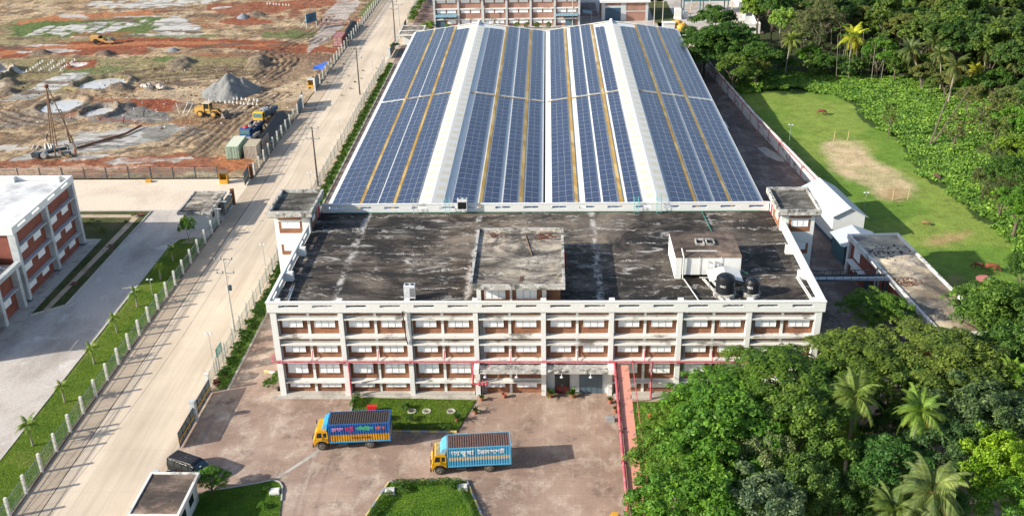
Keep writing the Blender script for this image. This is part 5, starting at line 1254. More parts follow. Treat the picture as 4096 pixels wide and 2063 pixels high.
t = gable_hall('pump_house', 'teal green shed with white ribbed gable roof beside the brick annex', 42.5, 47.9, 33.6, 38.2, 3.0, 3.95, -.5, plain('teal_sheet', (.07,.16,.18), .5), M['sheet_pale'], M['bluegrey'])
t = thing('brick_annex', 'low brick annex with weathered flat roof, half sandy and half grey', 'annex', (43.2, 8, 0))
# footprint slightly skewed as in the place
P0, P1, P2, P3 = (2.7, -3.2), (8.2, -2.6), (5.6, 24.1), (-.6, 23.8)
MB().prism([P0, P1, P2, P3], 0, 4.9).build('wall', M['brick2'], t)
rf = MB().prism([(P0[0]-.4,P0[1]-.4), (P1[0]+.4,P1[1]-.4), (P2[0]+.4,P2[1]+.3), (P3[0]-.4,P3[1]+.3)], 4.9, 5.25)
M['annex_roof'] = roof_mat('annex_roof_slab', (.13,.12,.11), (.54,.45,.32), (.33,.29,.24), (.62,.53,.40), lines=False, s=.16)
rf = rf.build('roof', M['annex_roof'], t)
e = MB(); C4 = [(P0[0]-.4,P0[1]-.4), (P1[0]+.4,P1[1]-.4), (P2[0]+.4,P2[1]+.3), (P3[0]-.4,P3[1]+.3)]
for i in range(4):
    a = Vector(C4[i]); c = Vector(C4[(i+1)%4]); u = (c-a).normalized(); nn = Vector((-u.y, u.x)); e.prism([tuple(a-nn*.03-u*.02), tuple(c-nn*.03+u*.02), tuple(c+nn*.3), tuple(a+nn*.3)], 4.85, 5.5+.004*i)
e.build('roof_edge', M['white_dirty'], rf)
def onwest(s): return (P0[0]+(P3[0]-P0[0])*s, P0[1]+(P3[1]-P0[1])*s)
for (s, z, wd, hh, nm, mt) in ((.90, 2.9, 2.0, 1.7, 'window', 'shutter'), (.75, 0, 1.6, 2.4, 'door', 'steel_dark'), (.55, 0, 2.4, 2.7, 'door', 'steel_dark'), (.38, 0, 2.2, 2.7, 'door', 'steel_dark'), (.22, 1.2, 2.0, 1.3, 'window', 'shutter'), (.93, .9, 1.2, 1.2, 'window', 'shutter')):
    a = onwest(s); MB().box(-.06, 0, -wd/2, wd/2, z, z+hh).build(nm, M[mt], t, loc=(a[0]-.02, a[1], 0), rz=math.atan2(-(P3[0]-P0[0]), P3[1]-P0[1]))
for s in (.0, .3, .64, .99):
    a = onwest(s); MB().box(-.35, .15, -.3, .3, 0, 4.88).build('column', M['white'], t, loc=(a[0], a[1], 0), rz=.12)
a = onwest(.90); MB().box(-1.0, -.02, -3.6, 1.4, 2.35, 2.5).build('sunshade_ledge', M['white'], t, loc=(a[0], a[1], 0), rz=.12)
a = onwest(.42); MB().box(-.9, -.02, -3.6, 2.4, 2.85, 3.0).build('sunshade_ledge', M['white'], t, loc=(a[0], a[1], 0), rz=.12)
MB().box(-.03, 0, -.9, .9, 3.1, 3.9).build('sign_board', plain('blue_sign', (.04,.22,.40), .5), t, loc=(onwest(.30)[0]-.1, onwest(.30)[1], 0), rz=.12)
rubble('leaf_litter', 'brown dead leaves gathered on the annex roof', (45.9, 18.0, 5.27), 1.3, 110, M['rust'], 8, 'leaf litter', .08)
rubble('loose_stones', 'dark scattered bits on the grey half of the annex roof', (45.8, 26.5, 5.27), 2.6, 50, M['dark'], 9, 'debris', .1)
# cable bridge between factory roof and annex
t = thing('service_bridge', 'dark steel ladder-rail service bridge from the factory to the annex roof', 'bridge', (30.6, 18.6, 5.4)); b = MB(); L = 13.6
for y in (-.65, .65):
    b.tube((0, y, 0), (L, y+.5, 0), .14, n=4).tube((0, y, .75), (L, y+.5, .75), .05, n=5)
    for k in range(14): b.tube((k*L/13, y+.5*k/13, 0), (k*L/13, y+.5*k/13, .75), .035, n=4)
b.build('truss', M['steel_dark'], t)
b = MB(); b.box(0, L, -.5, .5, .0, .08); b.build('walkway', M['galv'], t); b = MB()
for (x, y) in ((11.5, -.5), (13.0, -.3), (11.5, 1.0), (13.0, 1.2)): b.tube((x, y, -5.4), (x, y, 0), .12, n=4)
b.tube((11.5,-.5,-5.2),(13.0,-.3,-.3),.06,n=4).tube((13.0,-.3,-5.2),(11.5,-.5,-.3),.06,n=4); b.build('trestle', M['steel_dark'], t)
# orange cable tray walkway in front, with red pipe beside it
M['salmon'] = stained('salmon_painted_tray', (.68,.30,.22), (.16,.11,.10), (.62,.55,.52), s=.9, dk=(.33,.42), lt=(.66,.76))
t = thing('cable_tray', 'long salmon-red elevated cable tray running from the facade to the bottom edge', 'cable tray', (8.8, 0, 4.3)); n = 16
for k in range(n):
    y1 = -.5-k*2.0; x = -.0-.012*(k*2); b = MB().box(x-.64+(-.0), x+.64, y1-1.97, y1, 0, .12).box(x-.66, x-.62, y1-1.97, y1, .121, .2); b.build('tray_cover', M['salmon'], t)
for k in range(6):
    y1 = -2-k*5.5; MB().tube((-.1, y1, -4.3), (-.1, y1, 0), .09, n=6).build('support_leg', M['red_pipe'], t)
t = thing('sprinkler_branch_pipe', 'thick pink-red pipe running toward the camera along the left side of the cable tray', 'pipe', (7.95, -.45, 4.6))
MB().tube((0, 0, 0), (-.45, -33, 0), .15, n=10).build('pipe_run', M['red_pipe'], t)
for k in range(6): MB().lathe([(.24, -.06), (.24, .06)], 10).build('pipe_collar', M['rust'], t, loc=(-.013*(3+5*k), -3-5*k, 0)).rotation_euler = (PI/2, 0, 0)
t = thing('conduit_line', 'thin orange-red conduit right of the salmon cable tray', 'conduit', (9.9, -.3, 4.9)); MB().tube((0,0,0),(-.3,-30,0),.05,n=6).build('pipe_run', M['red_pipe'], t)
for k in range(5): MB().tube((-.03*k,-1-k*4,0),(-.9,-1.6-k*4,-.4),.03,n=5).build('bracket_arm', M['steel_dark'], t)

# ================================================================ POLES, LAMPS, WIRES
def utility_pole(loc, h, label, mat='pole_dark', arms=2, trafo=False):
    t = thing('utility_pole', label, 'utility pole', loc, 0, 'power poles along the road')
    MB().tube((0, 0, 0), (0, 0, h), .17, .10, 10).build('pole', M[mat], t)
    for k in range(arms):
        z = h-.25-k*1.9; MB().box(-1.15, 1.15, -.05, .05, z-.05, z+.05).tube((0,.05,z-.7),(.8,.05,z),.025,n=4).build('crossarm', M['galv'], t)
        for x in (-1.05, -.35, 1.05): MB().lathe([(.05, 0), (.11, .06), (.06, .14), (.10, .2), (.04, .28)], 8, (x, 0, z+.05)).build('insulator', M['black_plastic'], t)
    if trafo: MB().lathe([(.25,-.3),(.25,.3),(.1,.4)], 10, (.3,0,h-4.2)).build('spool_box', M['steel_dark'], t)
    return t
M['pole_dark'] = plain('dark_pole', (.06,.05,.045), .8); M['pole_conc'] = plain('pale_concrete_pole', (.50,.47,.42), .85)
utility_pole((-39.9, 14.8, 0), 10.5, 'pale concrete power pole with two crossarms, nearest the factory tower', 'pole_conc', 2, True)
utility_pole((-39.3, 65.2, 0), 10.7, 'dark power pole beside the fence in the middle of the road stretch')
utility_pole((-41.1, 120, 0), 10.3, 'dark power pole standing in the road, second farthest')
utility_pole((-39.7, 168.2, 0), 10.6, 'dark power pole beside the far gatehouse')
utility_pole((-38.9, 172.0, 0), 9.0, 'pale power pole just behind the dark one at the far gatehouse', 'pole_conc', 1)
PX = [(-42.3, -40), (-39.9, 14.8), (-39.3, 65.2), (-41.1, 120), (-39.7, 168.2), (-40, 235)]
for dx in (-1.05, -.35, 1.05):
    b = MB()
    for (a, c) in zip(PX[:-1], PX[1:]):
        n = 12; pts = [(a[0]+dx+(c[0]-a[0])*k/n, a[1]+(c[1]-a[1])*k/n, 10.35-1.3*4*(k/n)*(1-k/n)) for k in range(n+1)]; b.path(pts, .018, 4)
    setp(b.build('power_line', M['black_plastic']), {-1.05: 'power line on the road side of the poles', -.35: 'middle power line along the poles', 1.05: 'power line on the fence side of the poles'}[dx], 'power line', 'overhead wires')
for (x, y, h, l) in ((7.5, 184, 7.5, 'slim white pole before the right end of the rear factory'), (-16.9, 190-7, 6, 'slim white pole before the rear factory, left of centre'), (29.6, 180.6, 7.5, 'left white pole beside the small rear lawn'), (31.8, 179.7, 7.5, 'right white pole beside the small rear lawn'), (41, 196-4, 9, 'white pole left of the teal platform'), (46, 191, 9, 'white pole at the middle of the teal platform'), (52.3, 191, 9, 'white pole at the right end of the teal platform')):
    b = MB().tube((0,0,0),(0,0,h),.13,.09,8).box(-.5,.5,-.04,.04,h-.4,h-.3); setp(b.build('lamp_pole', M['pole_conc'], loc=(x,y,0)), l, 'pole', 'white poles in the rear yard')
def floodlight(x, y, h, label, z=0):
    t = thing('floodlight_pole', label, 'floodlight', (x, y, z), 0, 'small floodlights on thin poles')
    MB().tube((0,0,0),(0,0,h),.045,.035,6).build('pole', M['galv'], t)
    for s in (-1, 1): MB().lathe([(.06,.1),(.2,0),(.16,-.04)], 9, (s*.28,0,h)).tube((0,0,h-.05),(s*.28,0,h+.08),.02,n=4).build('lamp_head', M['lamp'], t)
for a in ((-40.7, 34, 3.4, 'floodlight on a thin pole in the road left of the stair tower'), (-39.6, 5.2, 5.2, 'floodlight on a thin pole beside the green signboard'), (-40.1, 91, 3.6, 'floodlight beside the bushes midway along the shed'),
          (-54, 24.5, 2.6, 'floodlight on the left grass verge inside the fence'), (-40.4, 64.9, 2.6, 'floodlight beside the middle dark power pole'), (39.6, 129.2, 4.3, 'floodlight by the far stretch of the boundary wall'),
          (45.5, 83.5, 4.3, 'floodlight by the middle of the boundary wall beside the field'), (50.9, 52.9, 3.2, 'floodlight in the field behind the white shed'), (-40.6, 136, 3.6, 'floodlight beside the far dark power pole'), (-38.8, -26.5, 4.3, 'floodlight at the corner of the near guardhouse')): floodlight(*a)
t = thing('signboard', 'green signboard with white writing on thin posts by the fence', 'sign', (-38.85, 5.6, 0), PI/2-.05)
MB().box(-.95, .95, -.03, .03, 2.2, 3.3).build('board', plain('green_signboard', (.02,.20,.17), .5), t); MB().tube((-.7,0,0),(-.7,0,2.2),.04).tube((.7,0,0),(.7,0,2.2),.04).build('leg', M['galv'], t)
b = MB()
for k in range(4): b.box(-.75+.1*(k % 2), .75-.15*(k % 3), -.04, -.031, 2.4+k*.22, 2.48+k*.22)
b.build('writing', M['white'], t)
t = thing('billboard', 'blue and black billboard on white legs in the far mud', 'billboard', (-65.3, 184.6, 0), R(58))
MB().box(-2.0, 2.0, -.08, .08, 1.7, 4.2).build('board', plain('billboard_blue', (.03,.17,.28), .5, c2=(.01,.03,.05), scale=.5), t)
b = MB(); 
for x in (-1.9, 1.9): b.tube((x,.12,0),(x,.12,4.2),.07)
b.tube((-1.9,.1,3.0),(-1.9,2.8,0),.05); b.build('leg', M['white'], t)

# ================================================================ SMALL THINGS ON THE COURT
def pot(x, y, label, r=.28, plant=None, z=0):
    t = thing('potted_plant' if plant else 'empty_pot', label, 'potted plant' if plant else 'pot', (x, y, z), random.random()*6, 'terracotta pots by the entrance')
    MB().lathe([(r*.65, 0), (r*.95, r*1.5), (r*1.05, r*1.5), (r*1.05, r*1.75), (r*.85, r*1.75), (r*.8, r*1.4)], 14).build('pot', M['pot'], t)
    if plant:
        V = []; F = []; n = int(26*plant)
        for k in range(n):
            a = random.random()*6.28; el = random.uniform(.3, 1.45); L = random.uniform(.7, 1.15)*plant; p = Vector((0, 0, r*1.5)); prev = None
            for j in range(4):
                q = j/3; c = Vector((math.cos(a)*L*q*math.cos(el), math.sin(a)*L*q*math.cos(el), r*1.5+L*q*math.sin(el)-.35*L*q*q)); w = .13*plant*(1-q*.8)*(.3 if j == 0 else 1); s = Vector((-math.sin(a), math.cos(a), 0))*w
                V += [tuple(c-s), tuple(c+s)]
                if j: b0 = len(V)-4; F.append((b0, b0+1, b0+3, b0+2))
        o = MB().add(V, F).build('foliage', M['leaf'], t); o.color = (.045, .11, .025, 1)
    return t
POTS = [((-7.05, -1.0), 'potted cactus-like plant beside the fourth column', .28, .7), ((-4.5, -.4), 'empty terracotta pot under the left canopy bay', .30, None), ((.75, -.3), 'leafy potted palm left of the maroon entrance doors', .32, 1.05), ((3.3, -.3), 'leafy potted palm between the entrance and slate blue doors', .34, 1.0),
        ((7.5, -1.5), 'potted plant right of the entrance by the red pipe', .32, .7), ((8.0, -3.3), 'terracotta pot on the court left of the cable tray', .34, .6), ((-7.6, -3.6), 'potted palm at the right edge of the front lawn', .3, .9), ((-9.5, -5.1), 'potted palm at the near right corner of the front lawn', .32, 1.0)]

t = thing('lean_to_shelter', 'grey sheet lean-to roof against the right wall of the shed, longer far one', 'shelter', (31.4, 93, 0)); b = MB(); corrug(b, 0, 13, 0, 2.6, 0, 26, .05, 'x') if False else b.add([(0,0,3.6),(2.5,0,3.2),(2.5,13,3.2),(0,13,3.6)], [(0,1,2,3)]); b.build('roof', plain('grey_lean_to_sheet', (.28,.29,.29), .6), t); MB().tube((2.4,.2,0),(2.4,.2,3.2),.06).tube((2.4,6.5,0),(2.4,6.5,3.2),.06).tube((2.4,12.8,0),(2.4,12.8,3.2),.06).build('post', M['galv'], t)
t = thing('lean_to_shelter', 'small pale lean-to sheet against the right wall of the shed, nearer one', 'shelter', (31.4, 86, 0)); MB().add([(0,0,3.3),(3.2,0,2.9),(3.2,4,2.9),(0,4,3.3)], [(0,1,2,3)]).build('roof', M['sheet_pale'], t); MB().tube((3.1,.2,0),(3.1,.2,2.9),.06).tube((3.1,3.8,0),(3.1,3.8,2.9),.06).build('post', M['galv'], t)

# ================================================================ VEGETATION
def leaf_mat():
    m, nt, b = new_mat('foliage'); oi = N(nt, 'ShaderNodeObjectInfo'); g = N(nt, 'ShaderNodeNewGeometry')
    f = ramp(nt, g.outputs['Random Per Island'], [(0, (.6,.66,.55)), (.5, (1,1,1)), (.93, (1.35,1.3,1.2)), (1, (2.2,1.9,1.2))])  # random leaf tones; bright and dark ends paint in highlights and crown gaps
    big = ramp(nt, noise(nt, g.outputs['Position'], .35, 3, .6), [(.3, (.65,.75,.7)), (.7, (1.4,1.22,.95))])
    col = mix(nt, 1.0, mix(nt, 1.0, oi.outputs['Color'], f, 'MULTIPLY'), big, 'MULTIPLY')
    setc(nt, b, col); b.inputs['Roughness'].default_value = .55; b.inputs['Specular IOR Level'].default_value = .25
    tr = N(nt, 'ShaderNodeBsdfTranslucent'); nt.links.new(mix(nt, 1.0, col, (1.4,1.5,.6), 'MULTIPLY'), tr.inputs[0])
    mx = N(nt, 'ShaderNodeMixShader'); mx.inputs[0].default_value = .28; o = nt.nodes['Material Output']
    nt.links.new(b.outputs[0], mx.inputs[1]); nt.links.new(tr.outputs[0], mx.inputs[2]); nt.links.new(mx.outputs[0], o.inputs[0]); return m
M['leaf'] = leaf_mat(); M['bark'] = plain('tree_bark', (.13,.10,.075), .9, scale=8); M['bark_pale'] = plain('pale_bark', (.30,.27,.22), .9, scale=8)
for (p, l, r_, pl_) in POTS: pot(p[0], p[1], l, r_, pl_)

def leaf_cloud(C, Rr, n, size, flat=.0, asp=.55, droop=0.0, seed=0):
    """n leaf quads spread over the shells of the lobes C (k,3) with radii Rr (k,3)"""
    r = np.random.default_rng(seed); k = len(C); w = (Rr[:, 0]*Rr[:, 1]); w = w/w.sum(); idx = r.choice(k, n, p=w)
    d = r.normal(size=(n, 3)); d /= np.linalg.norm(d, axis=1)[:, None]; d[:, 2] = np.where(d[:, 2] < -.35, -d[:, 2], d[:, 2])
    rad = r.uniform(.55, 1.05, n)**.6
    P = C[idx]+d*Rr[idx]*rad[:, None]
    nn = d*1.0+r.normal(size=(n, 3))*.55; nn[:, 2] += .55+flat*2; nn /= np.linalg.norm(nn, axis=1)[:, None]
    t = np.cross(nn, r.normal(size=(n, 3))); t /= np.linalg.norm(t, axis=1)[:, None]+1e-9; t[:, 2] -= droop; b = np.cross(nn, t)
    s = size*r.uniform(.6, 1.35, n)[:, None]
    a = P-t*s; c = P+t*s; e = P+b*s*asp; f = P-b*s*asp
    V = np.stack([a, e, c, f], 1).reshape(-1, 3); F = np.arange(n*4).reshape(-1, 4); return V, F
def lobes(R_, H, k, lr, seed, flat=.6, cut=-.15):
    r = np.random.default_rng(seed); C = []; 
    i = 0
    while len(C) < k:
        d = r.normal(size=3); d /= np.linalg.norm(d)
        if d[2] < cut: continue
        q = r.uniform(.55, 1.0)**.5*(1-lr*.55); C.append(d*np.array((R_, R_, H))*q*r.uniform(.85,1.12))
    C = np.array(C); s = lr*R_*r.uniform(.65, 1.25, k); Rr = np.stack([s, s, s*flat], 1)
    # second level: every lobe breaks into small clumps on its outside
    C2 = []; R2 = []
    for c, q in zip(C, Rr):
        for _ in range(7):
            d = r.normal(size=3); d /= np.linalg.norm(d); d[2] = abs(d[2])*.9-.15
            C2.append(c+d*q*.8); f = r.uniform(.26, .46); R2.append((q[0]*f, q[1]*f, q[2]*f*1.15))
    return np.array(C2), np.array(R2)
def trunk_mesh(h, R_, r0, seed, limbs=7, lean=.1):
    rr = random.Random(seed); b = MB(); lx, ly = rr.uniform(-lean, lean)*h, rr.uniform(-lean, lean)*h
    p = [(0,0,0), (lx*.4, ly*.4, h*.3), (lx, ly, h*.62)]; b.tube(p[0], p[1], r0, r0*.8, 8).tube(p[1], p[2], r0*.8, r0*.6, 8)
    for k in range(limbs):
        a = 2*PI*k/limbs+rr.uniform(-.4,.4); q = rr.uniform(.45, .8)*R_; m_ = (lx+math.cos(a)*q*.45, ly+math.sin(a)*q*.45, h*(.75+rr.uniform(0,.1))); e = (lx+math.cos(a)*q, ly+math.sin(a)*q, h*(.92+rr.uniform(-.05,.2)))
        st = p[1] if k % 3 == 0 else p[2]; b.tube(st, m_, r0*.42, r0*.28, 6).tube(m_, e, r0*.28, r0*.08, 5)
    return b
PROTO = {}
def proto_tree(kind, seed, R_, H, zc, n, size, k=26, lr=.34, flat=.62, asp=.55, lflat=0, limbs=7, cut=-.15, r0=.3):
    t = thing('tree', 'tree', 'tree', (0, 0, -500)); t.name = kind
    trunk_mesh(zc, R_, r0, seed, limbs).build('trunk', M['bark'], t)
    C, Rr = lobes(R_, H, k, lr, seed, flat, cut); C[:, 2] += zc
    V, F = leaf_cloud(C, Rr, n, size, lflat, asp, seed=seed)
    npmesh('crown', V, F, M['leaf'], t); PROTO.setdefault(kind, []).append(t); return t
# dimensions are for a crown of radius 1 metre times the size used: protos are modelled at full size and copied with their own scale
for sd in (1, 2, 3): proto_tree('broadleaf_tree', sd, 6, 4.2, 7.5, 15000, .20, 36, .32, .6)
for sd in (4, 5): proto_tree('rain_tree', sd, 7, 3.6, 8.0, 19000, .20, 48, .28, .45, asp=.42, lflat=.5)
for sd in (6, 7): proto_tree('dense_tree', sd, 4.5, 4.2, 5.5, 12000, .15, 24, .38, .85)
for sd in (8,): proto_tree('casuarina_tree', sd, 6, 7, 9, 13000, .2, 60, .2, .9, asp=.25)
for sd in (9,): proto_tree('open_crowned_tree', sd, 5, 4, 8, 3800, .2, 20, .22, .6, limbs=12, cut=-.4, r0=.25)
for sd in (10, 11): proto_tree('forest_tree', sd, 5, 4.6, 7, 8000, .28, 26, .36, .75)
for sd in (12, 13): proto_tree('shrub', sd, 1.5, 1.1, .9, 1400, .12, 14, .4, .8, limbs=3, r0=.06)
for sd in (14,): proto_tree('clipped_bush', sd, .78, .8, .75, 1500, .075, 30, .32, 1, limbs=2, r0=.05, cut=-.7)
def frond_mesh(L, seed, droop):
    rr = random.Random(seed); V = []; F = []; n = 26; pts = []
    for k in range(n+1):
        q = k/n; x = L*q*(1-.12*q*droop*1.5); z = L*(.55*q-droop*q*q); pts.append(Vector((x*.92, 0, z)))
    for k in range(n):
        a, b_ = pts[k], pts[k+1]; w = .035*(1-k/n)+.008; i = len(V); V += [tuple(a+Vector((0,-w,0))), tuple(a+Vector((0,w,0))), tuple(b_+Vector((0,w*.9,0))), tuple(b_+Vector((0,-w*.9,0)))]; F.append((i,i+1,i+2,i+3))
        if k < 2: continue
        q = k/n; l = 1.0*math.sin(min(1, q*1.15+.12)*PI*.93)+.15
        for s in (-1, 1):
            for rep in (0, .5):
                p = a.lerp(b_, rep); d = (b_-a).normalized(); e = p+d*l*.45+Vector((0, s*l*.62, -l*(.30+.35*rr.random()))); m_ = p.lerp(e, .5)+Vector((0,0,.09*l)); ww = d*.03
                i = len(V); V += [tuple(p-ww), tuple(p+ww), tuple(m_+ww), tuple(m_-ww), tuple(e)]; F += [(i,i+1,i+2,i+3), (i+3,i+2,i+4)]
    b = MB(); b.add(V, F); o = b.build('frond', M['leaf']); me = o.data; bpy.data.objects.remove(o); return me
FR = [frond_mesh(3.4, 1, .55), frond_mesh(3.2, 2, .95), frond_mesh(2.9, 3, 1.35)]
def palm(x, y, h, label, col=(.11,.19,.03), sc=1.0, seed=0, lean=(0, 0), group=None, nf=20, dead=2):
    rr = random.Random(seed); t = thing('coconut_palm', label, 'palm', (x-lean[0], y-lean[1], 0), 0, group)
    b = MB(); n = 6; pts = [(lean[0]*(k/n)**1.6, lean[1]*(k/n)**1.6, h*k/n) for k in range(n+1)]
    for k in range(n): b.tube(pts[k], pts[k+1], (.17-.05*k/n)*max(.8, sc), (.17-.05*(k+1)/n)*max(.8, sc), 7, False)
    b.build('trunk', M['bark_pale'], t)
    for k in range(nf):
        lv = k/nf; m = FR[0 if lv < .35 else (1 if lv < .75 else 2)]; o = bpy.data.objects.new('frond', m); COL.objects.link(o); o.parent = t
        o.location = pts[-1]; a = k*2.399+rr.uniform(-.2,.2); o.rotation_euler = (rr.uniform(-.15,.15), [-.75, -.25, .25][0 if lv < .35 else (1 if lv < .75 else 2)]+rr.uniform(-.2,.2), a); o.scale = (sc*rr.uniform(.85,1.1),)*3
        v = rr.uniform(.75, 1.25); o.color = (.30, .20, .08, 1) if k >= nf-dead else (col[0]*v, col[1]*v, col[2]*v, 1)
    if h > 4: MB().ell((pts[-1][0], pts[-1][1], h-.15), (.38*sc, .38*sc, .3*sc), 8, 5).build('coconut_cluster', M['pot'] if seed % 3 == 0 else M['bark'], t)
    return t
TREE_N = [0]
def tree(kind, x, y, s, label, col, rz=None, group=None, sz=None, name=None, z=0):
    P = PROTO[kind]; src = P[TREE_N[0] % len(P)]; TREE_N[0] += 1
    r = src.copy(); COL.objects.link(r); r.name = name or kind; r.location = (x, y, z); r.rotation_euler = (0, 0, random.random()*6.28 if rz is None else rz); r.scale = (s, s, sz or s)
    r['label'] = label; r['category'] = 'bush' if kind in ('shrub', 'clipped_bush') else 'tree'
    if group: r['group'] = group
    elif 'group' in r: del r['group']
    for ch in KIDS[src.name]:
        c = ch.copy(); COL.objects.link(c); c.parent = r
        if ch.name.startswith('crown'): c.color = (col[0], col[1], col[2], 1)
    return r
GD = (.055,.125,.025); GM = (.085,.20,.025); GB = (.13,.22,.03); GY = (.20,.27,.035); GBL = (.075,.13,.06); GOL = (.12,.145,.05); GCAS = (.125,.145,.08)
# ---- trees at the lower right (crown centre projected, crown height, scale)
RT = [('rain_tree', (13.26,-13.29,5), .55, 'small feathery tree reaching over the middle of the cable tray', (.11,.21,.03), .7), ('rain_tree', (18.09,-13.07,7), .95, 'large feathery bright green tree whose branches reach the cable tray', GM, .0),
      ('rain_tree', (24.42,-10.61,7.5), 1.0, 'large feathery tree covering the right end of the factory front', (.085,.165,.028), .9),
      ('broadleaf_tree', (16.23,-18.99,7), 1.05, 'bushy green tree below the big feathery one, beside the cable tray', GM, .3),
      ('rain_tree', (12.43,-20.37,5.5), .66, 'low bright feathery tree leaning over the salmon cable tray', (.10,.20,.03), .4),
      ('broadleaf_tree', (24.51,-16.73,7), .95, 'broad tree with bright green tips in the middle of the lower right trees', (.09,.165,.03), .8),
      ('broadleaf_tree', (12.21,-26.86,5.5), .9, 'green tree cut by the bottom edge right of the tray', GM, .2),
      ('rain_tree', (33.21,-6.07,7.5), .95, 'rounded olive-green tree in front of the right corner of the factory', (.10,.16,.03), .1),
      ('rain_tree', (39.49,-6.09,8), 1.1, 'wide olive-green tree with even crown at the right', (.11,.165,.035), .5),
      ('broadleaf_tree', (44.15,-7.19,7), .9, 'olive-green tree at the right end of the wide crown', (.10,.16,.035), .5),
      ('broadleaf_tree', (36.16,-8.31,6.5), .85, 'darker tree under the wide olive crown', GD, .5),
      ('dense_tree', (42,-14.3,6.5), 1.15, 'dense dark bluish-green tree with small glossy leaves', GBL, .2),
      ('dense_tree', (38.27,-18.03,5), .9, 'dense dark green tree below the glossy one', (.06,.12,.045), .2),
      ('dense_tree', (41.68,-20.49,5.5), .85, 'bright lime-green tree near the lower right corner', (.17,.30,.02), .2),
      ('broadleaf_tree', (31.76,-20.49,5), .72, 'dark maple-like leafy tree below the left of the two palms', (.05,.13,.03), .2),
      ('dense_tree', (19.01,-25.94,5), .95, 'pale bluish-green tree at the bottom edge', (.12,.18,.11), .2),
      ('dense_tree', (20.26,-20.92,5.5), .72, 'pale spotted tree with light leaves behind the bluish one', (.17,.22,.10), .2),
      ('dense_tree', (23.36,-22.87,5), .8, 'mid green bush-like tree left of the dark gap at the bottom', (.08,.15,.04), .2),
      ('dense_tree', (46.38,-15.46,5), .8, 'yellow-green tree at the right border above the corner', (.14,.22,.05), .2),
      ('rain_tree', (39.51,9.14,5.5), .62, 'young feathery tree with upright sprays in front of the annex', (.10,.20,.03), .2),
      ('broadleaf_tree', (51.23,5.91,7), .95, 'leafy tree hiding the near end of the brick annex', (.085,.165,.03), .2),
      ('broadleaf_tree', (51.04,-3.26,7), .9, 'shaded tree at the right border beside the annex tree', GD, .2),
      ('broadleaf_tree', (55.04,8.18,6), .8, 'green tree at the right border behind the annex tree', GM, .2),
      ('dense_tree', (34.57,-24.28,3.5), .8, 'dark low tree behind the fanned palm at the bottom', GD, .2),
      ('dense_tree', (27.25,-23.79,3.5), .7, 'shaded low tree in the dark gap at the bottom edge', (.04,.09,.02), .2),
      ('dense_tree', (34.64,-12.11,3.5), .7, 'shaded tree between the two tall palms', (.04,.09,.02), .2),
      ('dense_tree', (42.59,-24.27,4), .85, 'green tree in the lower right corner', GM, .2),
      ('broadleaf_tree', (18.82,-22.28,4.5), .6, 'small green tree between the tray-side trees and the pale one', GM, .2),
      ('broadleaf_tree', (29.71,-8.66,5.5), .7, 'green tree filling left of the tall palm', GD, .2)]
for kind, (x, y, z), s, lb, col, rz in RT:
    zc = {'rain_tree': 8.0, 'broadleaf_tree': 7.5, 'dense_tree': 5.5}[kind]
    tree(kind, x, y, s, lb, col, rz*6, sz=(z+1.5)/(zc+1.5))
PL = [((30.02,-14.69,9.5), 'tall coconut palm with drooping fronds left of the two palms at lower right', (.13,.20,.05), 1.1, 1), ((35.7,-16.62,9), 'coconut palm with bright yellow-green heart right of the tall one', (.13,.22,.04), 1.0, 2),
      ((33.73,-26.47,7.5), 'broad fanned coconut palm near the bottom edge', (.12,.17,.06), 1.25, 3), ((30.71,-26.71,5.5), 'coconut palm at the bottom edge left of the fanned one', (.12,.18,.05), 1.0, 4),
      ((47.31,-9.22,9), 'small-headed palm at the right border, topmost of three', (.13,.24,.03), .62, 5), ((46.63,-10.6,8), 'small-headed palm at the right border, middle of three', (.12,.22,.03), .7, 6), ((46.22,-14,7), 'small-headed palm at the right border, lowest of three', (.12,.22,.04), .62, 7),
      ((50.29,-4.1,8), 'dark palm half behind the right border trees', (.08,.14,.03), .7, 8), ((23.46,-18.38,4.5), 'small dark fan of palm leaves among the lower trees', (.07,.13,.03), .55, 9), ((16.52,-25.56,4), 'palm tips at the bottom edge among the pale trees', (.12,.18,.05), .6, 10)]
for (p, lb, col, sc, sd) in PL: palm(p[0], p[1], p[2], lb, col, sc, sd, lean=(random.uniform(-1,1), random.uniform(-.6,.6)))
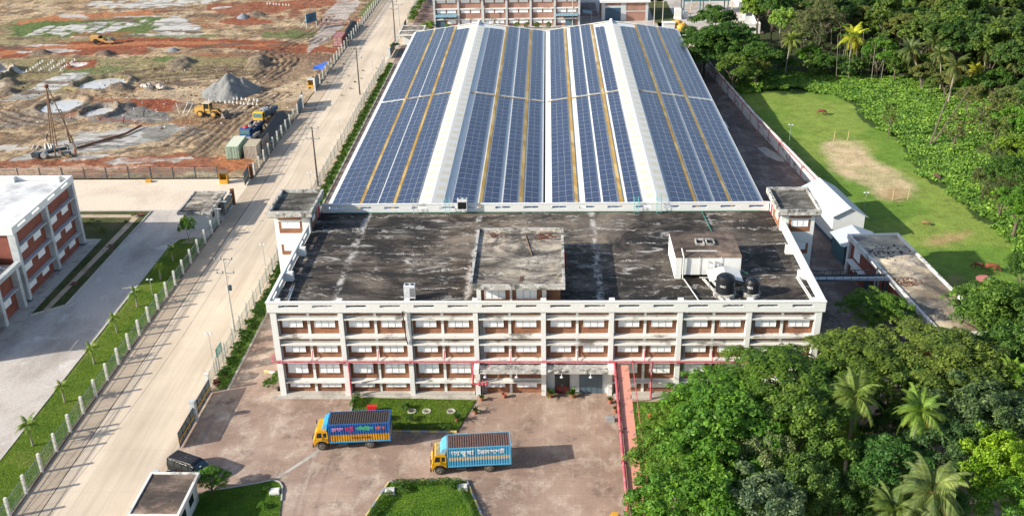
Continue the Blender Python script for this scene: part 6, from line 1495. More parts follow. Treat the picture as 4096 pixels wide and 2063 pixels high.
# ---- upper right belt beside the shed
UT = [('broadleaf_tree', (36.31,131.32,7), 1.05, 'dark green tree pressed against the far right corner of the shed', GD), ('broadleaf_tree', (41.68,131.81,8), 1.15, 'big dark green tree right of the shed corner tree', (.05,.12,.025)),
      ('broadleaf_tree', (41.87,153.94,7.5), .95, 'green tree in front of the teal platform', GD), ('broadleaf_tree', (46.58,123.6,6), .85, 'shaded tree between the shed corner and the first palm', GD), ('broadleaf_tree', (34.49,144.38,5), .6, 'small dark tree overhanging the shed corner', GD),
      ('broadleaf_tree', (40.84,117.5,5.5), .75, 'lighter green tree standing alone beside the boundary wall', (.10,.17,.03)), ('dense_tree', (46.38,121.37,3.5), .7, 'yellowish bushy tree beside the lighter wall tree', (.14,.17,.04)),
      ('broadleaf_tree', (34.63,127.88,5), .6, 'shaded tree behind the boundary wall', GD), ('broadleaf_tree', (57.25,147.96,8), .62, 'bright pale green layered tree left of the grey casuarina', (.20,.33,.07)),
      ('casuarina_tree', (63.84,141.7,10), 1.05, 'large grey-green casuarina with wispy crown', GCAS), ('casuarina_tree', (60.15,134.69,8), .7, 'smaller grey-green casuarina in front of the large one', (.11,.135,.07)),
      ('forest_tree', (53.89,134.71,3), .5, 'low dark bush tree below the leftmost forest palm', GD), ('broadleaf_tree', (56.49,157.43,9), .9, 'dark forest tree behind the pale layered tree', GD), ('forest_tree', (53.95,162.2,9), .9, 'light green feathery forest tree at the top edge', GB),
      ('open_crowned_tree', (80.64,77.62,7), 1.0, 'sparse branching tree with bare limbs above the creeper field', GOL), ('open_crowned_tree', (82.67,89.77,6), .6, 'sparse olive tree left of the branching one', GOL), ('rain_tree', (83.59,99.38,4), .4, 'pale olive tree at the edge of the creeper', (.15,.18,.07)),
      ('rain_tree', (89.57,91.33,6), .65, 'light olive tree by the right border', (.14,.18,.06)), ('broadleaf_tree', (74.87,62.86,5), .55, 'round dull green tree at the right of the field', (.08,.115,.045)), ('dense_tree', (73.49,53.87,5), .95, 'dark tree at the right border beside the field', GD),
      ('broadleaf_tree', (77.85,61.96,6), .8, 'bright leafy tree at the right border', GB), ('dense_tree', (70.51,56.42,3), .45, 'olive bush tree jutting into the field', (.08,.10,.04)), ('dense_tree', (69.79,42.35,4.5), .9, 'green tree at the right border beside the field bend', GM),
      ('broadleaf_tree', (63.53,24.47,3), .5, 'small bush tree at the right border above the umbrella', GD), ('open_crowned_tree', (64.82,87.28,4), .38, 'thin lone sapling in the creeper field', GOL), ('open_crowned_tree', (74.39,80.1,4), .6, 'nearly bare tree in the creeper field', (.13,.15,.06)),
      ('shrub', (56.52,133.39,1), 1.6, 'green shrub below the leftmost forest palm', GM), ('shrub', (67.24,136.43,1), 1.4, 'shrub at the foot of the yellow palm', GD), ('shrub', (44,123.97,1), 1.8, 'dark sprawling shrub by the boundary wall', GD), ('shrub', (48.92,122.23,1), 1.6, 'dark sprawling shrub left of the creeper', GD)]
UT += [('forest_tree', (60.14,132.56,3.5), .62, 'bushy tree at the forest edge below the casuarina', GM), ('forest_tree', (62.96,129.16,3), .55, 'low tree at the forest edge left of the yellow palm', GD), ('broadleaf_tree', (74.47,127.59,6), .75, 'mid green tree right of the dark forest gap', GM), ('broadleaf_tree', (77.29,124.69,4.5), .6, 'lower tree right of the dark forest gap', (.08,.15,.03)),
       ('forest_tree', (81.18,118.74,3), .6, 'bushy tree below the bent palm', GOL), ('forest_tree', (84.09,112.57,3), .62, 'grey-green bushy tree below the dark drooping palm', GOL), ('dense_tree', (87.48,110.37,2.5), .45, 'round tree at the creeper edge under the yellow palm', GM), ('dense_tree', (81.86,114.01,2), .35, 'small round bush tree at the creeper edge', (.09,.16,.03)),
       ('forest_tree', (92.3,108.84,4), .8, 'bushy tree below the palms near the right border', GD), ('forest_tree', (50.96,131.34,3), .6, 'dark bushy tree right of the shed-side trees', GD), ('dense_tree', (47.82,142.05,4), .8, 'dark tree filling behind the shed-side trees', GD), ('broadleaf_tree', (39.03,127.71,5), .8, 'dark tree hanging over the far boundary wall', GD),
       ('broadleaf_tree', (82.38,75.85,5), .6, 'olive-green leafy tree by the sparse tree', (.11,.16,.04)), ('broadleaf_tree', (84.02,76.11,6), .8, 'leafy tree at the right border above the field', GM), ('dense_tree', (70.45,49.36,3.5), .7, 'dull green round tree at the right of the field', (.08,.11,.04))]
for u in UT:
    kind, (x, y, z), s, lb, col = u; zc = {'rain_tree': 8, 'broadleaf_tree': 7.5, 'dense_tree': 5.5, 'casuarina_tree': 9, 'forest_tree': 7, 'open_crowned_tree': 8, 'shrub': .9}[kind]
    tree(kind, x, y, s, lb, col, sz=max(.4, (z+1.5)/(zc+1.5)) if kind != 'shrub' else s)
FP = [((55.35,131.18,8), 'leftmost forest palm, pale green with some dry fronds', (.15,.20,.05), 1.1), ((69.24,131.08,8.5), 'bright yellow-green palm standing out from the forest edge', (.34,.38,.04), 1.35), ((78.72,121.31,8), 'grey-green drooping palm with a bent trunk', (.10,.14,.055), 1.15),
      ((84.53,124,9), 'tall drooping palm right of the bent one', (.11,.15,.05), 1.15), ((83.76,108.24,8), 'dark drooping palm in front of the bamboo gap', (.10,.13,.045), 1.2), ((89.62,112.29,6), 'small yellow palm beside the dark drooping one', (.30,.30,.04), .85), ((102.44,136.11,9), 'palm near the top right with spread fronds', (.11,.16,.05), 1.15),
      ((94.49,120.64,8), 'palm below the top right one', (.10,.14,.05), 1.1), ((96.76,110.81,8), 'palm at the right border with hanging fronds', (.10,.14,.05), 1.15), ((83.83,117.75,8), 'palm half hidden between two drooping palms', (.10,.14,.05), 1.0)]
for i, (p, lb, col, sc) in enumerate(FP): palm(p[0], p[1], p[2], lb, col, sc, 20+i, lean=((-3.0, 2.0) if i == 2 else (random.uniform(-1,1), random.uniform(-1,1))))
# ---- forest behind: jittered stand of countable trees
rf = random.Random(11); cnt = 0
FORB = [(63.47,215.43),(58.25,183.94),(62.75,157.34),(72.97,151),(78.99,145.11),(84.91,126.05),(91.3,119.63),(94.83,101.34),(84.01,72.24),(96.47,72.01),(186.66,225.72),(159.82,247.46),(70.52,253.91)]
pts = []
for gy in np.arange(90, 262, 7.4):
    for gx in np.arange(58, 200, 7.4):
        x = gx+rf.uniform(-2.6, 2.6)+(3.7 if int(gy/7.4) % 2 else 0); y = gy+rf.uniform(-2.6, 2.6)
        if bool(inpoly(np.array([x]), np.array([y]), FORB)[0]): pts.append((x, y))
pts.sort(key=lambda p: p[1])
for x, y in pts:
    q = rf.random()
    if q < .10: palm(x, y, rf.uniform(8, 11), 'coconut palm among the broad-leaved forest trees', (.10,.15,.045), rf.uniform(.9,1.15), int(x*7) % 90, lean=(rf.uniform(-1,1), rf.uniform(-1,1)), group='palms scattered in the forest', nf=15)
    elif q < .5: tree('forest_tree', x, y, rf.uniform(.85, 1.3), 'dark green forest tree in the wood at the top right', (.05,.105,.025), group='dark forest trees', sz=rf.uniform(.9,1.35))
    elif q < .75: tree('forest_tree', x, y, rf.uniform(.85, 1.25), 'mid green forest tree in the wood at the top right', (.09,.15,.035), group='mid green forest trees', sz=rf.uniform(.9,1.3))
    elif q < .9: tree('rain_tree', x, y, rf.uniform(.6, .95), 'pale olive feathery forest tree at the top right', (.145,.18,.055), group='pale olive forest trees', sz=rf.uniform(.8,1.1))
    else: tree('broadleaf_tree', x, y, rf.uniform(.7, .95), 'bright green leafy forest tree at the top right', (.12,.20,.04), group='bright green forest trees')
for k in range(90):
    x, y = rf.uniform(60, 135), rf.uniform(112, 165)
    if bool(inpoly(np.array([x]), np.array([y]), FORB)[0]) or bool(inpoly(np.array([x+2]), np.array([y+4]), FOREST)[0]): tree('shrub', x, y, rf.uniform(1.5, 2.6), 'leafy undergrowth bush at the foot of the forest trees', random.choice([(.06,.12,.03), (.09,.17,.035), (.07,.11,.04)]), group='undergrowth bushes along the forest edge')
# thin straight pale trunks in the dark gap
for k in range(15):
    p = [(64.84,130),(76.25,126.36)]; q = k/14; x = p[0][0]+(p[1][0]-p[0][0])*q+rf.uniform(-1,1); y = p[0][1]+(p[1][1]-p[0][1])*q+rf.uniform(-4, 5)
    t = thing('betel_palm', 'thin straight pale-stemmed betel palm in the dark gap of the forest edge', 'palm', (x, y, 0), 0, 'slender betel palms'); hh = rf.uniform(8, 11)
    MB().tube((0,0,0),(rf.uniform(-.8,.8),rf.uniform(-.5,.5),hh), .06, .04, 5, False).build('trunk', M['bark_pale'], t)
    for j in range(7):
        o = bpy.data.objects.new('frond', FR[j % 2]); COL.objects.link(o); o.parent = t; o.location = (0,0,hh); o.scale = (.42,)*3; o.rotation_euler = (0, -.4, j*.9); o.color = (.09,.16,.03,1)
for (p, q, l) in (((71.34,83.32), (3.0, 1.5, 12), 'dead bare trunk leaning in the creeper field, left one'), ((72.07,83.97), (7.5, 5, 10), 'dead bare trunk leaning in the creeper field, right one')):
    setp(MB().tube((0,0,0), q, .2, .06, 7).build('dead_tree', M['bark'], loc=(p[0], p[1], 0)), l, 'dead tree')

# ---- clipped bushes along the passage, shrubs, saplings
for k in range(48):
    y = 3.2+k*2.95
    tree('clipped_bush', -37.55+rf.uniform(-.12,.12), y, rf.uniform(.85,1.15) if k > 12 else rf.uniform(.95, 1.3), 'round clipped bush in the green strip beside the slim fence', (.045,.11,.015), group='clipped bushes along the fence')
for k in range(26): 
    tree('shrub', -38.0+rf.uniform(-.2,.4), 2.5+k*1.55+rf.uniform(-.4,.4), rf.uniform(.35,.55), 'low bright shrub between the clipped bushes near the factory', (.07,.16,.02), group='low shrubs in the fence strip')
for k in range(12): tree('shrub', -37.8+rf.uniform(-.6,.6), 190+k*3.2, rf.uniform(.7,1.1), 'leafy shrub in the planted strip beyond the far gatehouse', (.09,.2,.03), group='shrubs beyond the far gatehouse')
for i, (x, y, s, l, c) in enumerate(((-38.2, 1.9, .45, 'dark red-leaved shrub at the end of the planter', (.12,.03,.03)), (-30.6, -1.2+3.6, .9, 'leafy shrub at the left corner of the factory', (.07,.15,.02)), (-31.6, 1.4, .7, 'second shrub at the left corner of the factory', (.06,.13,.02)),
        (-33.23,-19.06)+(.4, 'small shrub on the corner lawn beside the van, left one', GM), (-30.3,-18.13)+(.35, 'small shrub on the corner lawn, right one', GM), (-27.4,-19.82)+(.35, 'pointed shrub low on the corner lawn', GM), (-27.63,-17.33)+(.3,'round shrub by the white slab on the corner lawn', GD), (-15.6,-3.1,.45,'shrub beside the manhole covers', GD), (-17.5,-5.0,.4,'dark round bush behind the hedge, left one', GD), (-14.6,-5.0,.4,'dark round bush behind the hedge, right one', GD),
        (-38.6, 159.5, .9, 'bright shrub by the far gatehouse door', GB), (-26.9,182.5,.6,'shrub under the left blue canopy', GM), (-32.4, 178, 1.3, 'pale leafy bush at the left corner of the rear factory', (.16,.26,.05)), (-32.2, 182, 1.1, 'second pale bush at the left corner of the rear factory', (.14,.24,.05)))):
    tree('shrub', x, y, s, l, c)
for k, x in enumerate((-18.5, -14, -7.9, -5.2, -2.2, .8)): tree('clipped_bush', x, 181.5, 1.15, 'round clipped bush on a short stem before the rear factory', (.06,.16,.02), group='clipped bushes at the rear factory')
tree('dense_tree', -33.1, -17.6, .40, 'small leafy tree beside the near guardhouse and van', (.10,.22,.03), sz=.30)
def sapling(p, l, s=1.0, col=(.16,.24,.05)):
    palm(p[0], p[1], 2.2*s, l, col, .42*s, int(p[1]*3) % 50, nf=11, dead=0, group='young palms on the verge')
for i, (x, y, s) in enumerate(((-54.9,-9.9,1.2), (-55,-1.6,1), (-55,6.8,1), (-55.1,14.4,1), (-54.9,21.2,1), (-54.6,29.5,.9), (-54.8,35.5,.9))):
    sapling((x, y), ['young palm nearest the camera on the left verge', 'second nearest young palm on the left verge', 'third young palm from the camera on the left verge', 'young palm in the middle of the left verge', 'young palm on the left verge below the floodlight', 'small young palm on the upper verge', 'yellowish young palm near the guardhouse end of the verge'][i], s)
tree('shrub', -54.7, 42.6, .9, 'slender sapling in bare earth before the left guardhouse', (.10,.19,.04), sz=2.0)
for k in range(6): tree('shrub', rf.uniform(-75,-69.5) if k < 4 else rf.uniform(-67,-66), [50,48.5,46.5,45.5,52,49][k], .35, 'low tuft on the dull lawn behind the left block', GOL, group='tufts on the dull lawn')
# hedges
def hedge(label, pts, w=.55, h=.75, n=160, col=(.06,.13,.02)):
    C = []; L = 0
    for a, c in zip(pts[:-1], pts[1:]):
        m_ = max(2, int(math.hypot(c[0]-a[0], c[1]-a[1])/.35))
        for k in range(m_): q = k/m_; C.append((a[0]+(c[0]-a[0])*q+rf.uniform(-.06,.06), a[1]+(c[1]-a[1])*q+rf.uniform(-.06,.06), .08+h*.5))
    C = np.array(C); Rr = np.tile(np.array((w*.55, w*.55, h*.55)), (len(C), 1))*np.random.default_rng(3).uniform(.8, 1.2, (len(C), 1)); V, F = leaf_cloud(C, Rr, len(C)*n, .06, seed=int(abs(C[0][0])*10))
    t = thing('hedge', label, 'hedge', (0,0,0)); o = npmesh('foliage', V, F, M['leaf'], t); o.color = col+(1,)
    b = MB()
    for c in C[::3]: b.tube((c[0],c[1],.05),(c[0],c[1],h*.9),.03,n=4)
    b.build('stem', M['bark'], t)
def inset(P, c, f): return (c[0]+(P[0]-c[0])*f, c[1]+(P[1]-c[1])*f)
c1 = tuple(np.mean(np.array(BED1), 0)); c2 = (sum(p[0] for p in BED2)/6, -19.5)
hedge('low hedge along the near edge of the front lawn', [inset(BED1[3], c1, .93), inset(BED1[2], c1, .93)], .8, .8); hedge('short thick hedge on the left edge of the front lawn', [(BED1[0][0]+.45, BED1[0][1]-.1), (BED1[0][0]+.25, BED1[0][1]-2.6)], .8, .9)
i0, i1, i2, i5 = [(BED2[k][0]+dx, BED2[k][1]+dy) for k, dx, dy in ((0, .6, -.5), (1, -.5, -.5), (2, -.75, 0), (5, .6, 0))]
hedge('hedge across the far side of the island bed', [i0, i1], .75, .7); hedge('hedge down the left side of the island bed', [(i0[0]-.3, i0[1]-1.6), i5, (BED2[4][0]+.7, -26)], .7, .7); hedge('hedge down the right side of the island bed', [(i1[0]+.1, i1[1]-1.4), i2, (BED2[3][0]-1.2, -26)], .7, .7)
for (p, l) in (((i0[0]-.3, i0[1]-1.0), 'white slab at the left corner of the island bed'), ((i1[0]+.2, i1[1]-.7), 'white slab at the right corner of the island bed'), ((-26.8,-17.5), 'white square slab on the corner lawn')):
    b = MB().box(-.5,.5,-.45,.45,.05,.3).box(-.42,.42,-.37,.37,.3,.36); setp(b.build('inspection_cover', M['white_dirty'], loc=(p[0],p[1],0), rz=.1), l, 'cover')
tree('shrub', i0[0]+1.0, i0[1]-1.0, .4, 'dark rounded shrub inside the left corner of the island bed', GD); tree('shrub', i1[0]-.9, i1[1]-.8, .4, 'dark rounded shrub inside the right corner of the island bed', GD)
# ---- creeper / undergrowth beyond the field
def undergrowth():
    r = np.random.default_rng(5); xs = r.uniform(40, 150, 520000); ys = r.uniform(15, 150, 520000)
    keep = inpoly(xs+(fbm(xs/4, ys/4, 77)-.5)*7, ys+(fbm(xs/4, ys/4, 78)-.5)*7, UNDER) & (xs < 60+ys*.55+35); xs, ys = xs[keep][:200000], ys[keep][:200000]; n = len(xs)
    h = .2+.8*np.clip(fbm(xs/5, ys/5, 90)-.35, 0, 1)*1.6+r.uniform(0, .3, n)
    P = np.stack([xs, ys, h], 1); nn = r.normal(size=(n, 3))*.5; nn[:, 2] += 1; nn[:, 0] -= .25; nn /= np.linalg.norm(nn, axis=1)[:, None]
    t = np.cross(nn, r.normal(size=(n, 3))); t /= np.linalg.norm(t, axis=1)[:, None]; b = np.cross(nn, t); s = r.uniform(.14, .34, n)[:, None]
    V = np.stack([P-t*s, P+b*s*.8, P+t*s, P-b*s*.8], 1).reshape(-1, 3); o = npmesh('creeper', V, np.arange(n*4).reshape(-1, 4), M['leaf'], label='broad-leaved creeper carpeting the ground between the field and the forest', cat='creeper', kind='stuff'); o.color = (.135, .26, .05, 1)
undergrowth()
# lawn tufts near the camera so the lawns are not flat
def tufts(name, P, n, size, col, label, h=.08):
    r = np.random.default_rng(len(label)); A = np.array(P); x0, y0 = A.min(0); x1, y1 = A.max(0); xs = r.uniform(x0, x1, n); ys = r.uniform(max(y0, -28), y1, n); k = inpoly(xs, ys, P); xs, ys = xs[k], ys[k]; n = len(xs)
    a = r.uniform(0, 6.28, n); s = size*r.uniform(.5, 1.3, n); t = np.stack([np.cos(a)*s*.35, np.sin(a)*s*.35, np.zeros(n)], 1); P0 = np.stack([xs, ys, np.full(n, h)], 1); up = np.stack([r.normal(0, .3, n)*s, r.normal(0, .3, n)*s, s], 1)
    V = np.stack([P0-t, P0+t, P0+up+t*.2, P0+up-t*.2], 1).reshape(-1, 3); o = npmesh(name, V, np.arange(n*4).reshape(-1, 4), M['leaf'], label=label, cat='grass', kind='stuff'); o.color = col+(1,)
tufts('grass', BED1, 22000, .09, (.14,.24,.04), 'short tufty grass of the front lawn'); tufts('grass', BED2, 24000, .09, (.13,.26,.03), 'bright tufty grass of the island bed'); tufts('grass', BED3, 12000, .09, (.12,.23,.03), 'shaded tufty grass of the corner lawn')
tufts('grass', BED4, 40000, .12, (.10,.20,.03), 'grass under the trees right of the cable tray'); tufts('grass', [(-57.2,-22),(-51.95,-22),(-51.95,43.4),(-56.5,43)], 60000, .08, (.17,.27,.045), 'thin grass of the long left verge')

# ================================================================ VEHICLES
def wheel(parent, x, y, r=.5, w=.28, side=1, rimc='rim', dual=False):
    b = MB(); n = 20; W_ = w*(2 if dual else 1)
    prof = [(r*.62, -W_/2), (r*.9, -W_/2), (r, -W_/2+.05), (r, W_/2-.05), (r*.9, W_/2), (r*.62, W_/2)]
    b.lathe(prof, n); o = b.build('wheel', M['tyre'], parent, loc=(x, y-side*W_/2, r)); o.rotation_euler = (PI/2, 0, 0)
    q = MB(); s = -side
    q.lathe([(r*.58, 0), (r*.56, .03), (r*.3, -.04), (r*.22, .05), (0.02, .06)] if True else [], n); q.v = [(v[0], v[1], v[2]*s*-1+(-side)*-1*0) for v in q.v]
    rr = q.build('rim', M[rimc], o); rr.location = (0, 0, side*(-1)*-1*(W_/2-.0)*(-1) if False else (-side)*(-W_/2)*-1*0)
    rr.location = (0, 0, (W_/2+.005)*(1 if side < 0 else -1)*1); 
    return o
def cabmat(n, c, c2=None): return plain(n, c, .4, var=.08, c2=c2, scale=2)
def ribs_side(b, x0, x1, z0, z1, y, sgn, n, d=.06): return corrug(b, x0, x1, z0, z1, y, n, sgn*d, 'y')
def lorry(label, loc, rz, body, lower, rail, roofc, cabc, cabroof, deflc, bands, words):
    """covered lorry, nose toward -X; length about 8.2 m"""
    t = thing('covered_truck', label, 'truck', loc, rz, 'yellow-cab covered lorries')
    L0, L1, W, Z0, Z1 = -2.45, 4.0, 1.22, 1.12, 3.28
    ch = MB().box(-3.9, 3.9, -.45, -.25, .72, .95).box(-3.9, 3.9, .25, .45, .72, .95)
    for x in (-3.0, -1.2, .6, 2.2, 3.7): ch.box(x-.06, x+.06, -.25, .25, .75, .92)
    ch.box(-1.6, -.6, -1.05, -.46, .5, .95).box(-.3, .5, .46, 1.0, .5, .9); ch.build('chassis', M['steel_dark'], t)
    MB().box(L0, L1, -W-.02, W+.02, .98, Z0).build('body_rail', rail, t)
    nr = 24
    b = MB(); mats = []
    for (za, zb, m_) in bands:
        if m_ not in mats: mats.append(m_)
        b.mi = mats.index(m_)
        for s in (-1, 1): ribs_side(b, L0+.08, L1-.08, za, zb, s*(W-.11), s, nr, .1)
        corrug(b, -W+.08, W-.08, za, zb, L1-.07, 9, .05, 'x'); corrug(b, -W+.08, W-.08, za, zb, L0+.07, 9, -.04, 'x')
    bo = b.build('cargo_box', mats, t)
    f = MB()
    for s in (-1, 1):
        ya, yb = sorted((s*W, s*(W-.09)))
        f.box(L0+.1, L1-.1, ya, yb, Z1-.09, Z1).box(L0, L0+.1, ya, yb, Z0, Z1+.01).box(L1-.1, L1, ya, yb, Z0, Z1+.01)
    f.box(L0, L0+.1, -W+.09, W-.09, Z1-.09, Z1).box(L1-.1, L1, -W+.09, W-.09, Z1-.09, Z1); f.build('box_frame', body, t)
    r = MB(); corrug(r, L0+.08, L1-.08, -W+.07, W-.07, Z1-.05, 26, .05, 'z'); r.build('box_roof', roofc, t)
    # cab: side profile in x-z extruded across
    P = [(-4.12, .62), (-4.15, 1.35), (-3.98, 1.5), (-3.72, 2.35), (-3.55, 2.5), (-2.72, 2.52), (-2.60, 2.35), (-2.58, .95), (-2.75, .8), (-2.95, 1.05), (-3.3, 1.18), (-3.68, 1.05), (-3.85, .7)]
    n = len(P); wy = 1.12; vs = [(p[0], -wy, p[1]) for p in P]+[(p[0], wy, p[1]) for p in P]
    c = MB(); c.add(vs, [tuple(range(n))[::-1], tuple(range(n, 2*n))]+[(i, (i+1) % n, n+(i+1) % n, n+i) for i in range(n)])
    cab = c.build('cab', cabc, t)
    MB().box(-3.62, -2.7, -1.08, 1.08, 2.522, 2.56).build('cab_roof', cabroof, cab)
    wsh = MB(); o = .012; a, c_ = Vector((-3.985-o, 0, 1.56)), Vector((-3.735-o, 0, 2.3)); wsh.quad((a.x, 1.0, a.z), (a.x, -1.0, a.z), (c_.x, -.97, c_.z), (c_.x, .97, c_.z)); wsh.build('windscreen', M['glass'], cab)
    for s in (-1, 1):
        g = MB(); y = s*(wy+.006)
        for q in ([(-3.80, 1.62), (-3.22, 1.62), (-3.22, 2.24), (-3.63, 2.24)], [(-3.06, 1.66), (-2.72, 1.66), (-2.72, 2.2), (-3.06, 2.2)]):
            pts = [(x, y, z) for x, z in q]; g.poly(pts if s < 0 else pts[::-1])
        g.build('side_window', M['dark'], cab)
        dl = MB(); 
        for x in (-3.14, -3.86 if False else -3.9): dl.box(x-.008, x+.008, min(y, y+s*.002), max(y, y+s*.002), 1.2, 2.3)
        dl.box(-3.88, -3.15, min(y, y+s*.002), max(y, y+s*.002), 1.19, 1.21); dl.build('door', M['rust'], cab)
        MB().box(-3.4, -3.26, min(y, y+s*.05), max(y, y+s*.05), 1.42, 1.46).build('door_handle', M['galv'], cab)
        m_ = MB().path([(-3.9, s*1.1, 2.1), (-4.05, s*1.42, 2.1)], .02, 4).box(-4.1, -4.04, min(s*1.36, s*1.52), max(s*1.36, s*1.52), 1.75, 2.15); m_.build('mirror', M['black_plastic'], cab)
        ar = MB(); 
        for k in range(8):
            t0, t1 = PI*k/8, PI*(k+1)/8; R1, R2 = .60, .70
            ya, yb = sorted((s*.85, s*1.16)); q = [(-3.3+R1*math.cos(t0), .52+R1*math.sin(t0)), (-3.3+R2*math.cos(t0), .52+R2*math.sin(t0)), (-3.3+R2*math.cos(t1), .52+R2*math.sin(t1)), (-3.3+R1*math.cos(t1), .52+R1*math.sin(t1))]
            V = [(x, ya, z) for x, z in q]+[(x, yb, z) for x, z in q]; ar.add(V, [(0,1,2,3), (4,7,6,5), (0,4,5,1), (1,5,6,2), (2,6,7,3), (3,7,4,0)])
        ar.build('mudguard', M['black_plastic'], t)
        MB().lathe([(.01, 0), (.13, 0), (.11, .05)], 12).build('headlight', M['lamp'], cab, loc=(-4.14, s*.85, .95)).rotation_euler = (0, -PI/2, 0)
    MB().box(-4.28, -4.12, -1.15, 1.15, .45, .78).build('bumper', M['rust'], t)
    MB().box(-4.165, -4.13, -.7, .7, .85, 1.3).build('grille', M['black_plastic'], cab)
    d = MB(); d.add([(-2.62,-1.1,2.55),(-2.62,1.1,2.55),(-2.5,1.1,3.3),(-2.5,-1.1,3.3),(-3.15,-1.0,2.58),(-3.15,1.0,2.58),(-2.95,1.0,3.05),(-2.95,-1.0,3.05)], [(0,3,2,1),(4,5,6,7),(0,4,7,3),(1,2,6,5),(3,7,6,2),(0,1,5,4)])
    df = d.build('wind_deflector', deflc, t); em = MB(); em.lathe([(.14,0),(.2,0)], 16); em.build('round_emblem', M['white'], df, loc=(-2.8, -1.065, 2.86)).rotation_euler = (PI/2, 0, 0)
    ld = MB()
    for y in (-1.0,): 
        for x in (-2.53,): ld.tube((x, y, 1.0), (x, y, 2.5), .02, n=4).tube((x, y+.35, 1.0), (x, y+.35, 2.5), .02, n=4)
    for k in range(6): ld.tube((-2.53, -1.0, 1.1+k*.25), (-2.53, -.65, 1.1+k*.25), .016, n=4)
    ld.build('cab_ladder', M['galv'], t)
    for s in (-1, 1):
        wheel(t, -3.3, s*1.12, .5, .26, s); wheel(t, 1.75, s*1.12, .5, .26, s, dual=True)
        fl = MB(); ya, yb = sorted((s*.55, s*1.1)); fl.box(2.38, 2.41, ya, yb, .3, .95); fl.build('mud_flap', M['black_plastic'], t)
    for (txt, x, z, sz, m_, sx) in words:
        o = text_obj(txt, 'lettering', sz, m_, t, (x, -W-.012, z), (PI/2, 0, 0), bold=.014); o.scale = (sx/max(.1, max(v.co.x for v in o.data.vertices)-min(v.co.x for v in o.data.vertices)), 1, 1)
    return t
blue1 = plain('cobalt_blue_paint', (.010,.13,.46), .4, c2=(.02,.09,.26), scale=1.3); yel1 = plain('box_yellow_paint', (.70,.36,.015), .5, c2=(.45,.22,.03), scale=1.5)
sky1 = plain('sky_blue_paint', (.03,.30,.58), .5); sky2 = plain('worn_light_blue_paint', (.06,.34,.56), .55, c2=(.12,.36,.52), scale=4); cream = plain('cream_band_paint', (.66,.52,.34), .6)
cabY = plain('cab_yellow', (.74,.38,.01), .4, c2=(.62,.30,.01)); roofD = plain('dark_rusty_box_roof', (.06,.048,.045), .8, c2=(.035,.03,.03), scale=4); roofR = plain('rust_brown_box_roof', (.14,.08,.068), .8, c2=(.07,.045,.04), scale=5)
dirtroof = plain('dirty_cab_roof', (.48,.36,.14), .8, c2=(.13,.11,.09), scale=3)
pk = plain('pink_letter_paint', (.75,.30,.55), .5); rd = plain('crimson_letter_paint', (.62,.03,.12), .5); gn = plain('green_letter_paint', (.10,.55,.25), .5); og = plain('orange_letter_paint', (.72,.16,.04), .5); wl = plain('white_letter_paint', (.80,.80,.80), .5, var=.02)
B = lambda *a: ''.join(chr(c) for c in a)
W1 = B(0x9C7,0x9AE,0x9B8,0x9BE,0x9B8); W2_ = B(0x9AE,0x9DF,0x9C2,0x9B0,0x9C0); W3 = B(0x9B2,0x9BF,0x99C,0x9BF,0x9B7,0x99F,0x995); W4 = B(0x9AE,0x99F,0x9B0,0x9B8)
lorry('lorry with cobalt blue and yellow box, coloured lettering, beside the front lawn', (-20.2, -9.15, 0), R(4.3), blue1, yel1, sky1, roofD, cabY, cabY, sky1,
      [(1.12, 1.95, yel1), (1.95, 3.22, blue1)], [(W1, -1.5, 2.62, .62, pk, 1.2), (W2_, -.22, 2.62, .62, rd, .98), (W3, 1.4, 2.62, .62, gn, 1.8), (W4, 2.98, 2.62, .55, og, 1.0), (B(0x9AE,0x9B8,0x9BE,0x9B0,0x9B8,0x20,0x9AE,0x9DF,0x9B0,0x20,0x9AE,0x99F,0x9B0), 1.0, 1.52, .26, M['rust'], 1.9)])
W5 = B(0x986,0x995,0x9C1,0x9AC,0x9BE); W6 = B(0x99F,0x9B0,0x9BE,0x9A8,0x9B8,0x9C7,0x9AA,0x9BE,0x99F)
lorry('lorry with worn light blue box, cream stripe and white lettering, nearest the camera', (-7.35, -13.15, 0), R(5.2), sky2, sky2, sky2, roofR, cabY, dirtroof, sky2,
      [(1.12, 1.72, sky2), (1.72, 2.12, cream), (2.12, 3.22, sky2)], [(W5, -.92, 2.66, .72, wl, 2.35), (W6, 1.96, 2.66, .68, wl, 2.75)])

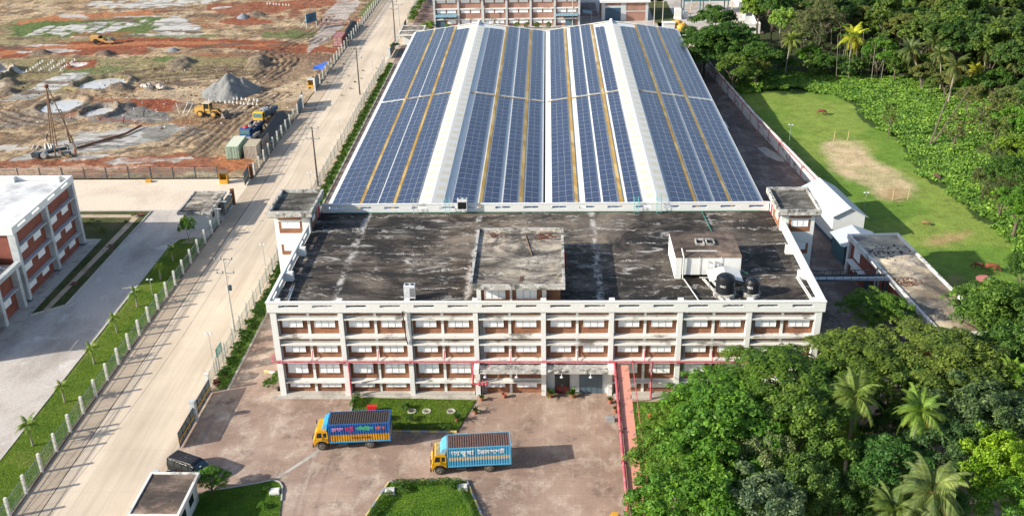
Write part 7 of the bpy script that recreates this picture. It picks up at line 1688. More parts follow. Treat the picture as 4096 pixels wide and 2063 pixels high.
def van():
    t = thing('black_van', 'black minivan parked between the grey gate and the near guardhouse', 'van', (-36.2, -14.55, 0), R(-26)); bk = plain('black_car_paint', (.008,.009,.012), .18, var=.02)
    P = [(-2.35,.35),(-2.42,1.0),(-2.3,1.7),(-2.15,1.92),(1.0,1.98),(1.35,1.88),(1.95,1.2),(2.38,1.02),(2.46,.6),(2.4,.33)]
    n = len(P); vs = []
    for (wy, k) in ((-.86, 0), (.86, 1)): 
        for p in P: s = 1 if p[1] < 1.1 else (.93 if p[1] < 1.75 else .84); vs.append((p[0], wy*s, p[1]))
    b = MB().add(vs, [tuple(range(n)), tuple(range(n, 2*n))[::-1]]+[(i, n+i, n+(i+1) % n, (i+1) % n) for i in range(n)]); o = b.build('body', bk, t)
    md = o.modifiers.new('bevel', 'BEVEL'); md.width = .07; md.segments = 3; md.limit_method = 'ANGLE'
    r = MB()
    for k in range(7): r.box(-2.0, .9, -.62+k*.2, -.58+k*.2, 1.96, 1.995)
    r.build('roof_rib', plain('dull_black', (.02,.02,.022), .5), t, kind='stuff') if False else r.build('roof_panel', plain('dull_black', (.02,.02,.022), .5), t)
    MB().quad((1.38,-.70,1.86),(1.96,-.78,1.24),(1.96,.78,1.24),(1.38,.70,1.86)).build('windscreen', plain('tinted_glass', (.05,.09,.10), .1), t, loc=(.03,0,.03))
    for s in (-1, 1):
        g = MB(); ya = s*.845
        for (a, c) in ((-2.1,-1.3),(-1.2,-.3),(-.2,.6),(.7,1.3)): g.box(a, c, min(ya, ya-s*.05), max(ya, ya-s*.05), 1.15, 1.68)
        g.build('side_window', M['glass'], t)
        MB().ell((1.35, s*1.0, 1.3), (.09,.13,.1), 8, 5).build('mirror', M['lamp'], t)
        MB().lathe([(.01,0),(.12,0),(.1,.04)], 10).build('headlight', M['lamp'], t, loc=(2.42, s*.62, .82)).rotation_euler = (0, PI/2, 0)
        wheel(t, -1.45, s*.86, .33, .2, s, 'galv'); wheel(t, 1.5, s*.86, .33, .2, s, 'galv')
    b = MB(); 
    for z in (.45, .62, .8): b.tube((2.55, -.6, z), (2.55, .6, z), .025, n=5)
    b.tube((2.5,-.6,.35),(2.55,-.6,.9),.03,n=5).tube((2.5,.6,.35),(2.55,.6,.9),.03,n=5); b.build('bull_bar', M['galv'], t)
    MB().box(1.55,1.75,-.3,-.05,1.64,1.645).build('sticker', M['white'], t, loc=(.03,0,.02)).rotation_euler = (0, .0, 0)
    MB().box(-2.47,-2.42,.5,.75,.6,.9).box(-2.47,-2.42,-.75,-.5,.6,.9).build('tail_light', M['red_door'], t)
van()

def open_truck(label, loc, rz, cabm, bedm, stripe, load):
    t = thing('open_truck', label, 'truck', loc, rz, 'open trucks waiting at the site')
    MB().box(-3.4, 3.4, -.4, .4, .6, .85).build('chassis', M['rust'], t)
    P = [(-3.9,.6),(-3.92,1.3),(-3.7,2.2),(-3.5,2.35),(-2.6,2.35),(-2.5,2.2),(-2.5,.8)]; n = len(P); vs = [(p[0], -1.05, p[1]) for p in P]+[(p[0], 1.05, p[1]) for p in P]
    cab = MB().add(vs, [tuple(range(n))[::-1], tuple(range(n, 2*n))]+[(i, (i+1) % n, n+(i+1) % n, n+i) for i in range(n)]).build('cab', cabm, t)
    MB().quad((-3.925,.92,1.35),(-3.925,-.92,1.35),(-3.73,-.9,2.15),(-3.73,.9,2.15)).build('windscreen', plain('greenish_glass', (.10,.18,.18), .15), cab, loc=(-.02,0,0))
    MB().box(-4.0,-3.9,-1.05,1.05,.5,.85).build('bumper', stripe, t)
    for s in (-1, 1):
        b = MB(); ya, yb = sorted((s*1.1, s*1.16)); b.box(-2.4, 3.6, ya, yb, .95, 1.75)
        for k in range(9): b.box(-2.4+k*.74, -2.3+k*.74, min(ya, yb+s*.0)-.03, yb+.03, .95, 1.8)
        b.build('side_board', bedm, t); wheel(t, -3.0, s*1.02, .48, .26, s); wheel(t, 1.6, s*1.02, .48, .26, s, dual=True); wheel(t, 2.7, s*1.02, .48, .26, s, dual=True)
        g = MB(); yy = s*1.056; g.box(-3.6, -2.75, min(yy, yy-s*.01), max(yy, yy-s*.01), 1.4, 2.05); g.build('side_window', M['glass'], cab)
    MB().box(-2.4,3.6,-1.1,1.1,.88,.96).box(-2.42,-2.34,-1.1,1.1,.96,2.1).box(3.54,3.6,-1.1,1.1,.96,1.7).build('cargo_bed', bedm, t)
    return t
def rz_of(a, b): return math.atan2(b[1]-a[1], b[0]-a[0])
a, b_ = (-58.91,99.67), (-57.86,104.37); q = R(80)
open_truck('yellow-fronted open truck with blue side boards carrying a white pipe', (-58.0, 103.6, 0), q, plain('yellow_cab', (.62,.40,.03), .5), plain('blue_boards', (.04,.10,.17), .6), M['gate_yellow'], 0)
open_truck('blue open truck behind the pale green container, red bundle on its cab', (-58.1, 93.2, 0), R(84), plain('blue_cab', (.015,.09,.30), .4), plain('navy_boards', (.03,.06,.16), .6), M['galv'], 0)
setp(MB().lathe([(.42,0),(.42,2.2),(.34,2.2),(.34,0)], 16).build('white_pipe', M['white'], loc=(-57.95,104.2,1.75)), 'short white concrete pipe lying in the yellow-fronted truck', 'pipe').rotation_euler = (PI/2-.15, 0, -.2)
rr_ = random.Random(4)
for (cx, cy, l) in ((-57.7, 105.0, 'machine parts heaped in the yellow-fronted truck'), (-57.9, 94.4, 'pale sacks and machine parts in the blue truck')):
    b = MB()
    for k in range(14): b.ell((cx+rr_.uniform(-.7,.7), cy+rr_.uniform(-1.7,1.7), 1.2+rr_.uniform(0,.5)), (rr_.uniform(.2,.45),)*3, 7, 5, .25, k)
    setp(b.build('truck_load', plain('load_'+str(int(cy)), (.38,.33,.29), .8, c2=(.08,.06,.06), scale=1.5)), l, 'load')
setp(MB().ell((0,0,0),(.6,.5,.22),9,5,.15,2).build('red_bundle', M['red_door'], loc=(-58.4,90.2,2.5)), 'red bundle tied on the blue cab roof', 'bundle')

def loader():
    t = thing('wheel_loader', 'yellow wheel loader with raised cab and scoop on the pale mud', 'wheel loader', (-70.2, 105.2, 0), R(-10)); y = plain('loader_yellow', (.56,.33,.07), .55, c2=(.42,.26,.08))
    MB().box(-3.0,-.9,-.85,.85,.9,2.0).box(-3.15,-2.9,-.7,.7,.7,1.3).build('engine_hood', y, t); MB().box(-.9,.9,-.55,.55,.7,1.3).box(.9,1.7,-.5,.5,.8,1.5).build('frame', y, t)
    c = MB()
    for (x, yy) in ((-.95,-.7),(-.95,.7),(.35,-.7),(.35,.7)): c.box(x-.06,x+.06,yy-.06,yy+.06,1.3,2.9)
    c.box(-.9,.3,-.72,.72,1.3,1.75); c.build('cab', y, t); MB().box(-.88,.3,-.62,.62,1.76,2.88).build('cab_glass', M['glass'], t); MB().box(-1.15,.55,-.85,.85,2.9,3.05).build('cab_roof', plain('faded_cab_roof', (.62,.50,.38), .6), t)
    b = MB()
    for s in (-.5, .5): b.tube((.5,s,1.4),(1.9,s,1.5),.13,n=5).tube((1.9,s,1.5),(3.0,s,.55),.13,n=5)
    b.build('lift_arm', y, t)
    k = MB(); pts = [(2.9,.1),(3.0,.9),(3.35,1.35),(3.35,1.28),(3.1,.85),(3.0,.2),(3.9,.12),(3.9,.05)]; vs = [(p[0],-1.25,p[1]) for p in pts]+[(p[0],1.25,p[1]) for p in pts]; n = len(pts)
    k.add(vs, [(i,(i+1)%n,n+(i+1)%n,n+i) for i in range(n)]); 
    for s in (-1.25, 1.25): k.add([(2.95,s,.1),(3.9,s,.1),(3.35,s,1.3)], [(0,1,2)])
    k.build('bucket', plain('worn_bucket', (.20,.17,.15), .6, c2=(.5,.42,.38), scale=1.5), t)
    for s in (-1, 1): wheel(t, -1.75, s*1.15, .72, .45, s, 'gate_yellow'); wheel(t, 1.25, s*1.15, .72, .45, s, 'gate_yellow')
loader()
def roller():
    t = thing('road_roller', 'yellow road roller with grey canopy driving on the red earth road', 'road roller', (-118.6, 169.2, .1), R(3)); y = plain('roller_yellow', (.60,.37,.12), .55)
    MB().box(-2.9,-.6,-.9,.9,.9,2.1).box(-.6,.6,-.9,.9,.9,1.5).build('engine_hood', y, t)
    c = MB(); 
    for (x, yy) in ((-.5,-.8),(-.5,.8),(.9,-.8),(.9,.8)): c.tube((x,yy,1.5),(x,yy,3.0),.05,n=5)
    c.build('canopy_post', M['steel_dark'], t); MB().box(-.8,1.2,-1.0,1.0,3.0,3.15).build('canopy', M['grey_paint'], t); MB().box(-.4,.1,-.3,.3,1.5,2.2).build('seat', M['black_plastic'], t)
    f = MB().box(1.0,3.3,-1.15,-1.0,.45,.85).box(1.0,3.3,1.0,1.15,.45,.85).box(.6,1.0,-1.0,1.0,.6,1.1); f.build('drum_frame', y, t)
    d = MB().lathe([(.72,-.97),(.72,.97)], 22); d.build('roller_drum', plain('steel_drum', (.22,.19,.17), .5), t, loc=(2.2,0,.72)).rotation_euler = (PI/2,0,0)
    for s in (-1, 1): wheel(t, -1.5, s*1.1, .75, .45, s, 'black_plastic')
roller()

# ---------------------------------------------------------------- containers, piles, site clutter
t = thing('shipping_container', 'pale green shipping container with door end facing the camera', 'container', (-57.95, 81.6, 0), R(.5), 'shipping containers'); container(t, 6.1, 2.4, 2.55, plain('pale_green_steel', (.36,.48,.36), .6, c2=(.26,.36,.28)), plain('cream_container_top', (.66,.68,.52), .6))
t = thing('shipping_container', 'beige ribbed container beside the fence, right of the pale green one', 'container', (-54.6, 80.9, 0), R(.5), 'shipping containers'); container(t, 4.3, 2.35, 2.45, plain('beige_steel', (.50,.45,.38), .7, c2=(.32,.26,.20)), plain('tan_container_top', (.46,.40,.28), .8), door=False)
t = thing('shipping_container', 'dark red container with one open door beside the far fence', 'container', (-53.9, 165.6, 0), R(.5), 'shipping containers'); container(t, 6.0, 2.4, 2.5, plain('maroon_steel', (.20,.045,.05), .6), plain('faded_red_top', (.36,.16,.15), .7), doormat=plain('red_white_door', (.42,.13,.12), .6, c2=(.6,.5,.48), scale=2))
t = thing('corrugated_screen', 'rusty grey corrugated screen between beige container and pipe stack', 'screen', (-53.1, 83.8, 0)); b = MB(); corrug(b, -2.2, 2.6, 0, 2.7, 0, 14, .06, 'x'); b.build('screen_sheet', plain('rusty_grey_sheet', (.30,.27,.25), .8, c2=(.18,.12,.09)), t); MB().tube((.08,-2.1,0),(.08,-2.1,2.6),.05).tube((.08,2.5,0),(.08,2.5,2.6),.05).build('screen_post', M['galv'], t)
t = thing('white_beam_frame', 'white board leaning against the blue truck', 'board', (-56.3, 88.6, 0), R(80)); MB().box(-2.2,2.2,-.04,.04,1.0,1.6).box(-2.2,-2.0,-.05,.05,0,1.0).box(2.0,2.2,-.05,.05,0,1.0).build('board_panel', M['white_dirty'], t)
def rod_pile(label, x, y0, y1, w, h, n, seed, mat):
    r = random.Random(seed); b = MB()
    for k in range(n):
        u = r.uniform(-1, 1); z = h*(1-u*u)*r.uniform(.5, 1); a = y0+r.uniform(-.6,.6); c = y1+r.uniform(-.6,.6); b.tube((u*w*.5, a, max(.1, z*.75)), (u*w*.5+r.uniform(-.25,.25), c, max(.1, z)), r.uniform(.05,.1), n=4)
    b.ell((0, (y0+y1)/2, 0), (w*.5, (y1-y0)*.5, h*.75), 14, 8, .06, seed)
    setp(b.build('rod_stack', mat, loc=(x, 0, 0)), label, 'steel rods', 'stacks of dark rods')
M['rods'] = plain('dark_steel_rods', (.035,.037,.045), .6, c2=(.07,.075,.085), scale=6)
rod_pile('large mound of long dark rods and pipes behind the near container fence', -54.2, 86.8, 101.5, 3.2, 2.3, 260, 3, M['rods']); rod_pile('smaller dark rod stack beside the dark red container', -53.6, 171.5, 185.5, 2.6, 2.0, 160, 4, M['rods'])
def grey_mound():
    xs = np.linspace(-8.5, 8.5, 70); ys = np.linspace(-6.5, 8, 60); X, Y = np.meshgrid(xs, ys)
    f = lambda cx, cy, h, s: h-np.hypot((X-cx), (Y-cy)*1.0)*s
    H = np.maximum.reduce([f(.4, 1.2, 4.5, .72), f(3.6, 2.0, 3.2, .7), f(-2.2, .6, 3.1, .62), f(1.4, -1.6, 3.3, .8), f(-.5, 3, 3.6, .7)])+ (fbm(X/1.4+30, Y/1.4, 8)-.5)*.7
    V = np.stack([X.ravel()*.86, Y.ravel(), np.maximum(H, -.3).ravel()], 1); ii = np.arange(X.size).reshape(X.shape); F = np.stack([ii[:-1,:-1], ii[:-1,1:], ii[1:,1:], ii[1:,:-1]], -1).reshape(-1, 4)
    m = stained('grey_gravel', (.19,.195,.19), (.12,.125,.125), (.27,.265,.25), s=.9)
    npmesh('gravel_mound', V, F, m, smooth=False, label='big heap of grey gravel with faceted slopes in the construction site', cat='gravel heap').location = (-71.3, 121.6, 0)
grey_mound()
setp(MB().lathe([(2.2,-.2),(1.5,.5),(.6,1.1),(.1,1.4)], 12).build('gravel_heap', plain('blue_grey_gravel', (.22,.24,.27), .9), loc=(-88.59,198.68,0)), 'small blue-grey gravel heap in the far red earth', 'gravel heap')
setp(MB().lathe([(2.0,-.2),(1.3,.3),(.4,.7)], 11).build('gravel_heap', plain('blue_grey_gravel2', (.22,.24,.26), .9), loc=(-96.88,160.99,0)), 'low grey gravel heap south of the red road', 'gravel heap')
t = thing('tarpaulin_shelter', 'bright blue tarpaulin shelter against the far fence', 'shelter', (-53.3, 138.0, 0))
MB().add([(-1.6,-2.3,1.5),(1.0,-3.4,1.6),(1.1,.2,1.9),(.9,4.6,1.7),(-1.8,.9,1.5),(-.3,-.6,1.3)], [(0,1,5),(1,2,5),(2,3,4,5),(4,0,5)]).build('tarpaulin', plain('blue_tarpaulin', (.035,.09,.42), .45, c2=(.05,.14,.5)), t); b = MB()
for (x, y) in ((-1.6,-2.3),(1.0,-3.4),(.9,4.5),(-1.8,.9)): b.tube((x,y,0),(x,y,1.5),.04,n=5)
b.build('shelter_post', M['wood'], t)
for i, (x, y, z, L, l) in enumerate(((-53.1,130.5,.45,3.4,'dark pipe lying behind the fence near the blue tarpaulin, thick one'), (-54.6,131.8,.25,3.8,'slim dark pipe lying beside the thick one'), (-54.0,129.0,.3,2.6,'short pale pipe lying beside the yellow hut'))):
    b = MB().tube((0,-L/2,0),(0,L/2,0),[.42,.2,.25][i],n=12); setp(b.build('steel_pipe', M['rust'] if i < 2 else M['pvc'], loc=(x,y,z), rz=-.15), l, 'pipe')
def hut(label, x, y, m_, roofm):
    t = thing('sentry_box', label, 'sentry box', (x, y, 0)); b = MB().box(-.7,-.62,-.6,.6,0,2.0).box(.62,.7,-.6,.6,0,2.0).box(-.62,.62,.52,.6,0,2.0).box(-.62,.62,-.6,-.52,0,.8); b.build('wall', m_, t)
    MB().box(-.9,.9,-.85,.85,2.0,2.1).build('roof', roofm, t); MB().box(-.6,.6,-.5,.5,.02,.06).build('base', M['dark'], t)
hut('yellow and orange sentry box beside the dark blue construction gate', -56.2, 67.0, M['gate_yellow'], M['wood']); hut('yellow sentry box with grey top at the site entrance post', -53.0, 125.6, M['gate_yellow'], M['grey_paint']); setp(MB().box(-.45,.45,-.4,.4,0,1.0).box(-.5,.5,-.45,.45,1.0,1.08).box(-.3,.3,-.3,.3,1.08,1.5).build('stall_box', M['gate_yellow'], loc=(6.75,-22.2,0)), 'small yellow box half hidden by the cable tray at the bottom', 'box')
for (x, y, l, mt) in ((-69.9, 67.6, 'small yellow tub on the pale side road', 'gate_yellow'), (-66.1, 52.9, 'rusty drain grating at the top of the garden path', 'rust'), (-66.2, 40.8, 'rusty drain grating midway down the garden path', 'rust'), (-66.5, 28.2, 'rusty drain grating low on the garden path', 'rust')):
    b = MB().box(-.5,.5,-.35,.35,.0,.28 if mt != 'rust' else .02); 
    if mt == 'rust': b.box(-.6,.6,-.5,-.36,.0,.05).box(-.6,.6,.36,.5,0,.05)
    else: b.box(-.55,.55,-.4,.4,.28,.36)
    setp(b.build('drain_grating' if mt == 'rust' else 'tub', M[mt], loc=(x, y, .07)), l, 'grating' if mt == 'rust' else 'tub')
for i, (x, y, l) in enumerate(((-14.75,-3.35,'round concrete manhole, leftmost of three on the front lawn'), (-13.1,-3.35,'round concrete manhole, middle of three on the front lawn'), (-10.35,-3.35,'round concrete manhole, rightmost of three on the front lawn'))):
    t = thing('manhole', l, 'manhole', (x, y, .08), 0, 'manholes on the front lawn'); MB().lathe([(.5,0),(.5,.1),(.36,.1),(.36,.04)], 20).build('ring', M['apron'], t); MB().lathe([(.355,.03),(.01,.05)], 20).build('lid', M['rust'], t)
t = thing('fire_box', 'red cabinet standing on the front lawn behind the blue lorry', 'fire cabinet', (-19.2,-3.4,.08)); MB().box(-.5,.5,-.2,.2,.1,.75).build('cabinet', M['red_door'], t); MB().box(-.55,.55,-.25,.25,.75,.8).build('lid', M['red_door'], t)
for (x, y, l) in ((-38.0, 4.0, 'red fire hydrant in the planter near the gate'), (11.6, -5.0, 'red fire post on the lawn right of the cable tray'), (15.2,-3.6,'orange-red post between the right lawn trees, left one'), (16.6,-4.6,'orange-red post between the right lawn trees, right one')):
    setp(MB().lathe([(.16,0),(.14,.6),(.2,.62),(.18,.8),(.05,.95)], 10).box(-.25,.25,-.06,.06,.45,.6).build('fire_hydrant', M['red_door'] if x < 12 else M['orange'], loc=(x,y,.08)), l, 'hydrant')
setp(MB().box(-.45,.45,-.25,.25,0,.55).box(-.35,.35,-.2,.2,.55,.62).build('drain_box', M['galv'], loc=(7.3,-5.0,0)), 'grey utility box against the left side of the cable tray', 'box')
# piling rig
def rig():
    A = (-93.2, 84.6, 12.6); F_ = [(-96.84, 88.57, 0), (-92.68, 81.18, 0), (-90.3, 85.02, 0), (-94.9, 86.9, 0)]
    t = thing('piling_tripod', 'tall bamboo-pole piling tripod standing in grey slurry', 'tripod', (-93.2, 84.6, 0)); A = (0,0,12.6)
    for f in F_: q = (f[0]+93.2, f[1]-84.6, 0); MB().tube(q, (q[0]*.04, q[1]*.04, 12.8), .13, .09, 7).build('leg', M['wood'], t)
    MB().ell((0,0,12.6),(.45,.45,.4),8,5,.2,3).build('pulley', M['rust'], t); MB().tube((0,0,12.4),(.1,.3,2.0),.03,n=4).build('cable', M['black_plastic'], t)
    t = thing('winch_engine', 'winch engine with grey drums at the foot of the piling tripod', 'winch', (-95.0, 80.3, 0)); MB().box(-1.6,-.2,-.5,.5,.2,1.0).build('engine_block', M['steel_dark'], t); MB().lathe([(.55,-.5),(.55,.5)], 14).build('winch_drum', M['galv'], t, loc=(.7,0,.65)).rotation_euler = (PI/2,0,0)
    MB().tube((-1.8,-.4,.9),(-.4,.5,1.7),.08).tube((-1.5,.5,.4),(1.3,.5,.3),.09).build('frame', M['rust'], t)
    t = thing('mud_pump', 'tangled dark pump machine right of the tripod foot', 'pump', (-90.6, 81.2, 0)); b = MB(); r = random.Random(9)
    for k in range(12): b.tube((r.uniform(-1.6,1.6), r.uniform(-.9,.9), r.uniform(.1,.5)), (r.uniform(-1.6,1.6), r.uniform(-.9,.9), r.uniform(.2,1.4)), r.uniform(.05,.11), n=5)
    b.build('pump_frame', M['wood'], t); MB().box(-.7,.9,-.4,.4,.15,.9).build('pump_body', M['steel_dark'], t)
    setp(MB().tube((0,0,.2),(4.0,3.0,.3),.28,n=10).build('steel_casing', M['steel_dark'], loc=(-96.2,82.2,0)), 'dark casing pipe lying between the tripod legs', 'pipe')
    setp(MB().path([(0,0,.25),(3,3.5,.3),(6.5,8,.35),(8.0,12.6,.5)], .22, 8).build('slurry_trough', M['rust'], loc=(-90.2,85.2,0)), 'long dark slurry trough running from the tripod to the small pool', 'trough')
    for i in range(5): setp(MB().tube((0,0,.15),([.7,.7,1.6,1.9,1.2][i],[-2.6,-2.6,-3.2,-3.4,-2.4][i],.2),.13,n=7).build('concrete_pile', M['white_dirty'], loc=(-99.6+[0,.9,1.9,2.4,3.3][i],87.2+[0,0,.6,.9,.2][i],0)), 'pale pile lying in the slurry left of the tripod', 'pile', 'pale piles beside the tripod')
rig()
t = thing('upright_casing', 'short leaning dark post standing right of the tripod legs', 'post', (-93.0,88.6,0)); MB().tube((0,0,0),(-.7,.6,6.5),.22,.08,7).build('post', M['wood'], t)
# rows of small white concrete stumps
def stumps(c0, c1, n, rows, dz, grp, label):
    src = None
    for r_ in range(rows):
        for k in range(n):
            q = k/(n-1); x = c0[0]+(c1[0]-c0[0])*q+r_*dz[0]; y = c0[1]+(c1[1]-c0[1])*q+r_*dz[1]
            if src is None: src = MB().box(-.2,.2,-.2,.2,0,.25).box(-.1,.1,-.1,.1,.25,.6).build('concrete_stump', M['white_dirty'])
            else: src = src.copy(); COL.objects.link(src)
            src.location = (x+random.uniform(-.2,.2), y+random.uniform(-.2,.2), .1); setp(src, label, 'concrete stump', grp)
stumps((-126.17,141.41), (-126.45,150.31), 7, 4, (2.6, .3), 'stumps at the left of the site', 'white concrete stump in the cluster at the far left of the site')
stumps((-74.28,118.3), (-62.65,115.27), 13, 2, (.6, -3.0), 'stumps above the red patch', 'white concrete stump in the rows above the red earth patch')
stumps((-86.2,217.36), (-78.73,214.61), 8, 1, (0, 0), 'stumps at the top of the site', 'white concrete stump in the single row at the top of the site')
rubble('site_debris', 'scattered pale stones and rubbish over the muddy site', (-92, 118, .1), 26, 200, M['white_dirty'], 15, 'debris', .13)
rubble('site_clods', 'scattered dark clods over the muddy site', (-88, 130, .1), 34, 320, plain('dark_clod', (.17,.12,.08), .95), 16, 'clods', .2)
for (c, l, sz) in (((-60.87,89.72), 'pump set with white cover in the middle of the site', 1), ((-89.97,126.57), 'white and black machine beside the raised pit', 1.6)):
    b = MB(); r = random.Random(int(c[0]))
    for k in range(9): b.ell((r.uniform(-1.5,1.5)*sz, r.uniform(-.6,.6)*sz, .4), (r.uniform(.3,.6)*sz, .4*sz, r.uniform(.3,.6)*sz), 7, 5, .3, k)
    if sz > 1: setp(b.build('site_machine', plain('machine_mix', (.55,.5,.46), .7, c2=(.04,.035,.03), scale=.9), loc=(c[0], c[1], 0)), l, 'machine')
t = thing('bamboo_frame', 'loose frame of pale poles beside the small pool', 'frame', (-77.14,106.36,0)); b = MB()
for (p, q) in (((0,0,0),(-.5,.3,2.6)), ((.6,0,0),(1.6,1.4,2.2)), ((1.6,1.4,2.2),(2.6,1.6,1.9)), ((2.6,1.6,1.9),(1.8,-1.2,0))): b.tube(p, q, .08, n=5)
b.build('pole_frame', M['white_dirty'], t)

# field goals
def goal(p, q, l):
    t = thing('goal_posts', l, 'goal', (p[0], p[1], 0), 0, 'home-made goals on the field'); dx, dy = q[0]-p[0], q[1]-p[1]
    for (x, y) in ((0,0),(dx,dy)): MB().tube((x,y,0),(x+.08,y,2.1),.07,.05,6).build('post', plain('bamboo', (.55,.42,.22), .7), t)
    MB().tube((0,0,1.9 if 'far' in l else .05),(dx,dy,1.95 if 'far' in l else .05),.03,n=5).build('crossbar', M['wood'], t)
goal((56.63,57.24), (59.24,57.61), 'near pair of bamboo goal posts at the sandy end of the field'); goal((54.56,86.52), (57.25,86.84), 'far pair of bamboo goal posts with thin crossbar')
t = thing('sun_umbrella', 'dull pink umbrella standing over a chair in the field behind the annex', 'umbrella', (59.3,25.6,0)); b = MB(); n = 10
top = (0,0,2.3); vs = [top]+[(1.35*math.cos(2*PI*k/n), 1.35*math.sin(2*PI*k/n), 1.75) for k in range(n)]
b.add(vs, [(0,1+k,1+(k+1)%n) for k in range(n)]); b.build('canopy', plain('pink_cloth', (.36,.13,.12), .7), t); MB().tube((0,0,0),(0,0,2.3),.03).build('pole', M['galv'], t)
t = thing('plastic_chair', 'dark chair in the shade of the pink umbrella', 'chair', (58.7,25.2,0)); MB().box(-.25,.25,-.25,.25,.4,.46).build('seat', M['steel_dark'], t); MB().box(-.25,.25,.21,.27,.46,.9).build('backrest', M['steel_dark'], t)
for (x, y) in ((-.2,-.2),(.2,-.2),(-.2,.2),(.2,.2)): MB().box(x-.03,x+.03,y-.03,y+.03,0,.4).build('leg', M['steel_dark'], t)

# ================================================================ PEOPLE AND CATTLE
def skin_obj(name, verts, edges, radii, mat, root=0, sub=1):
    me = bpy.data.meshes.new(name); me.from_pydata(verts, edges, []); me.materials.append(mat)
    o = bpy.data.objects.new(name, me); COL.objects.link(o); sk = o.modifiers.new('skin', 'SKIN'); sk.use_smooth_shade = True
    for i, r in enumerate(radii): v = me.skin_vertices[0].data[i]; v.radius = (r, r) if not hasattr(r, '__len__') else r; v.use_root = (i == root)
    o.modifiers.new('sub', 'SUBSURF').levels = sub; o.modifiers['sub'].render_levels = sub
    bpy.context.view_layer.update(); nm = bpy.data.meshes.new_from_object(o.evaluated_get(bpy.context.evaluated_depsgraph_get())); bpy.data.objects.remove(o); nm.name = name
    return nm
def person_mat():
    m, nt, b = new_mat('person_clothing'); tc = N(nt, 'ShaderNodeTexCoord'); sp = N(nt, 'ShaderNodeSeparateXYZ'); nt.links.new(tc.outputs['Object'], sp.inputs[0]); oi = N(nt, 'ShaderNodeObjectInfo')
    z = sp.outputs[2]; c = mix(nt, math_(nt, 'GREATER_THAN', z, .86), (.05,.05,.065), oi.outputs['Color']); c = mix(nt, math_(nt, 'GREATER_THAN', z, 1.44), c, (.16,.085,.05)); c = mix(nt, math_(nt, 'LESS_THAN', z, .10), c, (.14,.08,.05))
    ax = math_(nt, 'ABSOLUTE', sp.outputs[0]); c = mix(nt, math_(nt, 'MULTIPLY', math_(nt, 'GREATER_THAN', ax, .25), math_(nt, 'LESS_THAN', z, 1.22)), c, (.16,.085,.05)); setc(nt, b, c); b.inputs['Roughness'].default_value = .8; return m
PMAT = person_mat()
def person_mesh(pose):
    s = {'stand': 0, 'walk': 1, 'bend': 2}[pose]; st = [.0, .22, .1][s]; ln = [0, .05, .55][s]
    V = [(0,0,.93),(0,ln*.3,1.15),(0,ln*.75,1.36-.12*(s == 2)),(0,ln*.95,1.48-.16*(s == 2)),(0,ln*1.05,1.58-.2*(s == 2)),(0,ln*1.1,1.72-.22*(s == 2)),
         (-.19,ln*.75,1.38-.12*(s == 2)),(-.27,ln*.85+st*.3,1.12-.1*(s == 2)),(-.30,ln+st*.9,.88),(-.30,ln+st*1.1,.80),(.19,ln*.75,1.38-.12*(s == 2)),(.27,ln*.85-st*.3,1.12-.1*(s == 2)),(.30,ln-st*.7,.88),(.30,ln-st*.8,.80),
         (-.10,0,.88),(-.12,st*.5,.49),(-.12,st*.9,.08),(-.12,st*.9+.16,.04),(.10,0,.88),(.12,-st*.3,.49),(.12,-st*1.1,.08),(.12,-st*1.1+.15,.04)]
    E = [(0,1),(1,2),(2,3),(3,4),(4,5),(2,6),(6,7),(7,8),(8,9),(2,10),(10,11),(11,12),(12,13),(0,14),(14,15),(15,16),(16,17),(0,18),(18,19),(19,20),(20,21)]
    Rr = [(.15,.11),(.14,.10),(.17,.10),.06,.085,.08,.065,.05,.04,.035,.065,.05,.04,.035,.09,.065,.045,.035,.09,.065,.045,.035]
    return skin_obj('body', V, E, Rr, PMAT)
PMS = {k: person_mesh(k) for k in ('stand', 'walk', 'bend')}
def person(x, y, rz, pose, col, label, z=.05, s=1.0):
    t = thing('person', label, 'person', (x, y, z), rz); o = bpy.data.objects.new('body', PMS[pose]); COL.objects.link(o); o.parent = t; o.color = col+(1,); t.scale = (s, s, s)
    dz = -.22 if pose == 'bend' else 0; dy = {'stand': 0, 'walk': .055, 'bend': .6}[pose]
    MB().ell((0, dy-.01, 1.72+dz), (.095,.105,.09), 10, 6).build('hair', M['hair'], t)
P_ = [(-63.5,189.4,.3,'walk',(.02,.02,.02),'person in black walking on the far wet track, left of a pair'), (-62.1,189.4,.3,'walk',(.03,.03,.05),'person in dark clothes walking on the far wet track, right of a pair'), (-57.2,187.8,2.0,'walk',(.40,.32,.28),'person in pale shirt walking across the far wet track'), (-55.2,189.2,1.0,'bend',(.03,.03,.04),'person in dark clothes bending near the far fence'), (-54.0,191.9,0,'stand',(.10,.05,.12),'person in purple top standing by the far fence'),
      (-92.0,87.6,0,'stand',(.62,.50,.12),'person in yellow shirt standing beside the tripod'), (-91.2,84.0,2,'bend',(.03,.03,.03),'person in dark clothes bent over the pump machine'), (-88.4,80.6,1,'stand',(.55,.12,.06),'person in orange-red top right of the pump machine'), (-97.9,89.4,0,'bend',(.03,.025,.025),'person in dark clothes bent over the pale piles'), (-86.6,99.8,0,'bend',(.25,.05,.05),'person in red-brown shirt working at the small pool'),
      (-84.0,104.3,0,'bend',(.05,.05,.07),'person in black by the pole frame above the small pool'), (-55.7,94.6,1,'bend',(.06,.09,.09),'crouching person in green-grey beside the blue truck, left of three'), (-55.0,95.6,2,'bend',(.05,.05,.06),'crouching person in black beside the blue truck, right of three'), (-55.4,93.6,3,'bend',(.25,.28,.30),'crouching person in pale grey beside the blue truck, nearest of three')]
for p in P_: person(*p)
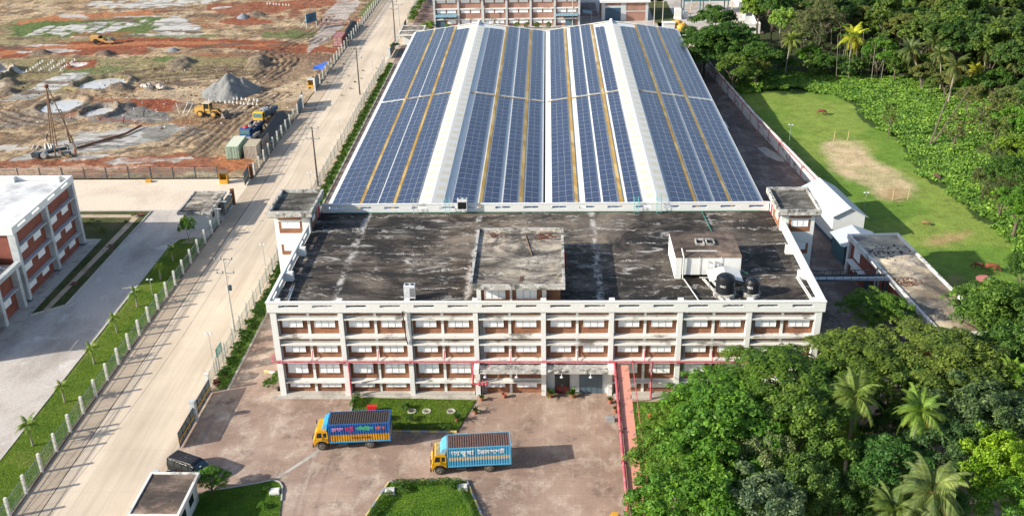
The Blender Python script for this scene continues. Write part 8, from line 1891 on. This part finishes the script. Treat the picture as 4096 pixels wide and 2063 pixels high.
def cow_mesh():
    V = [(0,0,.95),(.45,0,1.0),(.75,0,.98),(1.05,0,.72),(1.25,0,.38),(1.42,0,.16),(-.45,0,1.0),(-.72,0,1.02),(-.85,0,.75),(-.9,0,.35),
         (.55,-.17,.62),(.55,-.18,.32),(.57,-.18,.03),(.55,.17,.62),(.5,.18,.32),(.52,.18,.03),(-.6,-.17,.68),(-.7,-.18,.38),(-.62,-.18,.03),(-.6,.17,.68),(-.68,.18,.38),(-.6,.18,.03),(1.28,-.14,.5),(1.28,.14,.5)]
    E = [(0,1),(1,2),(2,3),(3,4),(4,5),(0,6),(6,7),(7,8),(8,9),(1,10),(10,11),(11,12),(1,13),(13,14),(14,15),(6,16),(16,17),(17,18),(6,19),(19,20),(20,21),(4,22),(4,23)]
    Rr = [(.30,.34),(.30,.34),(.24,.27),(.15,.17),(.12,.14),.07,(.28,.30),(.2,.2),.035,.03,.11,.055,.05,.11,.055,.05,.13,.06,.05,.13,.06,.05,.03,.03]
    m, nt, b = new_mat('cow_hide'); setc(nt, b, mix(nt, 1.0, N(nt, 'ShaderNodeObjectInfo').outputs['Color'], ramp(nt, noise(nt, coords(nt), 3, 4), [(.3,.7),(.7,1.2)]), 'MULTIPLY')); b.inputs['Roughness'].default_value = .8
    return skin_obj('body', V, E, Rr, m)
CM = cow_mesh()
def cow(x, y, rz, col, label, s=1.0):
    t = thing('cow', label, 'cow', (x, y, .05), rz); t.scale = (s, s, s); o = bpy.data.objects.new('body', CM); COL.objects.link(o); o.parent = t; o.color = col+(1,)
    h = MB().path([(1.2,-.08,.55),(1.15,-.2,.66),(1.1,-.2,.78)], .022, 5).path([(1.2,.08,.55),(1.15,.2,.66),(1.1,.2,.78)], .022, 5); h.build('horn', M['hair'], t)
cow(62.4,31.3,-.35,(.17,.05,.02),'reddish cow grazing behind the annex, right of a pair', 1.0); cow(61.0,32.2,2.8,(.14,.045,.02),'reddish calf-sized cow left of the pair behind the annex', .75); cow(66.7,65.8,-1.4,(.07,.035,.025),'dark cow standing at the edge of the creeper', 1.0)
cow(55.9,102.4,-.2,(.16,.05,.03),'brown cow grazing alone in the upper field', .95); cow(58.6,47.2,-.6,(.22,.13,.06),'small tan cow lying low in the field behind the white shed', .6)

for k in list(PROTO.values()):
    for t in k:
        for ch in KIDS[t.name] if t.name in KIDS else []: bpy.data.objects.remove(ch)
        bpy.data.objects.remove(t)
